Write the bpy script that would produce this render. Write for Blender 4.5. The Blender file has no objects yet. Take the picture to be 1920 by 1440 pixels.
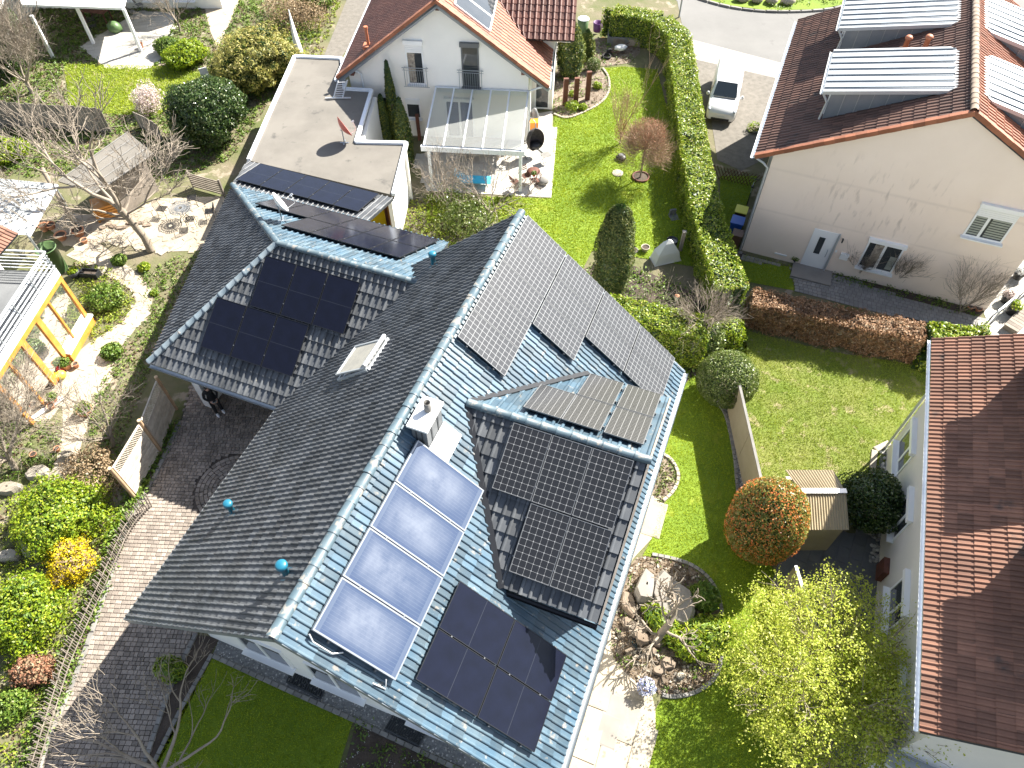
import bpy, math, random
import numpy as np
from mathutils import Vector, Matrix, noise as mnoise

random.seed(7)
RNG = np.random.default_rng(7)
SC = bpy.context.scene
COL = SC.collection
R = math.radians

# ------------------------------------------------------------------ camera, sky, sun
CAM_H = 22.3
FOC, PITCH, ROLL = 1343.86, R(52.559), R(0.158)
_cp, _sp = math.cos(PITCH), math.sin(PITCH)
_r = np.array([1, 0, 0.]); _d = np.array([0, -_sp, -_cp]); _f = np.array([0, _cp, -_sp])
CR = math.cos(ROLL) * _r + math.sin(ROLL) * _d
CD = -math.sin(ROLL) * _r + math.cos(ROLL) * _d
CF = _f
CAMP = np.array([0, 0, CAM_H])
cam = bpy.data.cameras.new('camera')
cam_o = bpy.data.objects.new('camera', cam)
COL.objects.link(cam_o)
cam.sensor_fit = 'HORIZONTAL'; cam.sensor_width = 36.0
cam.lens = FOC / 1920 * 36.0
cam.clip_start = 0.5; cam.clip_end = 2000
cam_o.matrix_world = Matrix(((CR[0], -CD[0], -CF[0], 0), (CR[1], -CD[1], -CF[1], 0), (CR[2], -CD[2], -CF[2], CAM_H), (0, 0, 0, 1)))
SC.camera = cam_o

SUN_AZ, SUN_EL = R(51), R(42)
world = bpy.data.worlds.new('World'); SC.world = world; world.use_nodes = True
wn = world.node_tree
sky = wn.nodes.new('ShaderNodeTexSky'); sky.sky_type = 'NISHITA'; sky.sun_disc = False
sky.sun_elevation = SUN_EL; sky.sun_rotation = SUN_AZ; sky.altitude = 300; sky.air_density = 1.0; sky.dust_density = 1.5
bg = wn.nodes['Background']; bg.inputs['Strength'].default_value = 0.072
hsv = wn.nodes.new('ShaderNodeHueSaturation'); hsv.inputs['Saturation'].default_value = 0.72
wn.links.new(sky.outputs[0], hsv.inputs['Color']); wn.links.new(hsv.outputs[0], bg.inputs['Color'])
sun = bpy.data.lights.new('sun', 'SUN'); sun.energy = 5.0; sun.angle = R(0.53); sun.color = (1.0, 0.95, 0.86)
sun_o = bpy.data.objects.new('sun', sun); COL.objects.link(sun_o)
_sd = Vector((math.sin(SUN_AZ) * math.cos(SUN_EL), math.cos(SUN_AZ) * math.cos(SUN_EL), math.sin(SUN_EL)))
sun_o.rotation_euler = (-_sd).to_track_quat('-Z', 'Y').to_euler()
sun_o.location = (20, 20, 40)
vs = SC.view_settings
vs.view_transform = 'Standard'; vs.look = 'None'; vs.gamma = 1.0; vs.use_curve_mapping = False
vs.exposure = 1.9
SC.render.engine = 'CYCLES'
SC.cycles.max_bounces = 6; SC.cycles.transparent_max_bounces = 8
SC.cycles.use_denoising = True

# ------------------------------------------------------------------ helpers
def at(px, py, z=0.0):
    """world point at height z that the photograph shows at pixel px,py"""
    v = (px - 960) / FOC * CR + (py - 720) / FOC * CD + CF
    t = (z - CAM_H) / v[2]
    return Vector(CAMP + t * v)

ZE = -1.2            # the street side east of the tall hedge lies lower
def E(px, py, z=0.0):
    return at(px, py, ZE + z)

def hz(base, top):
    """height of an upright thing from its foot and head pixels"""
    p = at(*base, 0)
    v = (top[0] - 960) / FOC * CR + (top[1] - 720) / FOC * CD + CF
    t = (p[0] * v[0] + p[1] * v[1]) / (v[0] ** 2 + v[1] ** 2)
    return CAM_H + t * v[2]

def P2(pts, z=0.0):
    return [at(x, y, z) for x, y in pts]

def PE(pts): return [E(x, y) for x, y in pts]

def tag(o, label=None, cat=None, group=None, kind=None):
    if label: o['label'] = label
    if cat: o['category'] = cat
    if group: o['group'] = group
    if kind: o['kind'] = kind
    return o

def thing(name, label, cat, loc=(0, 0, 0), rz=0.0, group=None):
    o = bpy.data.objects.new(name, None); COL.objects.link(o)
    o.empty_display_size = 0.2
    o.location = loc; o.rotation_euler = (0, 0, rz)
    return tag(o, label, cat, group)

def link(name, me, parent=None):
    o = bpy.data.objects.new(name, me); COL.objects.link(o)
    if parent is not None: o.parent = parent
    return o

def setloc(o, loc=None, rz=None):
    if loc is not None: o.location = loc
    if rz is not None: o.rotation_euler = (0, 0, rz)
    return o

class M:
    """collects faces, builds ONE mesh object"""
    def __init__(s): s.v = []; s.f = []; s.mi = []; s.sm = []; s.uv = {}
    def face(s, pts, mi=0, sm=False, uv=None):
        i = len(s.v); s.v += [tuple(p) for p in pts]
        s.f.append(tuple(range(i, i + len(pts)))); s.mi.append(mi); s.sm.append(sm)
        if uv: s.uv[len(s.f) - 1] = uv
        return s
    def grid(s, rows, mi=0, sm=True, wrap=False, flip=False):
        i = len(s.v); n = len(rows[0])
        for r in rows: s.v += [tuple(p) for p in r]
        for a in range(len(rows) - 1):
            for b in range(n if wrap else n - 1):
                c = (b + 1) % n
                q = (i + a * n + b, i + a * n + c, i + (a + 1) * n + c, i + (a + 1) * n + b)
                s.f.append(q[::-1] if flip else q); s.mi.append(mi); s.sm.append(sm)
        return s
    def box(s, x0, x1, y0, y1, z0, z1, mi=0):
        i = len(s.v)
        s.v += [(x, y, z) for z in (z0, z1) for y in (y0, y1) for x in (x0, x1)]
        for q in ((0, 2, 3, 1), (4, 5, 7, 6), (0, 1, 5, 4), (2, 6, 7, 3), (0, 4, 6, 2), (1, 3, 7, 5)):
            s.f.append(tuple(i + k for k in q)); s.mi.append(mi); s.sm.append(False)
        return s
    def beam(s, p, q, w, h, mi=0, up=(0, 0, 1)):
        p, q = Vector(p), Vector(q); d = (q - p).normalized(); u = Vector(up)
        if abs(d.dot(u)) > 0.98: u = Vector((1, 0, 0))
        a = d.cross(u).normalized() * (w / 2); b = a.cross(d).normalized() * (h / 2)
        i = len(s.v)
        for e in (p, q):
            s.v += [tuple(e - a - b), tuple(e + a - b), tuple(e + a + b), tuple(e - a + b)]
        for k in ((3, 2, 1, 0), (4, 5, 6, 7), (0, 1, 5, 4), (1, 2, 6, 5), (2, 3, 7, 6), (3, 0, 4, 7)):
            s.f.append(tuple(i + j for j in k)); s.mi.append(mi); s.sm.append(False)
        return s
    def tube(s, pts, rad, n=6, mi=0, cap=True, sm=True):
        pts = [Vector(p) for p in pts]
        if not hasattr(rad, '__len__'): rad = [rad] * len(pts)
        rows = []
        a = None
        for k, p in enumerate(pts):
            d = (pts[min(k + 1, len(pts) - 1)] - pts[max(k - 1, 0)])
            if d.length < 1e-9: d = Vector((0, 0, 1))
            d.normalize()
            if a is None:
                a = d.cross(Vector((0.3, 0.2, 1)) if abs(d.z) < 0.9 else Vector((1, 0.1, 0))).normalized()
            else:
                a = (a - d * a.dot(d)); a = a.normalized() if a.length > 1e-6 else d.orthogonal().normalized()
            b = d.cross(a)
            rows.append([p + (a * math.cos(t) + b * math.sin(t)) * rad[k] for t in [2 * math.pi * j / n for j in range(n)]])
        s.grid(rows, mi, sm, wrap=True)
        if cap:
            s.face(rows[0][::-1], mi); s.face(rows[-1], mi)
        return s
    def lathe(s, prof, c=(0, 0, 0), n=16, mi=0, sm=True):
        rows = [[(c[0] + r * math.cos(t), c[1] + r * math.sin(t), c[2] + z) for t in [2 * math.pi * j / n for j in range(n)]] for r, z in prof]
        return s.grid(rows, mi, sm, wrap=True)
    def prism(s, poly, z0, z1, mi=0):
        n = len(poly); p = [(q[0], q[1]) for q in poly]
        area = sum(p[i][0] * p[(i + 1) % n][1] - p[(i + 1) % n][0] * p[i][1] for i in range(n))
        if area < 0: p = p[::-1]
        s.face([(x, y, z1) for x, y in p], mi); s.face([(x, y, z0) for x, y in p[::-1]], mi)
        for i in range(n):
            a, b = p[i], p[(i + 1) % n]
            s.face([(a[0], a[1], z0), (b[0], b[1], z0), (b[0], b[1], z1), (a[0], a[1], z1)], mi)
        return s
    def slab(s, poly, n, t, mi=0):
        """planar polygon poly thickened by t against normal n"""
        n = Vector(n) * t; p = [Vector(q) for q in poly]
        s.face(p, mi); s.face([q - n for q in p[::-1]], mi)
        for i in range(len(p)):
            a, b = p[i], p[(i + 1) % len(p)]
            s.face([a, a - n, b - n, b], mi)
        return s
    def ellip(s, c, r, nu=12, nv=8, mi=0, jit=0.0, zmin=-1.0):
        rows = []
        for a in range(nv + 1):
            th = math.pi * a / nv
            z = max(math.cos(th), zmin)
            rows.append([(c[0] + r[0] * math.sin(th) * math.cos(ph) * (1 + jit * mnoise.noise((3 * math.sin(th) * math.cos(ph) + c[0], 3 * math.sin(th) * math.sin(ph) + c[1], 3 * z))),
                          c[1] + r[1] * math.sin(th) * math.sin(ph) * (1 + jit * mnoise.noise((3 * math.sin(th) * math.cos(ph) + 9 + c[0], 3 * math.sin(th) * math.sin(ph), 3 * z))),
                          c[2] + r[2] * z) for ph in [2 * math.pi * j / nu for j in range(nu)]])
        return s.grid(rows[::-1], mi, True, wrap=True)
    def mesh(s, mats, name='mesh'):
        me = bpy.data.meshes.new(name)
        me.from_pydata(s.v, [], s.f); 
        if not isinstance(mats, (list, tuple)): mats = [mats]
        for m in mats: me.materials.append(m)
        me.polygons.foreach_set('material_index', s.mi); me.polygons.foreach_set('use_smooth', s.sm)
        if s.uv:
            u = me.uv_layers.new(name='UVMap')
            for k, q in s.uv.items():
                for li, w in zip(me.polygons[k].loop_indices, q): u.data[li].uv = w
        me.update()
        return me
    def build(s, name, mats, parent=None, loc=None, rz=None):
        o = link(name, s.mesh(mats, name), parent)
        return setloc(o, loc, rz)

def npmesh(name, verts, faces_per, mats, rnd=None, smooth=False):
    """verts (N*k,3): N faces of k corners each, numpy built; rnd (N,) face attribute"""
    k = faces_per; n = len(verts) // k
    me = bpy.data.meshes.new(name)
    me.vertices.add(len(verts)); me.vertices.foreach_set('co', np.ascontiguousarray(verts, dtype=np.float32).ravel())
    me.loops.add(n * k); me.loops.foreach_set('vertex_index', np.arange(n * k, dtype=np.int32))
    me.polygons.add(n)
    me.polygons.foreach_set('loop_start', np.arange(0, n * k, k, dtype=np.int32))
    me.polygons.foreach_set('loop_total', np.full(n, k, dtype=np.int32))
    if rnd is not None:
        a = me.attributes.new('rnd', 'FLOAT', 'FACE'); a.data.foreach_set('value', np.asarray(rnd, dtype=np.float32))
    me.materials.append(mats)
    me.update(); me.validate()
    return me

def npmesh_idx(name, verts, faces, mat, rnd=None, smooth=True):
    """verts (N,3), faces (F,4) numpy"""
    me = bpy.data.meshes.new(name); F = len(faces)
    me.vertices.add(len(verts)); me.vertices.foreach_set('co', np.ascontiguousarray(verts, dtype=np.float32).ravel())
    me.loops.add(F * 4); me.loops.foreach_set('vertex_index', np.ascontiguousarray(faces, dtype=np.int32).ravel())
    me.polygons.add(F)
    me.polygons.foreach_set('loop_start', np.arange(0, F * 4, 4, dtype=np.int32)); me.polygons.foreach_set('loop_total', np.full(F, 4, dtype=np.int32))
    me.polygons.foreach_set('use_smooth', np.full(F, smooth))
    if rnd is not None:
        a = me.attributes.new('rnd', 'FLOAT', 'FACE'); a.data.foreach_set('value', np.asarray(rnd, dtype=np.float32))
    me.materials.append(mat); me.update()
    return me

# ------------------------------------------------------------------ materials
def mat(name, c, c2=None, rough=0.7, metal=0.0, spec=0.5, ns=3.0, rnd=0.0, bump=0.0, bs=30.0, trans=0.0, coord='World', c3=None, n3=0.6, detail=6, coat=0.0):
    """principled with noise between c and c2, patches of c3, per piece brightness rnd, fine bump"""
    m = bpy.data.materials.new(name); m.use_nodes = True; t = m.node_tree; N = t.nodes; L = t.links
    b = N['Principled BSDF']
    b.inputs['Roughness'].default_value = rough; b.inputs['Metallic'].default_value = metal
    b.inputs['Specular IOR Level'].default_value = spec
    if coat: b.inputs['Coat Weight'].default_value = coat; b.inputs['Coat Roughness'].default_value = 0.06
    if coord == 'World': vec = N.new('ShaderNodeNewGeometry').outputs['Position']
    else: vec = N.new('ShaderNodeTexCoord').outputs[coord]
    def rgb(col):
        n = N.new('ShaderNodeRGB'); n.outputs[0].default_value = (*col, 1); return n.outputs[0]
    col = rgb(c)
    def mix(a, bb, fac, mode='MIX'):
        x = N.new('ShaderNodeMix'); x.data_type = 'RGBA'; x.blend_type = mode
        if isinstance(fac, float): x.inputs[0].default_value = fac
        else: L.new(fac, x.inputs[0])
        L.new(a, x.inputs[6]); L.new(bb, x.inputs[7]); return x.outputs[2]
    def nz(scale, lo, hi, det=detail, off=0.0):
        mp = N.new('ShaderNodeMapping'); L.new(vec, mp.inputs[0]); mp.inputs['Location'].default_value = (off, off * 2, off)
        n = N.new('ShaderNodeTexNoise'); n.inputs['Scale'].default_value = scale; n.inputs['Detail'].default_value = det; n.inputs['Roughness'].default_value = 0.6
        L.new(mp.outputs[0], n.inputs[0])
        r = N.new('ShaderNodeMapRange'); r.inputs[1].default_value = lo; r.inputs[2].default_value = hi
        L.new(n.outputs[0], r.inputs[0]); return r.outputs[0]
    if c2 is not None: col = mix(col, rgb(c2), nz(ns, 0.35, 0.65))
    if c3 is not None: col = mix(col, rgb(c3), nz(ns * 2.3, n3, n3 + 0.08, 8, 5.0))
    if rnd > 0:
        a = N.new('ShaderNodeAttribute'); a.attribute_name = 'rnd'
        oi = N.new('ShaderNodeObjectInfo')
        s = N.new('ShaderNodeMath'); s.operation = 'ADD'; L.new(a.outputs['Fac'], s.inputs[0]); L.new(oi.outputs['Random'], s.inputs[1])
        fr = N.new('ShaderNodeMath'); fr.operation = 'FRACT'; L.new(s.outputs[0], fr.inputs[0])
        mr = N.new('ShaderNodeMapRange'); mr.inputs[3].default_value = 1 - rnd; mr.inputs[4].default_value = 1 + rnd; L.new(fr.outputs[0], mr.inputs[0])
        cb = N.new('ShaderNodeCombineColor'); [L.new(mr.outputs[0], cb.inputs[k]) for k in range(3)]
        col = mix(col, cb.outputs[0], 1.0, 'MULTIPLY')
    L.new(col, b.inputs['Base Color'])
    if bump > 0:
        n = N.new('ShaderNodeTexNoise'); n.inputs['Scale'].default_value = bs; n.inputs['Detail'].default_value = 4; L.new(vec, n.inputs[0])
        bp = N.new('ShaderNodeBump'); bp.inputs['Strength'].default_value = bump; bp.inputs['Distance'].default_value = 0.03
        L.new(n.outputs[0], bp.inputs['Height']); L.new(bp.outputs[0], b.inputs['Normal'])
    if trans > 0:
        tr = N.new('ShaderNodeBsdfTranslucent'); L.new(col, tr.inputs[0])
        mx = N.new('ShaderNodeMixShader'); mx.inputs[0].default_value = trans
        L.new(b.outputs[0], mx.inputs[1]); L.new(tr.outputs[0], mx.inputs[2])
        L.new(mx.outputs[0], N['Material Output'].inputs['Surface'])
    return m

def leafmat(name, ca, cb, cc=None, rough=0.4, spec=0.5, trans=0.25):
    """leaf colour drawn per leaf between ca, cb (and cc for a few)"""
    m = bpy.data.materials.new(name); m.use_nodes = True; t = m.node_tree; N = t.nodes; L = t.links
    b = N['Principled BSDF']; b.inputs['Roughness'].default_value = rough; b.inputs['Specular IOR Level'].default_value = spec
    a = N.new('ShaderNodeAttribute'); a.attribute_name = 'rnd'
    r = N.new('ShaderNodeValToRGB'); e = r.color_ramp.elements
    e[0].color = (*ca, 1); e[1].color = (*cb, 1); e[1].position = 0.85
    if cc: x = r.color_ramp.elements.new(1.0); x.color = (*cc, 1)
    L.new(a.outputs['Fac'], r.inputs[0]); L.new(r.outputs[0], b.inputs['Base Color'])
    tr = N.new('ShaderNodeBsdfTranslucent'); L.new(r.outputs[0], tr.inputs[0])
    mx = N.new('ShaderNodeMixShader'); mx.inputs[0].default_value = trans
    L.new(b.outputs[0], mx.inputs[1]); L.new(tr.outputs[0], mx.inputs[2]); L.new(mx.outputs[0], N['Material Output'].inputs['Surface'])
    return m

def glassmat(name, tint=(0.9, 0.95, 0.93), rough=0.02, amount=0.75, milky_sheen=0.0):
    """thin clear sheet: part see-through, part mirror by fresnel"""
    m = bpy.data.materials.new(name); m.use_nodes = True; t = m.node_tree; N = t.nodes; L = t.links
    N.remove(N['Principled BSDF'])
    tr = N.new('ShaderNodeBsdfTransparent'); tr.inputs[0].default_value = (*[amount * q for q in tint], 1)
    gl = N.new('ShaderNodeBsdfGlossy'); gl.inputs['Roughness'].default_value = rough
    fr = N.new('ShaderNodeFresnel'); fr.inputs[0].default_value = 1.5
    mx = N.new('ShaderNodeMixShader'); L.new(fr.outputs[0], mx.inputs[0]); L.new(tr.outputs[0], mx.inputs[1]); L.new(gl.outputs[0], mx.inputs[2])
    out = mx.outputs[0]
    if milky_sheen:  # even white share painted in for milky reflection on the panes
        df = N.new('ShaderNodeBsdfDiffuse'); df.inputs[0].default_value = (.7, .72, .7, 1); m2 = N.new('ShaderNodeMixShader'); m2.inputs[0].default_value = milky_sheen
        L.new(out, m2.inputs[1]); L.new(df.outputs[0], m2.inputs[2]); out = m2.outputs[0]
    L.new(out, N['Material Output'].inputs['Surface'])
    return m

def panelmat(name, nx, ny, cell, line, lw=0.012, diamond=0.0, rough=0.12, mid=None, glare_haze=None, cell2=None):
    """flat print under glass: nx by ny cells with conductor gaps, optional white corner diamonds, optional painted glare"""
    m = bpy.data.materials.new(name); m.use_nodes = True; t = m.node_tree; N = t.nodes; L = t.links
    b = N['Principled BSDF']; b.inputs['Roughness'].default_value = rough; b.inputs['Specular IOR Level'].default_value = 0.5 if not mid else 0.22
    uv = N.new('ShaderNodeUVMap'); sx = N.new('ShaderNodeSeparateXYZ'); L.new(uv.outputs[0], sx.inputs[0])
    def op(o, a, c=None):
        n = N.new('ShaderNodeMath'); n.operation = o
        for k, q in enumerate((a, c)):
            if q is None: continue
            if isinstance(q, (int, float)): n.inputs[k].default_value = q
            else: L.new(q, n.inputs[k])
        return n.outputs[0]
    def dist(s, n):
        f = op('FRACT', op('MULTIPLY', s, n)); return op('SUBTRACT', 0.5, op('ABSOLUTE', op('SUBTRACT', f, 0.5)))
    dx, dy = dist(sx.outputs[0], nx), dist(sx.outputs[1], ny)
    ln = op('LESS_THAN', op('MINIMUM', dx, dy), lw)
    if diamond: ln = op('MAXIMUM', ln, op('LESS_THAN', op('ADD', dx, dy), diamond))
    if mid: ln = op('MULTIPLY', op('LESS_THAN', op('ABSOLUTE', op('SUBTRACT', sx.outputs[0] if mid == 'x' else sx.outputs[1], 0.5)), 0.004), 0.5)
    mx = N.new('ShaderNodeMix'); mx.data_type = 'RGBA'; L.new(ln, mx.inputs[0]); mx.inputs[6].default_value = (*cell, 1); mx.inputs[7].default_value = (*line, 1)
    col = mx.outputs[2]
    oi = N.new('ShaderNodeObjectInfo')
    if cell2:
        tc0 = N.new('ShaderNodeTexCoord'); nn = N.new('ShaderNodeTexNoise'); nn.inputs['Scale'].default_value = 3; L.new(tc0.outputs['Object'], nn.inputs[0])
        m2 = N.new('ShaderNodeMix'); m2.data_type = 'RGBA'; L.new(nn.outputs[0], m2.inputs[0]); m2.inputs[6].default_value = (*cell, 1); m2.inputs[7].default_value = (*cell2, 1); L.new(m2.outputs[2], mx.inputs[6])
    if glare_haze:  # reflected glare and condensation painted in as a pale centre
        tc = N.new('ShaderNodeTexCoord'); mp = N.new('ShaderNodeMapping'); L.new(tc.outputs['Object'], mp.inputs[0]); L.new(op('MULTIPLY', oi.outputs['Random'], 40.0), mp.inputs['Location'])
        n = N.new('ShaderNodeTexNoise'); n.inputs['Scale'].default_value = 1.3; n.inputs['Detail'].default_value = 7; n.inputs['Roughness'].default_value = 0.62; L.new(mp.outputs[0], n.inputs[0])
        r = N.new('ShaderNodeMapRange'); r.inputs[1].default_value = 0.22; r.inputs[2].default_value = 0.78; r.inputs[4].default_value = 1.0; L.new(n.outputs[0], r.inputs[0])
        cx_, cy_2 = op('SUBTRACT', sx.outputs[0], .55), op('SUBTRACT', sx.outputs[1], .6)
        glare_blob = op('MAXIMUM', op('SUBTRACT', 1.15, op('MULTIPLY', 1.7, op('SQRT', op('ADD', op('MULTIPLY', cx_, cx_), op('MULTIPLY', cy_2, cy_2))))), 0.12)
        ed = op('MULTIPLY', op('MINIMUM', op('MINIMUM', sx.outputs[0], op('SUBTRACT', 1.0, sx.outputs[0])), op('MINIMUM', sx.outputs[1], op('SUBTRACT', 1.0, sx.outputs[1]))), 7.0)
        fac = op('MULTIPLY', op('MULTIPLY', r.outputs[0], glare_blob), op('MINIMUM', ed, 1.0))
        m3 = N.new('ShaderNodeMix'); m3.data_type = 'RGBA'; L.new(fac, m3.inputs[0]); L.new(col, m3.inputs[6]); m3.inputs[7].default_value = (*glare_haze, 1); col = m3.outputs[2]
    L.new(col, b.inputs['Base Color'])
    return m

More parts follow.
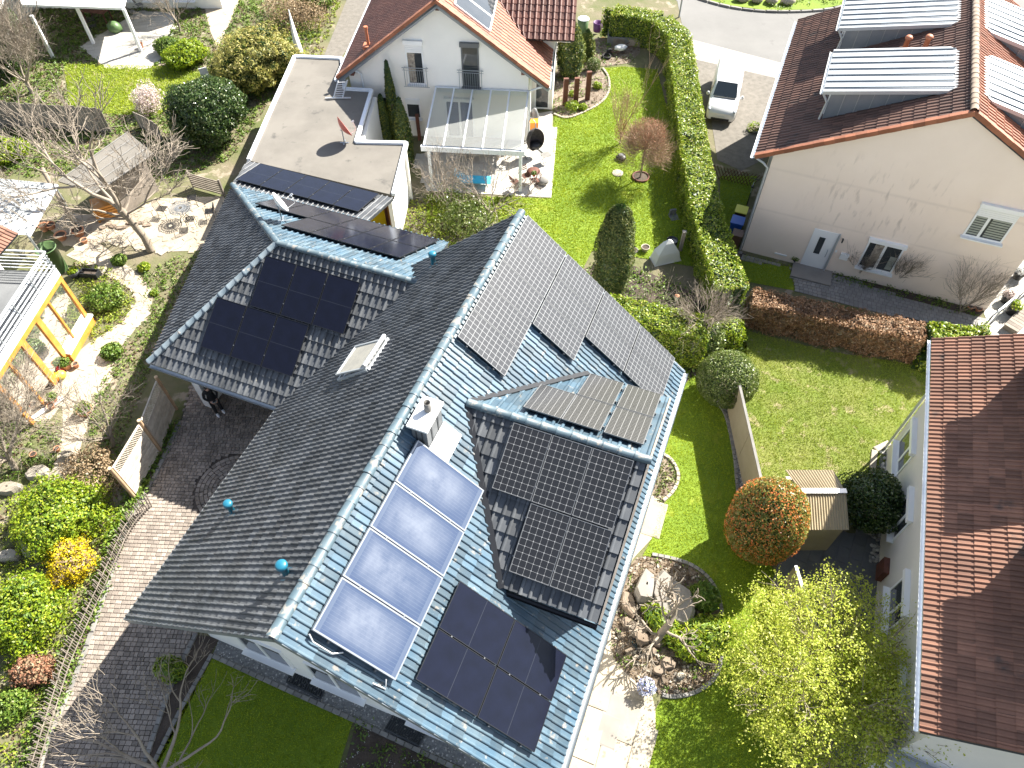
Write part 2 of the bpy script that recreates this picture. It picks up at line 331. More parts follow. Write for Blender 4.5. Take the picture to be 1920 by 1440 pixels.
# palette (real surface colours)
MT = dict(
    tile_blue=mat('tile_blue', (0.060, 0.170, 0.285), (0.105, 0.225, 0.335), rough=0.42, spec=0.5, ns=1.3, rnd=0.22, c3=(0.27, 0.29, 0.29), n3=0.62),
    tile_blue_n=mat('tile_blue_worn', (0.044, 0.086, 0.124), (0.075, 0.112, 0.138), rough=0.42, spec=0.5, ns=1.8, rnd=0.32, c3=(0.21, 0.20, 0.18), n3=0.60),
    tile_grey=mat('tile_anthracite', (0.068, 0.074, 0.082), (0.105, 0.110, 0.116), rough=0.45, spec=0.25, ns=1.2, rnd=0.3, c3=(0.25, 0.235, 0.20), n3=0.68),
    ridge_blue=mat('ridge_tile_blue', (0.050, 0.085, 0.108), (0.075, 0.108, 0.128), rough=0.5, ns=2.0, rnd=0.12, c3=(0.21, 0.20, 0.18), n3=0.55),
    ridge_grey=mat('ridge_tile_grey', (0.10, 0.135, 0.16), (0.16, 0.19, 0.21), rough=0.38, ns=2.0, rnd=0.12, c3=(0.30, 0.28, 0.25), n3=0.6),
    underlay=mat('roof_underlay', (0.025, 0.03, 0.036), rough=0.9),
    tile_brown=mat('tile_brown', (0.155, 0.070, 0.043), (0.22, 0.108, 0.068), rough=0.7, ns=0.5, rnd=0.28, c3=(0.085, 0.055, 0.042), n3=0.62),
    tile_brown_shade=mat('tile_brown_shaded', (0.075, 0.038, 0.027), (0.115, 0.058, 0.040), rough=0.6, ns=0.5, rnd=0.3, c3=(0.045, 0.032, 0.026), n3=0.60),
    tile_red=mat('tile_red', (0.20, 0.060, 0.026), (0.25, 0.085, 0.04), rough=0.6, ns=0.6, rnd=0.22),
    tile_redbrown=mat('tile_redbrown', (0.105, 0.042, 0.030), (0.14, 0.058, 0.040), rough=0.55, ns=0.6, rnd=0.2),
    tile_orange=mat('tile_orange', (0.23, 0.078, 0.035), (0.28, 0.105, 0.055), rough=0.65, ns=2, rnd=0.2),
    ridge_lichen=mat('ridge_lichen', (0.17, 0.125, 0.09), (0.22, 0.18, 0.14), rough=0.9, ns=4, rnd=0.2),
    white=mat('white_render', (0.85, 0.835, 0.79), (0.80, 0.785, 0.74), rough=0.85, ns=0.7, bump=0.15, bs=60),
    white_pale=mat('white_paint', (0.80, 0.80, 0.79), rough=0.45),
    peach=mat('peach_render', (0.84, 0.715, 0.615), (0.80, 0.675, 0.575), rough=0.9, ns=0.5, bump=0.15, bs=60),
    grey_render=mat('pale_render', (0.66, 0.63, 0.58), (0.60, 0.58, 0.54), rough=0.9, ns=0.7, bump=0.15, bs=60),
    stain=mat('streak_stain', (0.46, 0.37, 0.31), (0.55, 0.45, 0.38), rough=0.9, ns=3),
    frame=mat('window_frame_white', (0.80, 0.81, 0.81), rough=0.35),
    frame_dark=mat('window_frame_grey', (0.10, 0.11, 0.12), rough=0.4),
    pane=mat('window_glass', (0.030, 0.036, 0.042), (0.05, 0.055, 0.06), rough=0.05, spec=0.8, ns=0.8),
    curtain=mat('curtain_cloth', (0.45, 0.40, 0.32), (0.16, 0.13, 0.11), rough=0.9, ns=6),
    blind=mat('blind_slats', (0.26, 0.28, 0.25), (0.31, 0.34, 0.29), rough=0.5, ns=6),
    zinc=mat('zinc_sheet', (0.42, 0.45, 0.47), (0.48, 0.50, 0.51), rough=0.42, metal=0.35, ns=1.5),
    zinc_dark=mat('zinc_wall', (0.18, 0.21, 0.24), (0.24, 0.265, 0.285), rough=0.4, metal=0.4, ns=0.8),
    alu=mat('aluminium', (0.62, 0.63, 0.64), rough=0.35, metal=0.5),
    alu_white=mat('powder_coated_white', (0.72, 0.76, 0.80), rough=0.4),
    steel=mat('galvanised_steel', (0.35, 0.38, 0.40), rough=0.4, metal=0.6),
    panel_grey=mat('panel_frame_grey', (0.16, 0.165, 0.17), rough=0.4, metal=0.3),
    roof_pane=mat('roof_window_pane', (0.40, 0.385, 0.33), (0.30, 0.29, 0.26), rough=0.08, ns=2),
    black=mat('black_plastic', (0.018, 0.019, 0.021), rough=0.5),
    blackmetal=mat('black_metal', (0.02, 0.021, 0.024), rough=0.4, metal=0.3),
    slate=mat('chimney_slate', (0.13, 0.14, 0.15), (0.17, 0.175, 0.18), rough=0.6, ns=3),
    slate_dark=mat('chimney_seam', (0.05, 0.055, 0.06), rough=0.6),
    teal=mat('vent_blue', (0.015, 0.13, 0.20), rough=0.35),
    copper=mat('terracotta_pipe', (0.40, 0.14, 0.07), rough=0.6),
    bitumen=mat('bitumen_gravel', (0.125, 0.115, 0.10), (0.165, 0.152, 0.132), rough=0.95, ns=0.55, c3=(0.085, 0.08, 0.072), n3=0.60, bump=0.5, bs=40),
    ox=mat('timber_orange', (0.50, 0.20, 0.03), (0.58, 0.27, 0.06), rough=0.45, ns=3),
    wood=mat('weathered_wood', (0.42, 0.36, 0.29), (0.56, 0.50, 0.42), rough=0.85, ns=5, rnd=0.15),
    wood_grey=mat('grey_wood', (0.17, 0.145, 0.12), (0.25, 0.215, 0.18), rough=0.9, ns=4, rnd=0.25),
    wood_pole=mat('round_pole', (0.34, 0.22, 0.13), (0.42, 0.29, 0.18), rough=0.85, ns=5),
    wood_end=mat('cut_wood', (0.62, 0.44, 0.28), rough=0.85),
    rust=mat('rusty_steel', (0.085, 0.032, 0.022), (0.14, 0.05, 0.03), rough=0.8, ns=4),
    bark=mat('bark', (0.20, 0.165, 0.125), (0.28, 0.235, 0.18), rough=0.95, ns=6, bump=0.5, bs=20),
    twig=mat('twigs_pale', (0.30, 0.255, 0.20), (0.22, 0.18, 0.14), rough=0.9, ns=3),
    twig_red=mat('twigs_red', (0.34, 0.22, 0.14), (0.40, 0.29, 0.19), rough=0.9, ns=3),
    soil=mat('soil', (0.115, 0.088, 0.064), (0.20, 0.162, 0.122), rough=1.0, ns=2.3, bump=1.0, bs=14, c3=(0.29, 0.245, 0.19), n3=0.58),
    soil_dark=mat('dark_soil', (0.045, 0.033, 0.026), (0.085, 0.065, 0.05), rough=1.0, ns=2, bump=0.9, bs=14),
    ground=mat('garden_ground', (0.155, 0.13, 0.085), (0.085, 0.10, 0.03), rough=1.0, ns=0.5, bump=0.9, bs=9, c3=(0.25, 0.21, 0.155), n3=0.58),
    lawn=mat('lawn', (0.10, 0.165, 0.005), (0.15, 0.215, 0.009), rough=0.9, ns=0.5, bump=0.8, bs=25, c3=(0.21, 0.25, 0.02), n3=0.6),
    lawn_dry=mat('lawn_patchy', (0.10, 0.145, 0.012), (0.16, 0.175, 0.04), rough=0.95, ns=0.7, bump=0.8, bs=25, c3=(0.25, 0.22, 0.11), n3=0.56),
    sett=mat('paving_sett', (0.20, 0.168, 0.140), (0.265, 0.226, 0.192), rough=0.9, ns=0.8, rnd=0.3, bump=0.4, bs=30),
    sett_joint=mat('sett_joint', (0.05, 0.041, 0.034), (0.08, 0.065, 0.054), rough=1.0, ns=3),
    kerbstone=mat('kerb_stone', (0.17, 0.163, 0.15), (0.225, 0.215, 0.20), rough=0.9, ns=3, rnd=0.2),
    slab=mat('sandstone_slab', (0.27, 0.235, 0.18), (0.33, 0.295, 0.24), rough=0.85, ns=1.2, rnd=0.15, c3=(0.20, 0.17, 0.13), n3=0.62),
    slab_grey=mat('grey_slab', (0.20, 0.18, 0.16), (0.24, 0.22, 0.195), rough=0.85, ns=1.2, rnd=0.1),
    patio=mat('patio_slab', (0.36, 0.34, 0.305), (0.42, 0.40, 0.36), rough=0.85, ns=1.0, rnd=0.08),
    sand=mat('sandy_path', (0.30, 0.255, 0.19), (0.38, 0.33, 0.26), rough=1.0, ns=0.8, c3=(0.20, 0.165, 0.12), n3=0.6, bump=0.5, bs=25),
    gravel=mat('gravel_bed', (0.14, 0.14, 0.14), (0.25, 0.25, 0.24), rough=0.95, ns=9, bump=1.0, bs=40),
    pebble=mat('pebble', (0.33, 0.32, 0.30), (0.42, 0.40, 0.37), rough=0.85, ns=2, rnd=0.5),
    road=mat('road_asphalt', (0.145, 0.142, 0.135), (0.17, 0.166, 0.158), rough=0.95, ns=0.4, bump=0.2, bs=80, c3=(0.12, 0.118, 0.112), n3=0.62),
    apron=mat('concrete_apron', (0.27, 0.26, 0.235), (0.31, 0.30, 0.27), rough=0.9, ns=0.5),
    court=mat('gravel_court', (0.125, 0.114, 0.097), (0.17, 0.154, 0.132), rough=1.0, ns=3.5, bump=0.5, bs=45, c3=(0.10, 0.092, 0.08), n3=0.6),
    path_dark=mat('block_path', (0.20, 0.19, 0.18), (0.25, 0.24, 0.225), rough=0.9, ns=1.0, rnd=0.12),
    deck=mat('dark_terrace', (0.10, 0.105, 0.11), (0.135, 0.14, 0.145), rough=0.8, ns=1.0, rnd=0.06),
    rock=mat('boulder', (0.17, 0.128, 0.092), (0.24, 0.19, 0.145), rough=0.95, ns=1.3, bump=0.7, bs=8, c3=(0.12, 0.10, 0.08), n3=0.58),
    terracotta=mat('terracotta', (0.44, 0.19, 0.10), (0.52, 0.26, 0.15), rough=0.8, ns=4),
    van=mat('van_paint', (0.80, 0.80, 0.80), rough=0.25, coat=0.6),
    vanglass=mat('van_glass', (0.012, 0.018, 0.022), rough=0.04, spec=0.7),
    lamp_lens=mat('headlamp', (0.35, 0.38, 0.42), rough=0.1),
    tyre=mat('tyre_rubber', (0.02, 0.02, 0.02), rough=0.9),
    plate=mat('number_plate', (0.75, 0.75, 0.72), rough=0.5),
    collector_frame=mat('collector_frame', (0.28, 0.30, 0.33), rough=0.35, metal=0.5),
    panel_black=mat('panel_frame_black', (0.02, 0.021, 0.024), rough=0.35, metal=0.3),
    screen_sand=mat('privacy_screen', (0.26, 0.215, 0.145), (0.30, 0.25, 0.175), rough=0.85, ns=1.5),
    shed=mat('corrugated_shed', (0.30, 0.25, 0.16), (0.36, 0.30, 0.20), rough=0.55, ns=1.5),
    cover=mat('white_cover', (0.72, 0.72, 0.70), (0.66, 0.66, 0.65), rough=0.6, ns=2),
    red=mat('red_plastic', (0.45, 0.025, 0.03), rough=0.4),
    dish_red=mat('dish_red', (0.52, 0.13, 0.10), rough=0.45),
    orange=mat('orange_plastic', (0.75, 0.26, 0.02), rough=0.4),
    yellow=mat('yellow_lid', (0.62, 0.60, 0.05), rough=0.4),
    yellow_sheet=mat('yellow_tarp', (0.70, 0.50, 0.01), rough=0.5),
    blue=mat('blue_lid', (0.02, 0.11, 0.45), rough=0.4),
    sky_blue=mat('turquoise_cloth', (0.03, 0.42, 0.68), (0.06, 0.50, 0.74), rough=0.7, ns=5),
    binbrown=mat('brown_bin', (0.10, 0.055, 0.035), rough=0.5),
    green_bar=mat('green_plastic', (0.06, 0.115, 0.04), (0.08, 0.14, 0.05), rough=0.5, ns=2),
    wicker=mat('dark_wicker', (0.11, 0.095, 0.09), (0.05, 0.045, 0.045), rough=0.8, ns=14),
    corr=mat('corrugated_pale', (0.38, 0.40, 0.40), (0.46, 0.47, 0.47), rough=0.6, ns=1.5),
    water=mat('water', (0.02, 0.03, 0.03), rough=0.04),
    cloth_black=mat('black_clothes', (0.010, 0.010, 0.012), rough=0.9),
    skin=mat('skin', (0.50, 0.30, 0.22), rough=0.6),
    shoe=mat('white_shoe', (0.68, 0.70, 0.74), rough=0.6),
    hair=mat('dark_hair', (0.012, 0.010, 0.009), rough=0.7),
    grate=mat('lightwell_grate', (0.05, 0.055, 0.06), rough=0.5, metal=0.5),
    purple=mat('purple_plastic', (0.10, 0.02, 0.13), rough=0.5),
    tarp=mat('grey_tarp', (0.10, 0.105, 0.11), (0.16, 0.165, 0.17), rough=0.6, ns=2),
)
MT['glass'] = glassmat('clear_glass', milky_sheen=0.06)
MT['glass_terrace'] = glassmat('terrace_glass', amount=0.82, milky_sheen=0.22)
LF = dict(
    laurel=leafmat('laurel_leaf', (0.08, 0.16, 0.008), (0.33, 0.41, 0.03), (0.52, 0.47, 0.13), rough=0.4, spec=0.5, trans=0.35),
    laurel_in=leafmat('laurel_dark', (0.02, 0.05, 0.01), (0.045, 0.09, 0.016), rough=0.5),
    gloss=leafmat('holly_leaf', (0.022, 0.055, 0.014), (0.085, 0.135, 0.03), (0.24, 0.26, 0.13), rough=0.3, spec=0.6),
    ball=leafmat('viburnum_leaf', (0.06, 0.105, 0.016), (0.19, 0.24, 0.05), (0.40, 0.39, 0.22), rough=0.38, spec=0.5),
    photinia=leafmat('photinia_leaf', (0.09, 0.14, 0.02), (0.34, 0.31, 0.08), (0.62, 0.20, 0.05), rough=0.38, spec=0.55, trans=0.35),
    photinia_r=leafmat('photinia_red', (0.58, 0.11, 0.03), (0.72, 0.30, 0.08), rough=0.35, trans=0.35),
    yew=leafmat('yew_leaf', (0.04, 0.068, 0.014), (0.13, 0.155, 0.03), (0.24, 0.225, 0.06), rough=0.6),
    cypress=leafmat('cypress_leaf', (0.05, 0.09, 0.012), (0.18, 0.21, 0.03), (0.32, 0.29, 0.045), rough=0.6),
    beech=leafmat('beech_leaf', (0.17, 0.085, 0.040), (0.36, 0.21, 0.11), (0.44, 0.31, 0.2), rough=0.7),
    spring=leafmat('spring_leaf', (0.32, 0.42, 0.03), (0.56, 0.58, 0.10), (0.62, 0.62, 0.22), rough=0.5, trans=0.5),
    lime=leafmat('lime_leaf', (0.14, 0.25, 0.012), (0.36, 0.44, 0.025), (0.50, 0.50, 0.06), rough=0.45, trans=0.4),
    forsythia=leafmat('yellow_bloom', (0.62, 0.46, 0.005), (0.78, 0.63, 0.012), rough=0.6, trans=0.3),
    bamboo=leafmat('bamboo_leaf', (0.17, 0.19, 0.03), (0.42, 0.37, 0.10), (0.50, 0.42, 0.16), rough=0.55),
    herb=leafmat('herb_leaf', (0.06, 0.13, 0.012), (0.17, 0.25, 0.03), (0.28, 0.30, 0.07), rough=0.55),
    blade=leafmat('grass_blade', (0.18, 0.275, 0.006), (0.38, 0.44, 0.010), (0.54, 0.52, 0.08), rough=0.6, trans=0.3),
    blade_dry=leafmat('dry_grass_blade', (0.15, 0.24, 0.010), (0.34, 0.38, 0.04), (0.58, 0.50, 0.24), rough=0.7, trans=0.3),
    litter=leafmat('leaf_litter', (0.10, 0.055, 0.03), (0.30, 0.23, 0.15), (0.42, 0.36, 0.27), rough=0.9),
    dry=leafmat('dry_stalk', (0.22, 0.15, 0.08), (0.38, 0.28, 0.17), (0.5, 0.42, 0.3), rough=0.9),
    pink=leafmat('pale_blossom', (0.55, 0.42, 0.38), (0.75, 0.66, 0.62), rough=0.8),
    white_fl=leafmat('white_flower', (0.75, 0.75, 0.72), (0.8, 0.8, 0.78), rough=0.7),
    bluefl=leafmat('blue_white_flower', (0.20, 0.25, 0.55), (0.8, 0.8, 0.82), (0.05, 0.12, 0.02), rough=0.7),
    rusty=leafmat('brown_bud', (0.22, 0.09, 0.05), (0.36, 0.19, 0.11), (0.42, 0.30, 0.2), rough=0.8),
)

# ------------------------------------------------------------------ foliage builders
def leaf_quads(C, Nn, size, aspect=0.55, spread=0.8, sizevar=0.4, curl=0.25):
    """bent diamonds (4 corners) at C facing roughly Nn"""
    n = len(C)
    Nn = Nn + RNG.normal(0, spread, (n, 3)); Nn /= np.linalg.norm(Nn, axis=1)[:, None] + 1e-9
    t = RNG.normal(0, 1, (n, 3)); t -= Nn * (t * Nn).sum(1)[:, None]; t /= np.linalg.norm(t, axis=1)[:, None] + 1e-9
    b = np.cross(Nn, t)
    s = size * (1 + RNG.uniform(-sizevar, sizevar, n))[:, None]
    V = np.empty((n, 4, 3))
    V[:, 0] = C - t * s * 0.5; V[:, 2] = C + t * s * 0.5 + Nn * s * curl * 0.3
    V[:, 1] = C - b * s * aspect * 0.5 + Nn * s * curl; V[:, 3] = C + b * s * aspect * 0.5 + Nn * s * curl
    return V.reshape(-1, 3)

def leaves(name, C, Nn, size, lm, parent, aspect=0.55, spread=0.8, kind=None, rnd=None):
    V = leaf_quads(np.asarray(C), np.asarray(Nn), size, aspect, spread)
    o = link(name, npmesh(name, V, 4, lm, RNG.random(len(C)) if rnd is None else rnd), parent)
    if kind: o['kind'] = kind
    return o

def lump(P, amp, fr, seed=0.0):
    return np.array([mnoise.noise((p[0] * fr + seed, p[1] * fr + seed * 1.7, p[2] * fr)) for p in P]) * amp

def ell_points(n, r, c=(0, 0, 0), shell=0.7, lo=-1.0, amp=0.15, fr=1.6, seed=0.0):
    D = RNG.normal(0, 1, (int(n * 1.6) + 50, 3)); D /= np.linalg.norm(D, axis=1)[:, None]
    D = D[D[:, 2] > lo][:n]
    q = 1 - (1 - shell) * RNG.random(len(D)) ** 2
    q = q * (1 + lump(D, amp, fr, seed) + lump(D, amp * .7, fr * 3.1, seed + 4) )
    P = D * np.array(r) * q[:, None] + np.array(c)
    Nn = D / np.array(r); Nn /= np.linalg.norm(Nn, axis=1)[:, None]
    return P, Nn

def bush(name, label, cat, foot, r, n, size, lm, inner=None, group=None, lo=-0.75, amp=0.18, fr=1.6, seed=0.0, core=True, cz=None, spread=0.8, shell=0.72, aspect=0.55, stems=5):
    """rounded shrub: shell of leaves round a dark twiggy inside, stems to the soil"""
    z = r[2] * 0.85 if cz is None else cz
    t = thing(name, label, cat, (foot[0], foot[1], 0), random.uniform(0, 6), group)
    P, Nn = ell_points(n, r, (0, 0, z), shell, lo, amp, fr, seed + foot[0])
    P[:, 2] = np.maximum(P[:, 2], 0.02)
    leaves('foliage', P, Nn, size, lm, t, aspect, spread)
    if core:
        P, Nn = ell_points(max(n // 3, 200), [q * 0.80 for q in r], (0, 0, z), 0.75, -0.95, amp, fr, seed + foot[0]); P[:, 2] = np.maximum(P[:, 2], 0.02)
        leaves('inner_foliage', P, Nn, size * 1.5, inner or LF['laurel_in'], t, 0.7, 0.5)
    m = M()
    for k in range(stems):
        a = random.uniform(0, 6.28); q = random.uniform(0.2, 0.7)
        m.tube([(0.08 * math.cos(a), 0.08 * math.sin(a), 0), (r[0] * q * 0.6 * math.cos(a), r[1] * q * 0.6 * math.sin(a), z * 0.8), (r[0] * q * math.cos(a), r[1] * q * math.sin(a), z * 1.2)], [0.03, 0.02, 0.008], 4)
    m.build('stem', MT['bark'], t)
    return t

def grow(m, p, d, L, r, depth, kids=(2, 4), up=0.15, spread=0.7, jit=0.12, shrink=0.66, n=5, first=0.35, tips=None, rmin=0.004):
    k = 4
    pts = [Vector(p)]; dd = Vector(d).normalized(); dirs = [dd]
    for i in range(k):
        dd = (dd + Vector([random.gauss(0, jit) for _ in range(3)]) + Vector((0, 0, up * 0.35))).normalized()
        pts.append(pts[-1] + dd * (L / k)); dirs.append(dd)
    end = max(r * (0.55 if depth else 0.35), rmin)
    rad = [r + (end - r) * i / k for i in range(k + 1)]
    m.tube(pts, rad, n if r > 0.03 else (4 if r > 0.012 else 3), cap=False)
    if tips is not None and depth == 0: tips.append(pts[-1])
    if depth > 0:
        for _ in range(random.randint(*kids)):
            u = random.uniform(first, 1.0) * k; i = min(int(u), k - 1)
            q = pts[i].lerp(pts[i + 1], u - i); rr = (rad[i] + (rad[i + 1] - rad[i]) * (u - i)) * random.uniform(0.55, 0.8)
            ax = dirs[i].orthogonal().normalized(); ax.rotate(Matrix.Rotation(random.uniform(0, 6.283), 3, dirs[i]))
            nd = dirs[i].copy(); nd.rotate(Matrix.Rotation(spread * random.uniform(0.6, 1.2), 3, ax)); nd.z += up
            grow(m, q, nd, L * shrink * random.uniform(0.75, 1.2), max(rr, rmin), depth - 1, kids, up, spread, jit, shrink, n, first, tips, rmin)
        grow(m, pts[-1], dirs[-1], L * shrink, end, depth - 1, kids, up, spread, jit, shrink, n, first, tips, rmin)

def resample(path, step):
    out = [Vector(path[0])]; acc = 0.0
    for a, b in zip(path[:-1], path[1:]):
        a, b = Vector(a), Vector(b); L = (b - a).length; s = step - acc
        while s <= L:
            out.append(a.lerp(b, s / L)); s += step
        acc = L - (s - step)
    return out

def hedge(name, label, path, w, h, n, size, lm, inner, group=None, wob=0.10, topmat=None, spread=0.75, cat='hedge'):
    """clipped hedge along a ground path: leaf shell over top and sides, dark inner leaves, stems"""
    path = [Vector((p[0], p[1], 0)) for p in path]
    o = path[0].copy()
    t = thing(name, label, cat, o, 0, group)
    seg = [(a - o, b - o, (b - a).length) for a, b in zip(path[:-1], path[1:])]
    tot = sum(s[2] for s in seg); ends = ((path[0] - o), (path[-1] - o))
    def pts(n, w, h, thick):
        C = np.empty((n, 3)); Nn = np.empty((n, 3))
        S = RNG.random(n) * tot; F = RNG.random(n); side = RNG.random(n); per = w + 2 * h
        cum = np.cumsum([0] + [s[2] for s in seg]); idx = np.clip(np.searchsorted(cum, S, 'right') - 1, 0, len(seg) - 1)
        for i in range(n):
            a, b, L = seg[idx[i]]; u = (S[i] - cum[idx[i]]) / L
            d = (b - a) / L; q = a + (b - a) * u; nrm = Vector((d.y, -d.x, 0))
            f = F[i] * per; depth = thick * side[i] ** 2
            if f < h: lat, z, nn = -w / 2 + depth, f, -nrm
            elif f < h + w: lat, z, nn = f - h - w / 2, h - depth, Vector((0, 0, 1))
            else: lat, z, nn = w / 2 - depth, f - h - w, nrm
            if (i % 23) == 0:   # end caps
                e = ends[i % 2]; q = e + d * 0; lat = (F[i] - .5) * w; z = side[i] * h; nn = -d if i % 2 == 0 else d
            wv = mnoise.noise((q.x * 1.1 + nn.x * 3, q.y * 1.1 + nn.y * 3, z * 1.2 + nn.z * 5 + lat)) * wob * 1.6 + mnoise.noise((q.x * 3.1, q.y * 3.1, z * 3 + lat * 3)) * wob
            C[i] = (q + nrm * lat + Vector((0, 0, z)) + nn * wv)[:]; Nn[i] = (nn + Vector((0, 0, 0.35)))[:]
        C[:, 2] = np.maximum(C[:, 2], 0.03)
        return C, Nn
    C, Nn = pts(n, w, h, 0.22); leaves('foliage', C, Nn, size, lm, t, 0.5, spread)
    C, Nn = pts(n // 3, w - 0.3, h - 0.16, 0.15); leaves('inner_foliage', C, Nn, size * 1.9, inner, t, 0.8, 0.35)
    m = M()
    for q in resample([p - o for p in path], 0.6):
        m.tube([q, q + Vector((random.uniform(-.1, .1), random.uniform(-.1, .1), h * 0.8))], [0.03, 0.012], 4)
    m.build('stem', MT['bark'], t)
    return t

def inside(px, py, poly):
    c = np.zeros(len(px), bool); n = len(poly)
    for i in range(n):
        x0, y0 = poly[i][0], poly[i][1]; x1, y1 = poly[(i + 1) % n][0], poly[(i + 1) % n][1]
        if y0 == y1: continue
        k = ((y0 > py) != (y1 > py)) & (px < (x1 - x0) * (py - y0) / (y1 - y0) + x0)
        c ^= k
    return c

def scatter(poly, n, holes=()):
    P = np.array([(p[0], p[1]) for p in poly]); lo, hi = P.min(0), P.max(0)
    q = lo + RNG.random((int(n * 2.6) + 40, 2)) * (hi - lo)
    k = inside(q[:, 0], q[:, 1], poly)
    for h in holes: k &= ~inside(q[:, 0], q[:, 1], h)
    return q[k][:n]

def poly_area(poly):
    return abs(sum(poly[i][0] * poly[(i + 1) % len(poly)][1] - poly[(i + 1) % len(poly)][0] * poly[i][1] for i in range(len(poly)))) / 2

def grass(name, poly, dens, lm, hgt=0.06, wid=0.010, holes=(), z=0.0):
    """upright blades as one countless mass"""
    q = scatter(poly, int(poly_area(poly) * dens * 1.9), holes); n = len(q)
    a = RNG.random(n) * 6.283; h = hgt * RNG.uniform(0.5, 1.5, n); ln = RNG.normal(0, 0.6, (n, 2)) * h[:, None]
    V = np.zeros((n, 3, 3)); w = wid * RNG.uniform(0.6, 1.4, n)
    V[:, 0, :2] = q + np.c_[np.cos(a), np.sin(a)] * w[:, None]; V[:, 1, :2] = q - np.c_[np.cos(a), np.sin(a)] * w[:, None]
    V[:, 2, :2] = q + ln; V[:, 2, 2] = h; V[:, :, 2] += z
    patch = np.array([mnoise.noise((p[0] * 0.9, p[1] * 0.9, 3.3)) for p in q]) * 0.5 + 0.5
    r = np.clip(patch * 0.6 + RNG.random(n) * 0.45 - 0.05, 0, 1)
    return tag(link(name, npmesh(name, V.reshape(-1, 3), 3, lm, r)), None, None, None, 'stuff')

def herbs(name, poly, n, size, lm, hgt=0.2, holes=(), z=0.0):
    """low planting as one uncountable cover: tufts of leaves"""
    q = scatter(poly, n, holes); k = 7
    C = np.repeat(q, k, 0) + RNG.normal(0, hgt * 0.45, (len(q) * k, 2)); hh = np.repeat(RNG.uniform(0.3, 1, len(q)) * hgt, k)
    Z = RNG.random(len(C)) * hh + z
    C3 = np.c_[C, Z]; Nn = np.tile(np.array([0, 0, 1.0]), (len(C3), 1))
    r = np.clip(np.repeat(RNG.random(len(q)), k) * 0.7 + RNG.random(len(C3)) * 0.3, 0, 1)
    return leaves(name, C3, Nn, size, lm, None, 0.45, 0.9, 'stuff', r)

def sheet(name, poly, z, m, kind='structure', parent=None):
    mm = M(); pts = [(p[0], p[1], z) for p in poly]
    if sum(pts[i][0] * pts[(i + 1) % len(pts)][1] - pts[(i + 1) % len(pts)][0] * pts[i][1] for i in range(len(pts))) < 0: pts = pts[::-1]
    o = mm.face(pts).build(name, m, parent); 
    if parent is None: o['kind'] = kind
    return o

def rot2(v, a): return (v[0] * math.cos(a) - v[1] * math.sin(a), v[0] * math.sin(a) + v[1] * math.cos(a))

# ------------------------------------------------------------------ tiled roofs
def tile_base(W, L, waves=2, amp=0.035, th=0.013):
    """one curved roof tile: x across, y up the slope, z out; returns verts, quad faces"""
    prof = ((0, 0), (.05, .70), (.14, 1.0), (.26, 1.0), (.36, .70), (.42, 0))
    XZ = [((w + a) / waves, q) for w in range(waves) for a, q in prof] + [(1.0, 0)]
    nx = len(XZ)
    top0, top1, bot0 = [], [], []
    for i in range(nx):
        x = W * XZ[i][0]; z = amp * XZ[i][1]
        top0.append((x * 0.985 + 0.0075 * W, 0, z + th * 1.9)); top1.append((x * 0.985 + 0.0075 * W, L * 1.08, z + th * 0.25)); bot0.append((x * 0.985 + 0.0075 * W, 0, z * 0.9 + 0.0))
    V = np.array(top0 + top1 + bot0); F = []
    for i in range(nx - 1):
        F.append((i, i + 1, nx + i + 1, nx + i)); F.append((2 * nx + i, 2 * nx + i + 1, i + 1, i))
    F.append((0, nx, nx, 2 * nx)) if 0 else None
    return V, np.array(F)

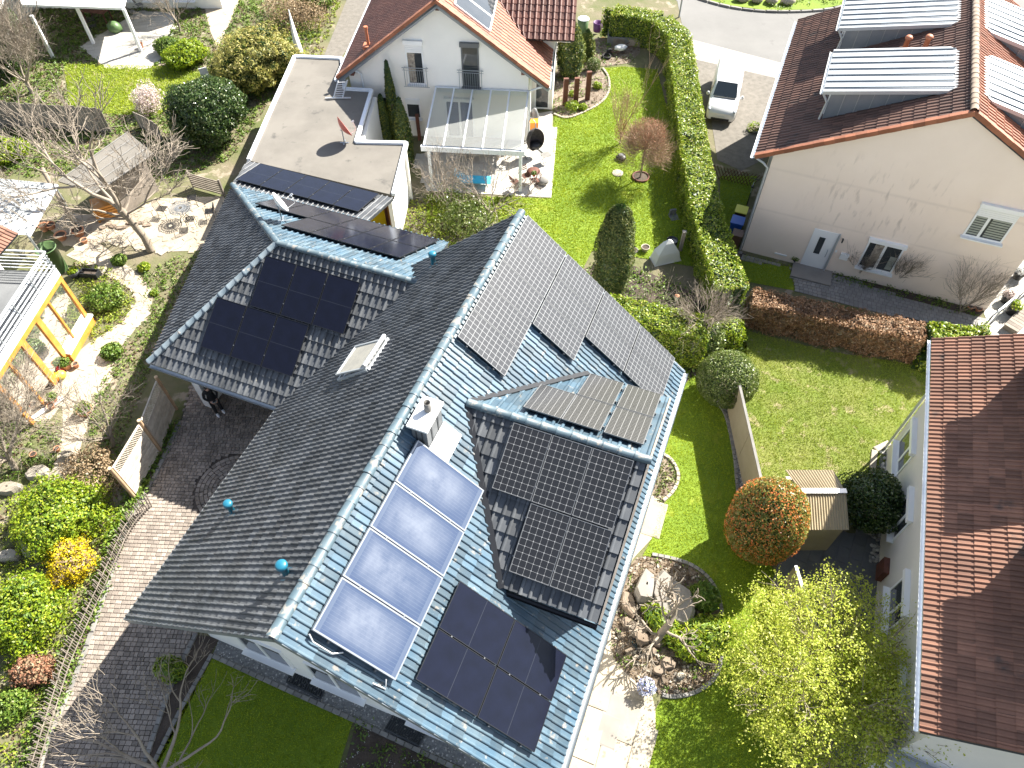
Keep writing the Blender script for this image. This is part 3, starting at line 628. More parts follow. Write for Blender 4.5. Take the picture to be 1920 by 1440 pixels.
class Roof:
    """tiles of every slope of one house: the largest seen become objects, the rest one mass per slope"""
    def __init__(s, T, mw): s.T = T; s.mw = mw; s.items = []; s.slopes = []
    def slope(s, poly, mt, tile=(0.30, 0.34, 1, 0.035), under=(), name='roof', th=0.14, shift=0.0, indiv=True):
        P = [Vector(p) for p in poly]
        u = (P[1] - P[0]).normalized(); n = (P[1] - P[0]).cross(P[2] - P[0]).normalized()
        if n.z < 0: n = -n
        v = n.cross(u)
        base = M().slab([p - n * 0.004 for p in P] if n.dot((P[1]-P[0]).cross(P[2]-P[1])) > 0 else [p - n * 0.004 for p in P][::-1], n, th).build(name, MT['underlay'], s.T)
        W, L, waves, amp = tile[:4]
        V, F = tile_base(W, L, waves, amp, tile[4] if len(tile) > 4 else .013); me = npmesh_idx('tile', V, F, mt, None, False)
        ST = np.array([((p - P[0]).dot(u), (p - P[0]).dot(v)) for p in P])
        lo, hi = ST.min(0), ST.max(0)
        ns = int(math.ceil((hi[0] - lo[0]) / W)) + 2; nt = int(math.ceil((hi[1] - lo[1]) / L)) + 1
        area = sum(ST[i][0] * ST[(i + 1) % len(ST)][1] - ST[(i + 1) % len(ST)][0] * ST[i][1] for i in range(len(ST)))
        Q = ST if area > 0 else ST[::-1]
        edges = []
        for i in range(len(Q)):
            a, b = Q[i], Q[(i + 1) % len(Q)]; d = (b - a) / np.linalg.norm(b - a); edges.append((d[1], -d[0], d[1] * a[0] - d[0] * a[1]))
        Rm = np.array([[u.x, v.x, n.x], [u.y, v.y, n.y], [u.z, v.z, n.z]]); p0 = np.array(P[0])
        rest = []
        s0 = lo[0] + (shift % W) - W
        cand = []
        for j in range(nt):
            for i in range(ns):
                a, b = s0 + i * W, lo[1] + j * L
                cor = [(a, b), (a + W, b), (a + W, b + L), (a, b + L)]
                val = [max(e[0] * c[0] + e[1] * c[1] - e[2] for e in edges) for c in cor]
                cen = max(e[0] * (a + W / 2) + e[1] * (b + L / 2) - e[2] for e in edges)
                if cen > 0.02 and min(val) > -0.04: continue
                full = max(val) < 0.012
                hid = any(x0 - 0.05 < a + W / 2 < x1 + 0.05 and y0 - 0.05 < b + L / 2 < y1 + 0.05 for x0, x1, y0, y1 in under)
                cand.append((a, b, full, hid))
        sl = len(s.slopes)
        s.slopes.append(dict(base=base, V=V, F=F, me=me, Rm=Rm, p0=p0, edges=edges, mt=mt, rest=[]))
        for a, b, full, hid in cand:
            jit = (random.uniform(-.004, .004), random.uniform(-.005, .005), random.uniform(-.003, .004), random.uniform(-.006, .006))
            c = Rm @ np.array([a + W / 2, b + L / 2, 0]) + p0
            wc = s.mw @ Vector(c); r = Vector((wc.x, wc.y, wc.z - CAM_H)); zc = r.dot(Vector(CF))
            px, py = 960 + FOC * r.dot(Vector(CR)) / zc, 720 + FOC * r.dot(Vector(CD)) / zc
            vis = full and not hid and indiv and -5 < px < 1925 and -5 < py < 1445
            s.items.append((zc if vis else 1e9, sl, a, b, jit))
        return s.slopes[-1]
    def finish(s, limit=300, name='tile'):
        s.items.sort(key=lambda q: q[0])
        for k, (zc, sl, a, b, j) in enumerate(s.items):
            S = s.slopes[sl]
            if k < limit and zc < 1e8:
                o = link(name, S['me'], S['base'])
                p = S['Rm'] @ np.array([a + j[0], b + j[1], j[2]]) + S['p0']
                Rr = Matrix([list(r) for r in S['Rm']]).to_4x4(); o.matrix_local = Matrix.Translation(p) @ Rr @ Matrix.Rotation(j[3], 4, 'Z')
            else: S['rest'].append((a, b, j))
        for S in s.slopes:
            if not S['rest']: continue
            V, F = S['V'], S['F']; A = np.array([(a + j[0], b + j[1], j[2]) for a, b, j in S['rest']])
            W = V[None] + A[:, None, :]
            for ex, ey, ec in S['edges']:
                viol = W[:, :, 0] * ex + W[:, :, 1] * ey - ec
                m = viol > 0.012
                if abs(ex) > 0.35: W[:, :, 0] -= np.where(m, (viol - 0.012) / ex, 0)
                elif ey > 0: W[:, :, 1] -= np.where(m & (viol > 0.05), (viol - 0.05) / ey, 0)
            W = W.reshape(-1, 3) @ S['Rm'].T + S['p0']
            FF = (F[None] + (np.arange(len(A)) * len(V))[:, None, None]).reshape(-1, 4)
            o = link(name + '_field', npmesh_idx(name + '_field', W, FF, S['mt'], np.repeat(RNG.random(len(A)), len(F)), False), S['base']); o['kind'] = 'stuff'

def ridge(parent, p, q, mt, r=0.13, step=0.36, name='ridge_tile', lift=0.02, flare=1.05):
    """half round caps laid one over the next from p to q, each its own part"""
    p, q = Vector(p), Vector(q); L = (q - p).length; n = max(1, round(L / step)); st = L / n
    d = (q - p).normalized(); side = d.cross(Vector((0, 0, 1))).normalized(); up = side.cross(d)
    rows = []
    for y, rr in ((0, r * flare), (0.05, r * flare), (0.055, r), (st * 1.06, r * 0.94)):
        rows.append([(rr * math.cos(t), y, rr * 0.8 * math.sin(t)) for t in [math.pi * (1.08 - 1.16 * k / 8) for k in range(9)]])
    me = M().grid(rows, 0, True, flip=True).mesh(mt, name)
    for k in range(n):
        o = link(name, me, parent)
        a = p + d * st * k + up * (lift + random.uniform(-.004, .006))
        o.matrix_local = Matrix(((side.x, d.x, up.x, a.x), (side.y, d.y, up.y, a.y), (side.z, d.z, up.z, a.z), (0, 0, 0, 1)))

def gutter(parent, p, q, mt, r=0.07, name='gutter', below=0.06):
    p, q = Vector(p), Vector(q); d = (q - p).normalized(); side = d.cross(Vector((0, 0, 1))).normalized()
    m = M(); rows = []
    for e in (p, q):
        rows.append([e + side * r * math.cos(t) + Vector((0, 0, -below + r * math.sin(t))) for t in [math.pi + math.pi * k / 6 for k in range(7)]])
    m.grid(rows, 0, True); m.grid([[x - Vector((0, 0, 0.006)) + (x - (e + Vector((0, 0, -below)))) * 0.08 for x in rr] for rr, e in zip(rows, (p, q))], 0, True, flip=True)
    return m.build(name, mt, parent)

# ------------------------------------------------------------------ generic parts
def window(T, o, x, z, w, h, y=0.0, mats=None, panes=2, sill=True, box=0.0, shutter=0.0, fill=None, split=None, frame='frame', name='window', mx=None):
    """window set in a wall whose face is the plane local y=0 facing -y; x,z lower left corner; children: frame, pane, sill, roller box, shutter"""
    f = MT[frame]
    m = M(); b = 0.07; y0, y1 = y - 0.035, y + 0.05
    m.box(x, x + w, y0, y1, z, z + b); m.box(x, x + w, y0, y1, z + h - b, z + h)
    m.box(x, x + b, y0, y1, z + b, z + h - b); m.box(x + w - b, x + w, y0, y1, z + b, z + h - b)
    xs = [x + b]
    for k in range(1, panes):
        c = x + b + (w - 2 * b) * (split if split else k / panes); m.box(c - 0.05, c + 0.05, y0, y1, z + b, z + h - b); xs += [c - 0.05, c + 0.05]
    xs.append(x + w - b)
    wo = m.build(name, f, T)
    if mx is not None: wo.matrix_local = mx
    for k in range(panes):
        M().box(xs[2 * k], xs[2 * k + 1], y - 0.012, y + 0.006, z + b, z + h - b).build('pane', MT['pane'], wo)
    if fill:
        q = M(); q.box(x + b, x + w - b, y - 0.022, y - 0.014, z + b, z + b + 0.01)
    if sill: M().box(x - 0.06, x + w + 0.06, y - 0.20, y + 0.02, z - 0.06, z - 0.005).build('sill', f, wo)
    if box: M().box(x - 0.04, x + w + 0.04, y - 0.16, y + 0.02, z + h + 0.004, z + h + box).build('roller_box', f, wo)
    if shutter: 
        mm = M(); n = max(2, int(shutter / 0.07))
        for k in range(n): mm.box(x + 0.03, x + w - 0.03, y - 0.055, y - 0.036, z + h - shutter + k * shutter / n, z + h - shutter + (k + 0.9) * shutter / n)
        mm.build('shutter', f, wo)
    return wo

def wall_box(T, name, x0, x1, y0, y1, z0, z1, m): return M().box(x0, x1, y0, y1, z0, z1).build(name, m, T)

# ------------------------------------------------------------------ main house (local x across, y along the ridge, ridge south end at 0,0)
YAW = R(21.347)
MO = (-4.5046, 4.3828, 0.0)
MW = Matrix.Translation(MO) @ Matrix.Rotation(-YAW, 4, 'Z')
ZR = 8.74
KL, KR = 5.505 / 6.29, 4.77 / 5.71
zl = lambda x: ZR + KL * x
zrt = lambda x: ZR - KR * x
house = thing('solar_house', 'long house with blue tiled gable roof covered in solar panels in the middle', 'house', MO, -YAW)
rf = Roof(house, MW)
# hidden areas under panels on the right slope: s along y, t up from the eave
tt = lambda X: (5.71 - X) / math.cos(math.atan(KR))
und = [(0.67, 2.95, tt(4.98), tt(2.30)), (0.40, 5.15, tt(2.0), tt(0.40)), (8.13, 13.17, tt(1.37), tt(.1)), (10.13, 13.17, tt(2.66), tt(1.37)), (11.13, 13.17, tt(5.2), tt(2.66)), (3.6, 10.0, 0, tt(3.0)), (4.9, 5.9, tt(1.2), tt(.4))]
SR = rf.slope([(5.71, 0, zrt(5.71)), (5.71, 13.17, zrt(5.71)), (0, 13.17, ZR), (0, 0, ZR)], MT['tile_blue_n'], (0.33, 0.345, 2, 0.034, .016), und)
SL = rf.slope([(-6.29, 13.17, zl(-6.29)), (-6.29, 0, zl(-6.29)), (0, 0, ZR), (0, 13.17, ZR)], MT['tile_grey'], (0.33, 0.345, 2, 0.040, .026))
ridge(SR['base'], (0, 0, ZR + .03), (0, 13.17, ZR + .03), MT['ridge_blue'], r=0.125, step=0.38)
# dormer: cross gable on the right slope
DRX, DY, DZ = 5.57, 6.85, 7.92
kd = (7.92 - 6.07) / (6.85 - 3.46)
xr = (ZR - DZ) / KR
dS = rf.slope([(3.2, 3.46, 6.07), (DRX, 3.46, 6.07), (DRX, DY, DZ), (xr, DY, DZ)], MT['tile_grey'], (0.24, 0.40, 1, 0.045, .03), [(0, 1.0, 0, 1), (0.1, 2.2, 0.35, 2.1), (1.0 - 2.0, 2.2, 2.0, 3.9)], th=0.10)
dN = rf.slope([(DRX, 10.2, 6.09), (3.17, 10.2, 6.09), (xr, DY, DZ), (DRX, DY, DZ)], MT['tile_blue_n'], (0.24, 0.40, 1, 0.045), [(0.1, 3.4, 0.1, 3.6)], th=0.10)
ridge(dS['base'], (xr, DY, DZ + .03), (DRX + .05, DY, DZ + .03), MT['ridge_blue'], r=0.12, step=0.40)
rf.finish(300)
m = M()   # lead valleys of the dormer
for a, b in (((xr, DY - .02, DZ + .03), (3.22, 3.40, 6.10)), ((xr, DY + .02, DZ + .03), (3.2, 10.25, 6.12))): m.beam(Vector(a) + Vector((0, 0, .03)), Vector(b) + Vector((0, 0, .03)), 0.15, 0.05)
m.build('valley_flashing', MT['blackmetal'], house)
# walls
m = M()
gx0, gx1, gy0, gy1 = -5.55, 5.15, 0.95, 12.3
pent = [(gx0, 0), (gx1, 0), (gx1, zrt(gx1) - .2), (0, ZR - .2), (gx0, zl(gx0) - .2)]
m.face([(x, gy0, z) for x, z in pent]); m.face([(x, gy1, z) for x, z in pent[::-1]])
m.face([(gx0, gy1, 0), (gx0, gy0, 0), (gx0, gy0, zl(gx0) - .2), (gx0, gy1, zl(gx0) - .2)]); m.face([(gx1, gy0, 0), (gx1, gy1, 0), (gx1, gy1, zrt(gx1) - .2), (gx1, gy0, zrt(gx1) - .2)])
m.build('wall', MT['white'], house)
m = M(); m.face([(5.2, 4.0, 3.5), (5.2, 9.7, 3.5), (5.2, 9.7, 6.2), (5.2, DY, DZ - .15), (5.2, 4.0, 6.2)]); m.face([(5.2, 4.0, 3.5), (5.2, 4.0, 6.2), (3.6, 4.0, 6.2), (3.6, 4.0, 5.0)]); m.build('dormer_wall', MT['white'], house)
for x in (-3.9, -1.6, 1.4): window(house, None, x, 0.9, 1.6, 1.5, gy0 - .03)
# barge boards and gutters
for y in (0.02, 13.15):
    for x, zf in ((-6.29, zl), (5.71, zrt)): M().beam((0, y, ZR - .08), (x, y, zf(x) - .08), 0.05, 0.18).build('barge_board', MT['zinc_dark'], house)
gutter(house, (-6.36, 13.17, zl(-6.29) + .02), (-6.36, 0, zl(-6.29) + .02), MT['steel'], r=.055, below=.09)
gutter(house, (5.80, 0, zrt(5.71) + .02), (5.80, 13.17, zrt(5.71) + .02), MT['steel'], r=0.085)
gutter(house, (DRX - 0.0, 3.38, 6.07), (3.3, 3.38, 6.07), MT['blackmetal'], r=0.06)
m = M(); m.beam((DRX + .03, DY, DZ - .03), (DRX + .03, 3.46, 6.04), 0.05, 0.16); m.beam((DRX + .03, DY, DZ - .03), (DRX + .03, 10.2, 6.06), 0.05, 0.16); m.build('dormer_barge', MT['wood_grey'], house)
# chimney
m = M(); m.box(0.36, 0.74, 5.18, 5.95, 7.9, 8.90); ch = m.build('chimney', MT['slate'], house)
m = M()
for y in (5.38, 5.70): m.box(0.735, 0.752, y, y + 0.05, 7.9, 8.89)
for x in (0.45, 0.60): m.box(x, x + .03, 5.165, 5.185, 7.9, 8.89)
m.build('seam', MT['slate_dark'], ch)
M().box(0.28, 0.80, 5.11, 6.02, 8.90, 8.965).build('cap', MT['cover'], ch)
m = M(); m.lathe([(0.085, 8.96), (0.085, 9.26), (0.072, 9.26), (0.072, 8.99), (0.0, 8.98)], (0.56, 5.68, 0), 16); m.build('flue', MT['kerbstone'], ch)
m = M(); m.slab([(0.76, 5.16, zrt(.76) + .11), (1.20, 5.16, zrt(1.20) + .11), (1.20, 5.98, zrt(1.20) + .11), (0.76, 5.98, zrt(.76) + .11)], (0.64, 0, 0.76), 0.02); m.build('flashing', MT['cover'], ch)
# roof window standing open on the left slope
m = M(); n = Vector((-KL, 0, 1)).normalized(); u = Vector((1, 0, KL)).normalized()
c0 = Vector((-3.62, 7.72, zl(-3.62) + .06)); wv = Vector((0, 1.22, 0)); lv = u * 1.52
for a, b in ((c0, c0 + wv), (c0 + lv, c0 + lv + wv), (c0, c0 + lv), (c0 + wv, c0 + wv + lv)): m.beam(a + n * .03, b + n * .03, 0.09, 0.10, up=n)
sk = m.build('roof_window', MT['zinc'], house)
hinge = c0 + lv * 0.98 + n * .10; dn = (-u * math.cos(R(5)) + n * math.sin(R(5)))
m = M()
for q in (.03, .97): m.beam(hinge + wv * q, hinge + wv * q + dn * 1.42, .05, .05, up=n)
m.beam(hinge + wv * .06 + dn * 1.40, hinge + wv * .94 + dn * 1.40, .05, .05, up=n); m.build('sash', MT['zinc'], sk)
m = M(); q4 = [hinge + wv * .05 + dn * .06, hinge + wv * .95 + dn * .06, hinge + wv * .95 + dn * 1.38, hinge + wv * .05 + dn * 1.38]; m.face(q4[::-1]); m.build('pane', MT['roof_pane'], sk)
M().slab([c0 + n * .02, c0 + wv + n * .02, c0 + wv + lv + n * .02, c0 + lv + n * .02][::-1], n, .02).build('lining', MT['white_pale'], sk)
M().tube([c0 + lv + n * .19, c0 + lv + wv + n * .19], 0.07, 8).build('cover_strip', MT['alu'], sk)
# blue vent cowls
for x, y in ((-4.6, 3.27), (-0.7, 1.35), (-2.76, 12.53)):
    z = zl(x); m = M(); m.lathe([(0.08, -.05), (0.075, 0.36), (0.115, 0.37), (0.13, 0.42), (0.125, 0.48), (0.09, 0.51), (0, 0.515)], (x, y, z + .03), 14); v = m.build('vent_pipe', MT['teal'], house)
    m = M(); m.slab([(x - .2, y - .16, zl(x - .2) + .05), (x - .2, y + .16, zl(x - .2) + .05), (x + .2, y + .16, zl(x + .2) + .05), (x + .2, y - .16, zl(x + .2) + .05)][::-1], n, .02); m.build('collar', MT['teal'], v)

# ------------------------------------------------------------------ garage wing (same frame)
wing = thing('garage_wing', 'hip roofed garage wing with dark glossy tiles left of the long house', 'garage', MO, -YAW)
gw = Roof(wing, MW)
GZ, GY = 6.03, 11.85
swc, nwc = Vector((-11.47, 7.52, 3.23)), Vector((-14.25, 16.45, 3.50))
s55 = 0.55; yk = 16.6; zk = GZ - s55 * (yk - GY)
gwid = lambda v: 0
gS = gw.slope([(-11.47, 7.52, 3.23), (-6.0, 7.52, 3.23), (-3.05, GY, GZ), (-8.25, GY, GZ)], MT['tile_grey'], (0.235, 0.40, 1, 0.05, .03), [(1.8, 5.4, 1.1, 2.95), (3.1, 6.7, 2.75, 4.75)], shift=0.05)
gW = gw.slope([(-14.25, yk, zk), (-11.47, 7.52, 3.23), (-8.25, GY, GZ)], MT['tile_grey'], (0.33, 0.345, 2, 0.040, .026))
gN = gw.slope([(-4.3, yk, zk), (-14.25, yk, zk), (-8.25, GY, GZ), (-3.05, GY, GZ)], MT['tile_blue_n'], (0.235, 0.38, 1, 0.045), [(0, 7.2, 0, 2.3), (0, 5.2, 2.0, 4.0)])
ye = 18.72; ze = zk - 0.2 * (ye - yk)
gE = gw.slope([(-7.85, ye, ze), (-15.1, ye, ze), (-14.3, yk, zk + .02), (-7.85, yk, zk + .02)], MT['tile_grey'], (0.235, 0.38, 1, 0.045), [(0.5, 6.5, 0.1, 1.9)], th=0.10)
gw.finish(300)
ridge(gS['base'], (-8.25, GY, GZ + .03), (-3.05, GY, GZ + .03), MT['ridge_blue'], r=0.115, step=0.40)
ridge(gS['base'], swc + Vector((0, 0, .03)), (-8.25, GY, GZ + .03), MT['ridge_grey'], r=0.125, step=0.38)
ridge(gN['base'], (-14.25, yk, zk + .03), (-8.25, GY, GZ + .03), MT['ridge_blue'], r=0.12, step=0.40)
gutter(wing, swc + Vector((0, -.07, 0)), (-6.1, 7.45, 3.23), MT['zinc'])
gutter(wing, (-14.3, yk, zk), swc + Vector((-.07, 0, 0)), MT['wood_pole'], r=0.05)
m = M()
m.box(-10.98, -10.72, 8.3, 10.6, 0, 3.45); m.box(-10.72, -3.2, 10.6, 10.85, 0, 3.6)
d = (nwc - swc); m.beam((-10.85, 8.4, 1.55), (-13.55, 16.2, 1.55), 0.25, 3.1)
m.build('wall', MT['white'], wing)
m = M(); m.box(-11.04, -10.99, 8.24, 8.30, 0, 2.9); m.box(-10.98, -10.7, 8.22, 8.29, 0, 2.9); m.build('corner_trim', MT['white_pale'], wing)
m = M()
for k in range(9): m.box(-10.6, -6.4, 10.5, 10.58, 0.02 + k * .25, 0.25 + k * .25)
m.build('garage_door', MT['slate'], wing)

# ------------------------------------------------------------------ solar panels
def loc2w(p): return MW @ Vector(p)
PN = dict(
    white=panelmat('cells_white_grid', 6, 10, (0.020, 0.021, 0.023), (0.34, 0.34, 0.34), 0.015, 0.11),
    fine=panelmat('cells_fine_grid', 6, 20, (0.030, 0.031, 0.033), (0.20, 0.20, 0.20), 0.035, 0.0, rough=0.2),
    strip=panelmat('cells_pale_grid', 6, 10, (0.036, 0.038, 0.042), (0.24, 0.245, 0.25), 0.04, 0.0, rough=0.3),
    black=panelmat('cells_black', 6, 10, (0.006, 0.007, 0.012), (0.045, 0.05, 0.06), 0.0, 0.0, mid='y', cell2=(0.009, 0.011, 0.024)),
    thermal=panelmat('collector_glass', 14, 1, (0.036, 0.055, 0.105), (0.062, 0.083, 0.13), 0.05, 0.0, rough=0.25, glare_haze=(0.19, 0.21, 0.25)),
)
def solar_panel(kind, p, u, v, w, l, label, group, frame='panel_black', off=0.13, name='solar_module', cat='solar panel', th=0.035, clamps=True):
    """panel lying parallel to a roof: p lower left corner (main frame), u across, v up the slope"""
    u, v = Vector(u).normalized(), Vector(v).normalized(); n = u.cross(v)
    t = bpy.data.objects.new(name, None); COL.objects.link(t); t.empty_display_size = .1
    o = Vector(p) + n * off
    t.matrix_world = MW @ Matrix(((u.x, v.x, n.x, o.x), (u.y, v.y, n.y, o.y), (u.z, v.z, n.z, o.z), (0, 0, 0, 1)))
    tag(t, label, cat, group)
    key = (kind, round(w, 3), round(l, 3), frame)
    if key not in PCACHE:
        m = M(); b = 0.016 if kind != 'thermal' else 0.035; g = 0.008
        m.box(g, w - g, g, g + b, 0, th); m.box(g, w - g, l - g - b, l - g, 0, th); m.box(g, g + b, g + b, l - g - b, 0, th); m.box(w - g - b, w - g, g + b, l - g - b, 0, th)
        q = M(); q.face([(g + b, g + b, th - .006), (w - g - b, g + b, th - .006), (w - g - b, l - g - b, th - .006), (g + b, l - g - b, th - .006)], uv=[(0, 0), (1, 0), (1, 1), (0, 1)])
        q.face([(g + b, g + b, .002), (g + b, l - g - b, .002), (w - g - b, l - g - b, .002), (w - g - b, g + b, .002)], uv=[(.3, .3)] * 4)
        c = M()
        c.box(-.03, w + .03, l * .22 - .02, l * .22 + .02, -off + .05, -.002); c.box(-.03, w + .03, l * .78 - .02, l * .78 + .02, -off + .05, -.002)
        for y in (l * .22, l * .78): c.box(w - .014, w + .014, y - .016, y + .016, th, th + .006)
        PCACHE[key] = (m.mesh(MT[frame], 'frame'), q.mesh(PN[kind], 'glass'), c.mesh(MT['panel_grey'], 'rail'))
    a, b_, c_ = PCACHE[key]
    link('frame', a, t); link('glass', b_, t)
    if clamps: link('rail', c_, t)
    return t
PCACHE = {}
cR = math.cos(math.atan(KR)); vR = Vector((-1, 0, KR)).normalized(); uR = Vector((0, 1, 0))
rows = ('lower', 'upper'); 
# four all black modules at the south end of the right slope
for i, ew in enumerate(('gutter side', 'ridge side')):
    for j, ns in enumerate(('southern', 'northern')):
        X = 4.98 - i * 1.335; p = (X, 0.68 + j * 1.14, zrt(X))
        solar_panel('black', p, uR, vR, 1.134, 1.735, 'all black panel in block of four, %s row, %s one' % (ew, ns), 'all black panels at the front end of the house roof')
# four solar thermal collectors along the ridge
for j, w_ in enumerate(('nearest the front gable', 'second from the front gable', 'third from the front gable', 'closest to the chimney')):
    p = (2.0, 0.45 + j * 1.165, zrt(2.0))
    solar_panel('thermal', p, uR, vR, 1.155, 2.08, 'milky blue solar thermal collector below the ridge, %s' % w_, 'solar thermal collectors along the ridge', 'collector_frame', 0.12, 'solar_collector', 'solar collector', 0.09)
m = M()   # pipes at the lowest collector: part of the house plumbing
zz = lambda x, y, o: (x, y, zrt(x) + o)
m.tube([zz(.5, .38, .16), zz(.6, .30, .12), zz(.95, .30, .10), zz(1.1, .42, .12)], 0.018, 6); m.tube([zz(1.95, .40, .18), zz(2.0, .25, .10), zz(1.75, .22, .08)], 0.018, 6); m.build('collector_pipe', MT['alu'], house)
# stepped field of twelve pale grid modules at the far end
ordn = ('first', 'second', 'third', 'fourth', 'fifth')
for r_, (X0, cnt, rown) in enumerate(((1.37, 5, 'top row below the ridge'), (2.66, 3, 'second row from the ridge'), (3.95, 2, 'third row from the ridge'), (5.24, 2, 'lowest row above the gutter'))):
    for k in range(cnt):
        y1 = 13.13 - k * 1.005; p = (X0, y1 - 1.0, zrt(X0))
        solar_panel('strip', p, uR, vR, 1.0, 1.655, 'white gridded panel, %s, %s from far gable' % (rown, ordn[k]), 'stepped field of gridded panels at the far end', 'panel_grey')
# dormer modules
vS = Vector((0, 1, kd)).normalized(); uS = Vector((1, 0, 0))
zS = lambda y: 6.07 + kd * (y - 3.46)
for y, xs, rn in ((5.30, (2.26, 3.265, 4.27), 'upper row'), (3.82, (3.27, 4.275), 'lower row')):
    for k, x in enumerate(xs):
        pos = (('left', 'middle', 'right') if len(xs) == 3 else ('left', 'right'))[k]
        solar_panel('white', (x, y, zS(y)), uS, vS, 1.0, 1.665, 'white diamond grid panel on shaded dormer slope, %s %s' % (rn, pos), 'panels on the shaded dormer slope', 'panel_grey')
vN = Vector((0, -1, kd)).normalized(); uN = Vector((-1, 0, 0)); zN = lambda y: 6.09 + kd * (10.2 - y)
for y, xs, rn in ((8.62, (3.27, 4.275, 5.35), 'row along the dormer ridge'), (10.05, (4.27, 5.35), 'row by the dormer valley')):
    for k, x in enumerate(xs):
        pos = (('inner', 'middle', 'outer') if len(xs) == 3 else ('inner', 'outer'))[k]
        solar_panel('fine', (x, y, zN(y)), uN, vN, 1.0, 1.60, 'fine grid panel on sunlit dormer slope, %s, %s one' % (rn, pos), 'panels on the sunlit dormer slope', 'panel_grey')
# garage wing front slope
kg = (GZ - 3.23) / (GY - 7.52); vG = Vector((0, 1, kg)).normalized(); zG = lambda y: 3.23 + kg * (y - 7.52)
for y, x0, rn in ((9.94, -8.42, 'upper row'), (8.42, -9.68, 'lower row')):
    for k, pos in enumerate(('left', 'middle', 'right')):
        x = x0 + k * 1.195
        solar_panel('black', (x, y, zG(y)), uS, vG, 1.185, 1.78, 'black panel on garage wing front slope, %s %s' % (rn, pos), 'black panels on the front of the garage wing')
# garage wing back slope
vB = Vector((0, -1, s55)).normalized(); zB = lambda y: GZ - s55 * (y - GY)
for y, xs, rn in ((14.72, 4, 'row nearest the wing ridge'), (16.22, 6, 'second row from the wing ridge')):
    for k in range(xs):
        x = -4.5 - k * 1.185
        solar_panel('black', (x, y, zB(y)), uN, vB, 1.175, 1.70, 'black panel on wing back slope, %s, %s from the right' % (rn, ('first', 'second', 'third', 'fourth', 'fifth', 'sixth')[k]), 'black panels on the back of the garage wing')
vE = Vector((0, -1, 0.2)).normalized(); zE = lambda y: zk - 0.2 * (y - yk)
for k in range(5):
    x = -8.42 - k * 1.17
    solar_panel('black', (x, 18.55, zE(18.55)), uN, vE, 1.16, 1.75, 'blue black panel on low back roof beside gravel flat roof, %s from right' % ordn[k], 'row of five panels by the flat roof', off=0.15)

# satellite dishes
def dish(p, az, m_, label, r=0.42, el=25, hgt=0.75):
    t = thing('satellite_dish', label, 'satellite dish', p, 0)
    c = Vector((0, 0, hgt)); d = Vector((math.sin(az) * math.cos(R(el)), math.cos(az) * math.cos(R(el)), math.sin(R(el))))
    s = Vector((math.cos(az), -math.sin(az), 0)); up = s.cross(d)
    rows = []
    for q in (0.02, 0.3, 0.6, 0.85, 1.0): rows.append([c + d * (0.16 * q * q * r / .42) + (s * math.cos(a) * 0.92 + up * math.sin(a)) * r * q for a in [2 * math.pi * k / 24 for k in range(24)]])
    mm = M().grid(rows, 0, True, True); mm.grid([[x - d * .012 for x in rr] for rr in rows], 0, True, True, True); mm.build('reflector', m_, t)
    e = c - up * r * .95 + d * .5
    mm = M(); mm.tube([(0, 0, 0), (0, 0, hgt - .1), c - d * .06], 0.025, 8); mm.beam((-.2, 0, .012), (.2, 0, .012), .06, .02); mm.beam((0, -.2, .036), (0, .2, .036), .06, .02); mm.build('mast', MT['steel'], t)
    mm = M(); mm.tube([c - up * r * .95 + d * .12, e, c + d * .62 - up * .1 * r], 0.014, 6); mm.build('arm', MT['alu'], t)
    q = c + d * .62 - up * .1 * r; mm = M(); mm.tube([q - d * .08, q + d * .05], [.035, .04], 10); mm.build('receiver', MT['alu'], t)
    return t
dish(loc2w((-9.75, 14.0, GZ - s55 * (14.0 - GY) + .06)), R(64), MT['cover'], 'white satellite dish on the wing roof among black panels', 0.42)

# ------------------------------------------------------------------ flat roofed garage between the houses
FZ = 2.9
fp = [at(467, 301, FZ), at(553, 107, FZ), at(641, 111, FZ), at(646, 168, FZ), at(697, 171, FZ), at(668, 268, FZ), at(762, 270, FZ), at(738, 366, FZ)]
fo = fp[0].copy(); fo.z = 0
flat = thing('flat_roof_garage', 'flat roofed garage with grey bitumen roof and pale metal edge', 'garage', fo)
fl = [(p.x - fo.x, p.y - fo.y) for p in fp]
M().prism(fl, FZ - 0.22, FZ).build('roof', MT['bitumen'], flat)
m = M()
for i in range(7):
    a, b = Vector((*fl[i], FZ + .03)), Vector((*fl[i + 1], FZ + .03)); d = (b - a).normalized(); q = Vector((d.y, -d.x, 0)) * 0.09
    m.beam(a + q * 0 - d * .002 * i, b, 0.17, 0.14 + .003 * i)
m.build('roof_edge', MT['alu_white'], flat)
m = M()
ins = [Vector((*p, 0)) for p in fl]; cen = sum(ins, Vector()) / len(ins)
for i in (0, 1, 5, 6):
    a, b = ins[i], ins[i + 1]; d = (b - a).normalized(); q = Vector((d.y, -d.x, 0)) * 0.22
    m.beam(a + q + Vector((0, 0, 1.3)), b + q + Vector((0, 0, 1.3)), 0.18, 2.6)
m.beam(ins[4] + Vector((.1, 0, 1.3)), ins[5] + Vector((.1, 0, 1.3)), 0.18, 2.6)
m.build('wall', MT['white'], flat)
dish(at(646, 268, FZ + .0), R(60), MT['dish_red'], 'red satellite dish on the flat garage roof', 0.52, 24, 0.72)
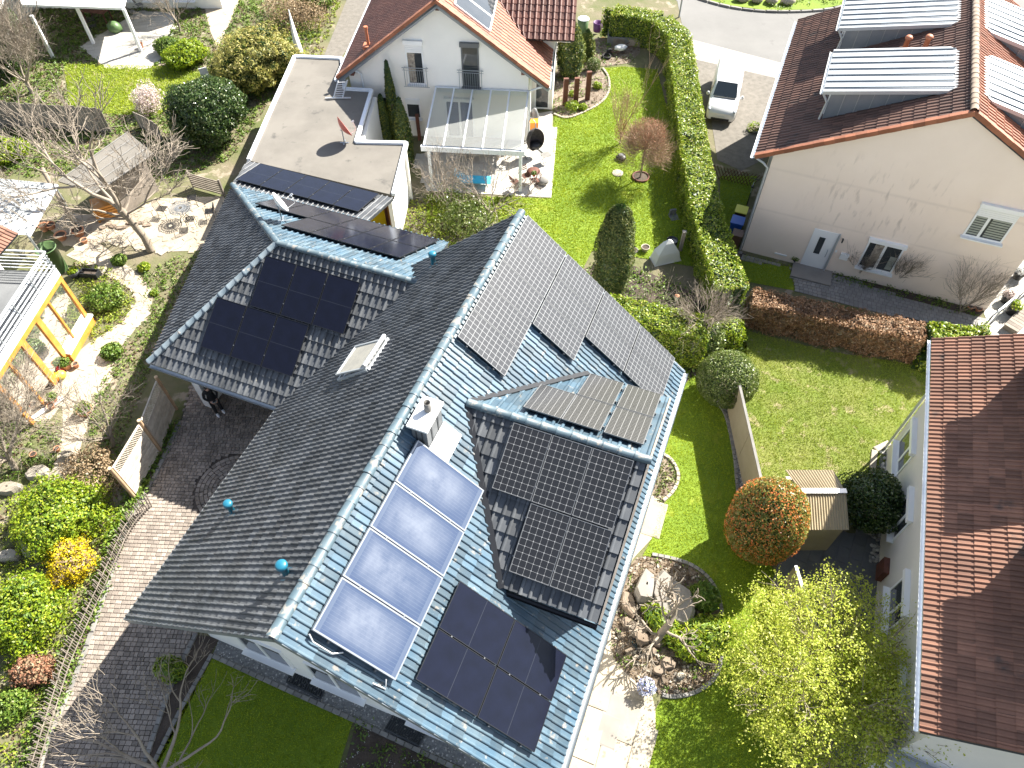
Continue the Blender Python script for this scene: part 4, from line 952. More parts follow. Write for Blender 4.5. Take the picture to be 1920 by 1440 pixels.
# aluminium ladder lying from roof to roof edge
a, b = at(634, 184, FZ + .06), at(643, 150, FZ + .75)
ld = thing('ladder', 'aluminium ladder leaning from flat roof to red tiled eave', 'ladder', a)
v = b - a; sd = Vector((1, .1, 0)) * .22
for q in (-1, 1): M().beam(sd * q, v + sd * q, .03, .07).build('stile', MT['alu'], ld)
m = M()
for k in range(1, 8): m.beam(v * (k / 8) - sd, v * (k / 8) + sd, .03, .03)
m.build('rung', MT['alu'], ld)
M().beam((-.62, 0, .0), (.62, 0.02, .0), .07, .05).build('foot_bar', MT['alu'], ld)

# ------------------------------------------------------------------ white gabled house with glass terrace roof
WY = R(5.19); WO = (0.86, 33.24, 0)
WM = Matrix.Translation(WO) @ Matrix.Rotation(-WY, 4, 'Z')
wh = thing('white_house', 'white gabled house with orange tiled verge and two french balconies', 'house', WO, -WY)
wr = Roof(wh, WM)
AX, AZ = -4.18, 7.23; kw = 0.735
wz = lambda x: AZ - kw * abs(x - AX)
y0, y1 = -0.5, 9.6
wR = wr.slope([(1.04, y0, wz(1.04)), (1.04, y1, wz(1.04)), (AX, y1, AZ), (AX, y0, AZ)], MT['tile_red'], (0.28, 0.34, 1, 0.035))
wL = wr.slope([(-9.5, y1, wz(-9.5)), (-9.5, y0, wz(-9.5)), (AX, y0, AZ), (AX, y1, AZ)], MT['tile_redbrown'], (0.18, 0.18, 1, 0.02), indiv=False)
kg2 = 0.66; cy, cz = 2.05, 4.42
xe = 2.08
vtop = AZ - 0.9
def vx(z): return AX + (AZ - z) / kw
ry = cy + (6.55 - cz) / kg2
wC = wr.slope([(vx(cz), cy, cz), (xe, cy, cz), (xe, ry, 6.55), (vx(6.55), ry, 6.55)], MT['tile_redbrown'], (0.30, 0.36, 1, 0.05), th=.1)
wD = wr.slope([(xe, 2 * ry - cy, cz), (vx(cz), 2 * ry - cy, cz), (vx(6.55), ry, 6.55), (xe, ry, 6.55)], MT['tile_redbrown'], (0.30, 0.36, 1, 0.05), th=.1, indiv=False)
wr.finish(300)
ridge(wR['base'], (AX, y0, AZ + .03), (AX, y1, AZ + .03), MT['tile_orange'], r=.13)
for s_, xq in ((1, 1.04), (-1, -9.5)):   # verge tiles along the gable
    p, q = Vector((xq, y0 + .06, wz(xq) + .06)), Vector((AX, y0 + .06, AZ + .06)); n = 20
    me = M().box(-.16, .10, 0, (q - p).length / n * 1.03, -.10, .05).mesh(MT['tile_orange'], 'verge_tile')
    d = (q - p).normalized(); sd = Vector((0, 1, 0)); 
    if s_ > 0: sd = -sd
    u_ = sd.cross(d)
    if u_.z < 0: u_ = -u_; sd = -sd
    for k in range(n):
        o = link('verge_tile', me, wR['base'] if s_ > 0 else wL['base']); a = p + (q - p) * (k / n) + u_ * (.004 if k % 2 else .010)
        o.matrix_local = Matrix(((sd.x, d.x, u_.x, a.x), (sd.y, d.y, u_.y, a.y), (sd.z, d.z, u_.z, a.z), (0, 0, 0, 1)))
m = M()
for xq in (1.04, -9.5): M().beam((xq, y0 + .03, wz(xq) - .16), (AX, y0 + .03, AZ - .16), .06, .22).build('barge_board', MT['zinc_dark'], wh)
m = M()
for xq in (-8.7, AX, -0.25): m.box(xq - .09, xq + .09, y0 + .05, 0, wz(xq) - .42, wz(xq) - .22)
m.build('purlin', MT['rust'], wh)
m = M(); zt = lambda x: wz(x) - .16
m.face([(-9.0, 0, 0), (0, 0, 0), (0, 0, zt(0)), (AX, 0, zt(AX)), (-9.0, 0, zt(-9))])
m.face([(0, 0, 0), (0, 9.2, 0), (0, 9.2, zt(0)), (0, 0, zt(0))]); m.face([(-9.0, 9.2, 0), (-9.0, 0, 0), (-9.0, 0, zt(-9)), (-9.0, 9.2, zt(-9))])
m.box(0.002, 1.12, 3.1, 8.6, 0, 4.35); m.face([(1.9, 2.4, 4.3), (1.9, 2 * ry - 2.4, 4.3), (1.9, ry, 6.5)]); m.box(1.12, 1.9, 2.5, 8.5, 4.1, 4.3)
m.build('wall', MT['white'], wh)
for x in (-6.0, -3.28):
    w = window(wh, None, x, 2.95, 0.86, 2.05, 0, panes=1, sill=True, box=.2, shutter=.42 if x < -5 else 0, frame='frame' if x < -5 else 'frame_dark')
    if x < -5: M().box(x + .1, x + .42, -.020, -.013, 3.05, 4.5).build('curtain', MT['curtain'], w)
    rl = M()
    rl.tube([(x - .22, -.22, 3.90), (x + 1.08, -.22, 3.90)], .022, 6); rl.tube([(x - .22, -.22, 3.78), (x + 1.08, -.22, 3.78)], .014, 6); rl.tube([(x - .22, -.22, 2.92), (x + 1.08, -.22, 2.92)], .018, 6)
    for q in (-.12, .98): rl.tube([(x + q, -.22, 2.9), (x + q, -.22, 3.9)], .018, 6); rl.tube([(x + q, -.22, 3.84), (x + q, 0, 3.84)], .014, 5)
    for k in range(9): rl.tube([(x - .12 + 1.1 * (k + 1) / 10, -.22, 2.92), (x - .12 + 1.1 * (k + 1) / 10, -.22, 3.78)], .008, 4)
    rl.build('balcony_rail', MT['steel'], wh)
window(wh, None, -7.55, 1.15, .7, 1.05, 0, panes=1); window(wh, None, -6.3, 1.05, .75, 1.1, 0, panes=1, shutter=.3)
dw = window(wh, None, -4.25, .06, 1.45, 2.1, 0, panes=2, sill=False, box=.18)
window(wh, None, .15, .06, .8, 2.1, 3.08, panes=1, sill=False)
M().tube([(-8.35, -.07, 0), (-8.35, -.07, 3.4), (-8.6, -.3, 3.7)], .05, 8).build('downpipe', MT['alu_white'], wh); m = M(); m.tube([(.06, -.06, 0), (.06, -.06, 2.9), (.5, -.1, 3.1), (1.0, -.2, 3.3)], .05, 8); m.build('downpipe', MT['alu_white'], wh)
gutter(wh, (1.1, y1, wz(1.04)), (1.1, y0, wz(1.04)), MT['steel']); gutter(wh, (-9.57, y0, wz(-9.5)), (-9.57, y1, wz(-9.5)), MT['alu_white'], r=.08)
m = M(); nl = Vector((-kw, 0, 1)).normalized(); m.tube([(-7.95, .65, wz(-7.95)), (-7.95, .65, wz(-7.95) + .85)], .075, 10); m.tube([(-7.95, .65, wz(-7.95) + .85), (-7.95, .65, wz(-7.95) + .95)], .10, 10); m.box(-8.2, -7.7, .4, .9, wz(-7.95) - .1, wz(-7.95) + .06); m.build('vent_pipe', MT['copper'], wh)
for k, (ya, yb) in enumerate(((.25, 1.5), (1.55, 3.6))):   # roof collectors
    c = M(); pts = [(-1.85, ya, wz(-1.85) + .12), (-1.85, yb, wz(-1.85) + .12), (-3.5, yb, wz(-3.5) + .12), (-3.5, ya, wz(-3.5) + .12)]; n = Vector((kw, 0, 1)).normalized()
    c.slab(pts, n, .08); po = c.build('roof_panel', MT['frame'], wh)
    g = M(); g.slab([Vector(p) + n * .008 + (Vector((-2.67, (ya + yb) / 2, wz(-2.67) + .12)) - Vector(p)).normalized() * .09 for p in pts], n, .006); g.build('glass', MT['pane'], po)
# terrace roof of glass
tr = thing('terrace_roof', 'white framed glass terrace roof on two posts against the white house', 'terrace roof', WM @ Vector((-2.2, -2.1, 0)), -WY)
tx0, tx1 = -4.67 + 2.2, 0.05 + 2.2; ty0, ty1 = -4.2 + 2.1, -0.12 + 2.1
m = M(); m.beam((tx0 - .1, ty0, 2.18), (tx1 + .1, ty0, 2.18), .14, .26); m.build('gutter_beam', MT['alu_white'], tr)
M().beam((tx0, ty1, 2.80), (tx1, ty1, 2.80), .12, .24).build('wall_beam', MT['alu_white'], tr)
for k in range(6):
    x = tx0 + .05 + (tx1 - tx0 - .1) * k / 5; M().beam((x, ty0, 2.34), (x, ty1, 2.90), .07, .09).build('rafter', MT['alu_white'], tr)
    if k < 5:
        x2 = tx0 + .05 + (tx1 - tx0 - .1) * (k + 1) / 5; g = M(); g.face([(x + .04, ty0, 2.36), (x2 - .04, ty0, 2.36), (x2 - .04, ty1, 2.92), (x + .04, ty1, 2.92)]); g.build('pane', MT['glass_terrace'], tr)
for x in (tx0 + .25, tx1 - .1): M().box(x - .07, x + .07, ty0 - .07, ty0 + .07, 0, 2.06).build('post', MT['alu_white'], tr)

# ------------------------------------------------------------------ peach house
PY = R(21.85); PK = (CAM_H - ZE) / CAM_H; PO = (10.518 * PK, 24.735 * PK, ZE)
PM = Matrix.Translation(PO) @ Matrix.Rotation(-PY, 4, 'Z') @ Matrix.Scale(PK, 4)
ph = thing('peach_house', 'big peach rendered gable house with brown tiles and zinc dormers', 'house', PO, -PY); ph.scale = (PK, PK, PK)
pr = Roof(ph, PM)
pz = lambda x: 8.36 - 0.52 * abs(x - 5.9)
pL = pr.slope([(-.7, 12, pz(-.7)), (-.7, -.15, pz(-.7)), (5.9, -.15, 8.36), (5.9, 12, 8.36)], MT['tile_brown_shade'], (0.21, 0.40, 1, 0.04), [(6.9, 10.6, 2.3, 6.9), (1.6, 5.2, 2.3, 6.9)])  # slope turned from the sun: shade put into a darker tile colour
pR = pr.slope([(12.5, -.15, pz(12.5)), (12.5, 12, pz(12.5)), (5.9, 12, 8.36), (5.9, -.15, 8.36)], MT['tile_orange'], (0.21, 0.40, 1, 0.04), [(1.5, 5.0, 2.0, 6.9), (7.0, 10.5, 2.0, 6.9)])  # sunlit slope: sunlight put into a brighter tile colour
pr.finish(300)
ridge(pL['base'], (5.9, -.15, 8.39), (5.9, 12, 8.39), MT['ridge_lichen'], r=.14)
for xq, bs_ in ((-.7, pL['base']), (12.5, pR['base'])):
    p, q = Vector((xq, -.12, pz(xq) + .05)), Vector((5.9, -.12, 8.41)); n = 20; L_ = (q - p).length / n
    me = M().box(-.05, .14, 0, L_ * 1.02, -.14, .035).mesh(MT['tile_orange'], 'verge_tile'); d = (q - p).normalized(); sd = Vector((0, 1, 0)); u_ = sd.cross(d)
    if u_.z < 0: sd = -sd; u_ = -u_
    for k in range(n):
        o = link('verge_tile', me, bs_); a = p + (q - p) * (k / n) + u_ * (.002 if k % 2 else .008)
        o.matrix_local = Matrix(((sd.x, d.x, u_.x, a.x), (sd.y, d.y, u_.y, a.y), (sd.z, d.z, u_.z, a.z), (0, 0, 0, 1)))
# streaky front render
def streaks(base, c):
    m_ = base.copy(); t = m_.node_tree; N = t.nodes; L = t.links; b = N['Principled BSDF']; src = b.inputs['Base Color'].links[0].from_socket
    tc = N.new('ShaderNodeTexCoord'); s = N.new('ShaderNodeSeparateXYZ'); L.new(tc.outputs['Object'], s.inputs[0])
    def mth(o, a, bb=None, cc=None):
        n = N.new('ShaderNodeMath'); n.operation = o
        for k, q in enumerate((a, bb, cc)):
            if q is None: continue
            if isinstance(q, (int, float)): n.inputs[k].default_value = q
            else: L.new(q, n.inputs[k])
        return n.outputs[0]
    cb = N.new('ShaderNodeCombineXYZ'); L.new(mth('MULTIPLY', s.outputs[0], 5.5), cb.inputs[0]); L.new(mth('MULTIPLY', s.outputs[2], 1.1), cb.inputs[1])
    n = N.new('ShaderNodeTexNoise'); n.inputs['Scale'].default_value = 1.0; n.inputs['Detail'].default_value = 5; L.new(cb.outputs[0], n.inputs[0])
    r = N.new('ShaderNodeMapRange'); r.inputs[1].default_value = 0.56; r.inputs[2].default_value = 0.80; r.inputs[4].default_value = 0.7; L.new(n.outputs[0], r.inputs[0])
    def bump(v, c0, w): return mth('MAXIMUM', mth('SUBTRACT', 1.0, mth('DIVIDE', mth('ABSOLUTE', mth('SUBTRACT', v, c0)), w)), 0.0)
    zone = mth('MULTIPLY', mth('MINIMUM', mth('MULTIPLY', bump(s.outputs[0], 4.4, 3.2), 1.6), 1.0), mth('MINIMUM', mth('MULTIPLY', bump(s.outputs[2], 3.9, 2.2), 2.0), 1.0))
    line = mth('MULTIPLY', mth('ADD', bump(s.outputs[2], 4.45, .10), bump(s.outputs[2], 2.42, .08)), 0.30)
    wob = N.new('ShaderNodeTexNoise'); wob.inputs['Scale'].default_value = 1.7; L.new(tc.outputs['Object'], wob.inputs[0])
    f = mth('MAXIMUM', mth('MULTIPLY', r.outputs[0], zone), mth('MULTIPLY', line, wob.outputs[0]))
    mx = N.new('ShaderNodeMix'); mx.data_type = 'RGBA'; L.new(f, mx.inputs[0]); L.new(src, mx.inputs[6]); mx.inputs[7].default_value = (*c, 1); L.new(mx.outputs[2], b.inputs['Base Color'])
    return m_
MT['peach_front'] = streaks(MT['peach'], (0.30, 0.235, 0.20))
m = M(); m.face([(0, 0, 0), (10.3, 0, 0), (10.3, 0, pz(10.3) - .1), (5.9, 0, 8.25), (0, 0, pz(0) - .1)]); m.build('front_wall', MT['peach_front'], ph)
m = M(); m.face([(0, 11.7, 0), (0, .001, 0), (0, .001, pz(0) - .1), (0, 11.7, pz(0) - .1)]); m.face([(10.3, .001, 0), (10.3, 11.7, 0), (10.3, 11.7, pz(10.3) - .1), (10.3, .001, pz(10.3) - .1)]); m.build('side_wall', MT['zinc_dark'], ph)
m = M(); m.box(2.58, 3.58, -.03, .05, .06, 2.10); dr = m.build('door', MT['frame'], ph)
M().box(2.90, 3.15, -.045, -.032, .85, 1.75).build('pane', MT['pane'], dr); M().tube([(3.42, -.04, .8), (3.42, -.11, .84), (3.42, -.11, 1.16), (3.42, -.04, 1.2)], .016, 6).build('handle', MT['steel'], dr); M().box(3.59, 3.66, -.10, .04, .06, 2.12).build('jamb', MT['zinc'], dr)
M().box(2.3, 4.0, -.95, -.002, 0.002, .09).build('step', MT['slab_grey'], ph)
w = window(ph, None, 4.78, .74, 1.42, 1.42, 0, panes=2, box=.17); M().box(5.1, 5.45, -.020, -.013, 1.2, 2.05).build('curtain', MT['curtain'], w); M().box(5.85, 6.1, -.020, -.013, .9, 1.6).build('flower_vase', MT['blind'], w)
w = window(ph, None, 7.82, 3.42, 1.40, 1.42, 0, panes=2, split=.36, box=.17, shutter=.42)
m = M()
for k in range(8): m.box(7.9, 8.36, -.022, -.014, 3.55 + k * .11, 3.62 + k * .11); m.box(8.48, 9.13, -.022, -.014, 3.55 + k * .11, 3.62 + k * .11)
m.build('blind', MT['blind'], w)
m = M(); m.box(3.98, 4.32, -.12, -.002, .92, 1.22); m.build('mailbox', MT['frame'], ph); M().box(3.72, 3.80, -.03, -.002, 1.15, 1.26).build('doorbell', MT['frame'], ph)
M().tube([(3.8, -.02, 1.9), (3.8, -.14, 1.95), (3.8, -.14, 1.80)], .035, 8).build('wall_lamp', MT['blackmetal'], ph)
m = M(); m.tube([(-.75, -.1, pz(-.7) - .05), (-.3, -.1, pz(-.7) - .25), (-.08, -.08, pz(-.7) - .45), (-.08, -.08, .1)], .05, 8); m.build('downpipe', MT['zinc'], ph)
gutter(ph, (-.78, 12, pz(-.7)), (-.78, -.15, pz(-.7)), MT['alu_white'], r=.07)
def shed_dormer(ya, yb, sgn):
    X = (lambda x: x) if sgn < 0 else (lambda x: 11.8 - x)
    xf, xt = 1.05, 5.45; zf, zt_ = 7.20, 8.15
    d = M(); P = [(X(xf), ya - .12, zf), (X(xf), yb + .12, zf), (X(xt - .3), yb + .12, zt_ - .05), (X(xt), yb - .2, zt_), (X(xt), ya + .2, zt_), (X(xt - .3), ya - .12, zt_ - .05)]
    if sgn < 0: P = P[::-1]
    n = (Vector(P[1]) - Vector(P[0])).cross(Vector(P[2]) - Vector(P[1])).normalized()
    if n.z < 0: n = -n; P = P[::-1]
    d.slab(P, n, .14); do = d.build('dormer', MT['zinc'], ph)
    for k in range(7):
        y = ya - .12 + (yb - ya + .24) * (k + .5) / 7
        M().beam((X(xf), y, zf + .03), (X(xt - .12), y, zt_ + .02), .022, .05).build('seam', MT['zinc_dark'], do)
    s = M()
    for y in (ya, yb): 
        q = [(X(1.36), y, pz(1.36)), (X(xt), y, zt_ - .08), (X(1.36), y, zf + .0)]; s.face(q); s.face([(a, b + (.02 if y == yb else -.02) * -1, c) for a, b, c in q[::-1]])
    s.face([(X(1.36), ya, pz(1.36)), (X(1.36), yb, pz(1.36)), (X(1.36), yb, zf), (X(1.36), ya, zf)])
    s.build('cheek', MT['zinc_dark'], do)
    s = M()
    for k in range(1, 8):
        x = 1.36 + .5 * k
        for y, e in ((ya, -.012), (yb, .012)): s.beam((X(x), y + e, pz(x) + .02), (X(x), y + e, zf + .15 * (x - xf) * .9), .02, .03)
    s.build('cheek_seam', MT['steel'], do)
    s = M(); s.beam((X(1.335), ya + .15, 7.0), (X(1.335), yb - .15, 7.0), .04, .06)
    for y in (ya + .1, (ya + yb) / 2, yb - .1): s.beam((X(1.335), y, 6.2), (X(1.335), y, 7.05), .05, .05)
    s.build('window_frame', MT['frame'], do)
    s = M(); s.face([(X(1.352), ya + .15, 6.2), (X(1.352), yb - .15, 6.2), (X(1.352), yb - .15, 7.0), (X(1.352), ya + .15, 7.0)]); s.build('pane', MT['pane'], do)
    gutter(do, (X(xf - .06), ya - .12, zf - .02), (X(xf - .06), yb + .12, zf - .02), MT['zinc'], .06)
    M().tube([(X(xf - .02), ya - .05, zf - .08), (X(xf + .15), ya - .05, zf - .3), (X(1.30), ya - .06, zf - .45), (X(1.25), ya - .06, pz(1.25) + .08)], .045, 8).build('downpipe', MT['zinc'], do)
for ya, yb in ((1.62, 4.78), (6.95, 10.1)): shed_dormer(ya, yb, -1); shed_dormer(ya - .15, yb - .15, 1)
for y, x in ((5.35, 4.35), (5.75, 3.7)):
    M().lathe([(.10, 0), (.10, .5), (.14, .51), (.15, .58), (.10, .64), (0, .65)], (x, y, pz(x)), 12).build('vent_pipe', MT['copper'], ph)

# ------------------------------------------------------------------ brown roofed house on the right
BY = R(20.9); BO = (13.551, 15.195, 0)
BM = Matrix.Translation(BO) @ Matrix.Rotation(-BY, 4, 'Z')
bh = thing('brown_roof_house', 'pale house with large brown tiled roof at the right edge', 'house', BO, -BY)
br = Roof(bh, BM)
bz = lambda x: 4.8 + .5 * x
bR = br.slope([(0, 0, 4.8), (0, -12.44, 4.8), (6.5, -12.44, bz(6.5)), (6.5, 0, bz(6.5))], MT['tile_brown'], (0.30, 0.36, 2, 0.035))
br.finish(300)
m = M(); m.face([(0.56, -1.09, 0), (0.56, -12.15, 0), (0.56, -12.15, bz(.56) - .18), (0.56, -1.09, bz(.56) - .18)]); m.face([(.56, -12.15, 0), (7, -12.15, 0), (7, -12.15, bz(7) - .18), (.56, -12.15, bz(.56) - .18)]); m.face([(7, -1.09, 0), (.56, -1.09, 0), (.56, -1.09, bz(.56) - .18), (7, -1.09, bz(7) - .18)])
m.build('wall', MT['grey_render'], bh)
m = M(); m.face([(6.5, -12.4, bz(6.5) - .1), (6.5, 0, bz(6.5) - .1), (12, 0, bz(1)), (12, -12.4, bz(1))]); m.build('roof', MT['tile_brown'], bh)
mW = Matrix.Translation((0.56, 0, 0)) @ Matrix.Rotation(-math.pi / 2, 4, 'Z')
for yn, ys in ((-1.5, -2.95), (-4.3, -5.5), (-7.2, -8.6), (-10.1, -11.2)):
    w = window(bh, None, -yn, 1.15, yn - ys, 1.25, 0, panes=2, split=.62, box=.17, mx=mW)
M().box(.38, .555, -6.6, -6.05, .35, 1.0).build('wall_cabinet', MT['rust'], bh)
for ya, yb in ((-5.0, -1.25), (-10.65, -6.9)):
    d = M(); P = [(1.72, yb, 7.5), (1.72, ya, 7.5), (6.1, ya, 8.05), (6.1, yb, 8.05)]
    d.slab(P if (Vector(P[1]) - Vector(P[0])).cross(Vector(P[2]) - Vector(P[1])).z > 0 else P[::-1], (-.12, 0, .99), .14); do = d.build('dormer', MT['zinc'], bh)
    s = M(); s.box(2.12, 6.0, ya + .12, yb - .12, 5.6, 7.4); s.build('cheek', MT['zinc_dark'], do)
    for k in range(7): y = ya + (yb - ya) * (k + .5) / 7; M().beam((1.72, y, 7.52), (6.1, y, 8.07), .03, .05).build('seam', MT['zinc_dark'], do)
gutter(bh, (-.05, 0, 4.80), (-.05, -12.44, 4.80), MT['alu_white'], r=.05)
m = M(); m.beam((.35, -12.2, 2.2), (3.2, -13.2, 2.1), .08, 1.0, up=(0, -1, .4)); m.build('awning', MT['zinc'], bh)
M().tube([(.35, -1.0, 4.6), (.5, -1.02, 4.2), (.5, -1.02, 0)], .05, 8).build('downpipe', MT['zinc'], bh)

# ------------------------------------------------------------------ house with balcony and timber framed garden room at the left edge
LY = R(3.5); LO = (-17.6, 20.3, 0)
LM = Matrix.Translation(LO) @ Matrix.Rotation(-LY, 4, 'Z')
lh = thing('balcony_house', 'house at left edge with white slatted balcony above orange timber garden room', 'house', LO, -LY)
m = M(); m.box(-9, -2.7, -7, .6, 0, 4.6); m.build('wall', MT['white'], lh)
m = M(); m.box(-2.7, -.06, -5.2, .1, 2.72, 2.88); m.build('balcony_deck', MT['deck'], lh)
# timber frame
m = M(); m.beam((-.05, .1, 2.62), (-.05, -5.2, 2.62), .12, .20); m.build('top_beam', MT['ox'], lh)
for y, wd in ((.02, .16), (-1.15, .08), (-2.05, .26), (-3.2, .26), (-4.2, .10), (-5.1, .16)): M().box(-.11, .0, y - wd / 2, y + wd / 2, .45 if y > -2 else .1, 2.52).build('timber_post', MT['ox'], lh)
m = M(); m.box(-.15, .12, -2.0, .12, 0, .38); m.build('sill_wall', MT['ox'], lh); M().box(-.2, .17, -2.0, .16, .381, .46).build('sill', MT['white_pale'], lh)
ys = [-.06, -1.11, -2.18, -3.33, -4.25, -5.02]
for a, b in ((-.06, -1.11), (-1.19, -1.92), (-2.18, -3.07), (-3.33, -4.15), (-4.25, -5.02)): g = M(); g.face([(-.06, a, .46), (-.06, b, .46), (-.06, b, 2.52), (-.06, a, 2.52)]); g.build('pane', MT['glass'], lh)
M().box(-2.69, -.15, -5.1, 0, .0, .04).build('garden_room_floor', MT['soil'], lh)
m = M()
for a in ((-1.2, -1.0, .05), (-1.6, -2.4, .05), (-.9, -3.6, .05)): m.tube([a, (a[0], a[1], .7)], .3, 8); 
P, Nn = ell_points(900, (1.1, 2.2, .5), (-1.2, -2.5, .45), .3, -.9); leaves('garden_room_plants', P, Nn, .14, LF['herb'], lh, .5, .9)
# railing
for k in range(5): M().beam((-.02 - .05 * k, .15, 3.18 + k * .14), (-.02 - .05 * k, -5.2, 3.18 + k * .14), .02, .045).build('rail_slat', MT['alu_white'], lh)
M().box(-.03, .0, -5.2, .12, 2.7, 3.08).build('fascia', MT['alu_white'], lh)
for y in (.1, -1.2, -2.5, -3.8, -5.1): M().beam((-.06, y, 2.75), (-.06, y, 3.86), .04, .04).build('rail_post', MT['steel'], lh)
m = M(); m.beam((-.02, .15, 3.88), (-.02, -5.2, 3.88), .05, .04); m.beam((-.02, .15, 3.88), (-2.7, .15, 3.88), .05, .04); m.build('handrail', MT['alu_white'], lh)
for k in range(5): M().beam((-.05, .15, 3.0 + k * .17), (-2.7, .15, 3.0 + k * .17), .02, .03).build('rail_slat', MT['alu_white'], lh)
lr = Roof(lh, LM); iv = LM.inverted()
LP = [iv @ at(-60, 545, 4.75), iv @ at(34, 438, 4.75)]; uu = (LP[1] - LP[0]).normalized(); vv = Vector((uu.y, -uu.x, 0)) * -1
LP += [LP[1] + vv * 3 + Vector((0, 0, 1.9)), LP[0] + vv * 3 + Vector((0, 0, 1.9))]
lr.slope(LP, MT['tile_brown'], (.30, .36, 2, .035)); lr.finish(60)
# pale corrugated canopy
cp = [at(-60, 337, 2.6), at(107, 345, 2.6), at(53, 441, 2.6), at(-60, 441, 2.6)]
cn = thing('corrugated_canopy', 'pale corrugated canopy roof beside brown tiled corner at left edge', 'canopy', (cp[2].x, cp[2].y, 0))
o = Vector((cp[2].x, cp[2].y, 0)); m = M(); rows = []
for i in range(61):
    u = i / 60; a = cp[1].lerp(cp[2], u) - o; b = cp[0].lerp(cp[3], u) - o; zz_ = Vector((0, 0, .04 * math.sin(i * math.pi / 1.5)))
    rows.append([a + zz_, b + zz_ + Vector((0, 0, .25))])
m.grid(rows, 0, True).build('sheet', MT['corr'], cn)
M().beam(cp[1] - o - Vector((0, 0, .06)), cp[2] - o - Vector((0, 0, .06)), .06, .1).build('edge_beam', MT['alu_white'], cn)
for q in (.03, .97): p = cp[1].lerp(cp[2], q) - o; M().tube([(p.x - .1, p.y, 0), (p.x - .1, p.y, 2.5)], .05, 8).build('post', MT['steel'], cn)

# ------------------------------------------------------------------ house with pergola at the top left
t0 = at(265, 96); TY = R(-12)
tl = thing('pergola_house', 'white house with white posted porch at the top left corner', 'house', (t0.x, t0.y, 0), 0)
q = lambda px, py, z=0: at(px, py, z) - Vector((t0.x, t0.y, 0))
for p in ((265, 96), (176, 82), (100, 108)): a = q(*p); M().beam(a, a + Vector((0, 0, 2.5)), .16, .16).build('post', MT['white_pale'], tl)
a, b = q(231, 15, 2.5), q(40, 8, 2.5); c, d = q(250, -60, 2.75), q(20, -60, 2.75)
M().slab([b, a, c, d], (0, 0, 1), .12).build('porch_roof', MT['white_pale'], tl)
w0, w1 = q(345, 26), q(-60, 60); m = M()
wa = q(330, 20); m.box(wa.x - 12, wa.x + 3, wa.y + .3, wa.y + 6, 0, 4.6); m.build('wall', MT['white'], tl)
wb = q(40, 40); m = M(); m.box(wb.x - 8, wb.x + .2, wb.y - 1.6, wb.y + 5, 0, 4.4); m.build('side_wall', MT['white'], tl)
for k in range(3):
    x = wa.x - 4 + k * 2.0; window(tl, None, x, .5, 1.3, 1.5, wa.y + .28)

# ------------------------------------------------------------------ ground and paving
_hx = ((-60, 9.1), (20.6, 8.9), (25, 8.7), (29, 8.83), (36, 9.35), (41, 9.72), (43.2, 9.0), (44.3, 6.2), (46, 2.0), (400, -60))
_b0, _b2 = at(1395, 600), at(1705, 668); _bd = (_b2 - _b0).normalized()
def gz(x, y):
    """ground height: garden level, falling to the street east of the tall hedge and north of the beech hedge"""
    for (ya, xa), (yb, xb) in zip(_hx[:-1], _hx[1:]):
        if ya <= y <= yb: xh = xa + (xb - xa) * (y - ya) / (yb - ya); break
    else: return 0.0
    dn = (x - _b0.x) * -_bd.y + (y - _b0.y) * _bd.x
    q = min(max((min(x - xh - .25, dn - .35)) / .55, 0), 1); return ZE * q * q * (3 - 2 * q)
xs = [-260, -90, -40] + [-24 + .5 * k for k in range(0, 64)] + [8 + .16 * k for k in range(0, 44)] + [15.2 + .6 * k for k in range(0, 34)] + [50, 120, 260]
ys = [-260, -60, -10] + [0 + .8 * k for k in range(0, 19)] + [15.2 + .2 * k for k in range(0, 75)] + [30.2 + .5 * k for k in range(0, 45)] + [60, 80, 140, 380]
g = M(); g.grid([[(x, y, -.012 + gz(x, y)) for x in xs] for y in ys], 0, False); tag(g.build('ground', MT['ground']), kind='structure')

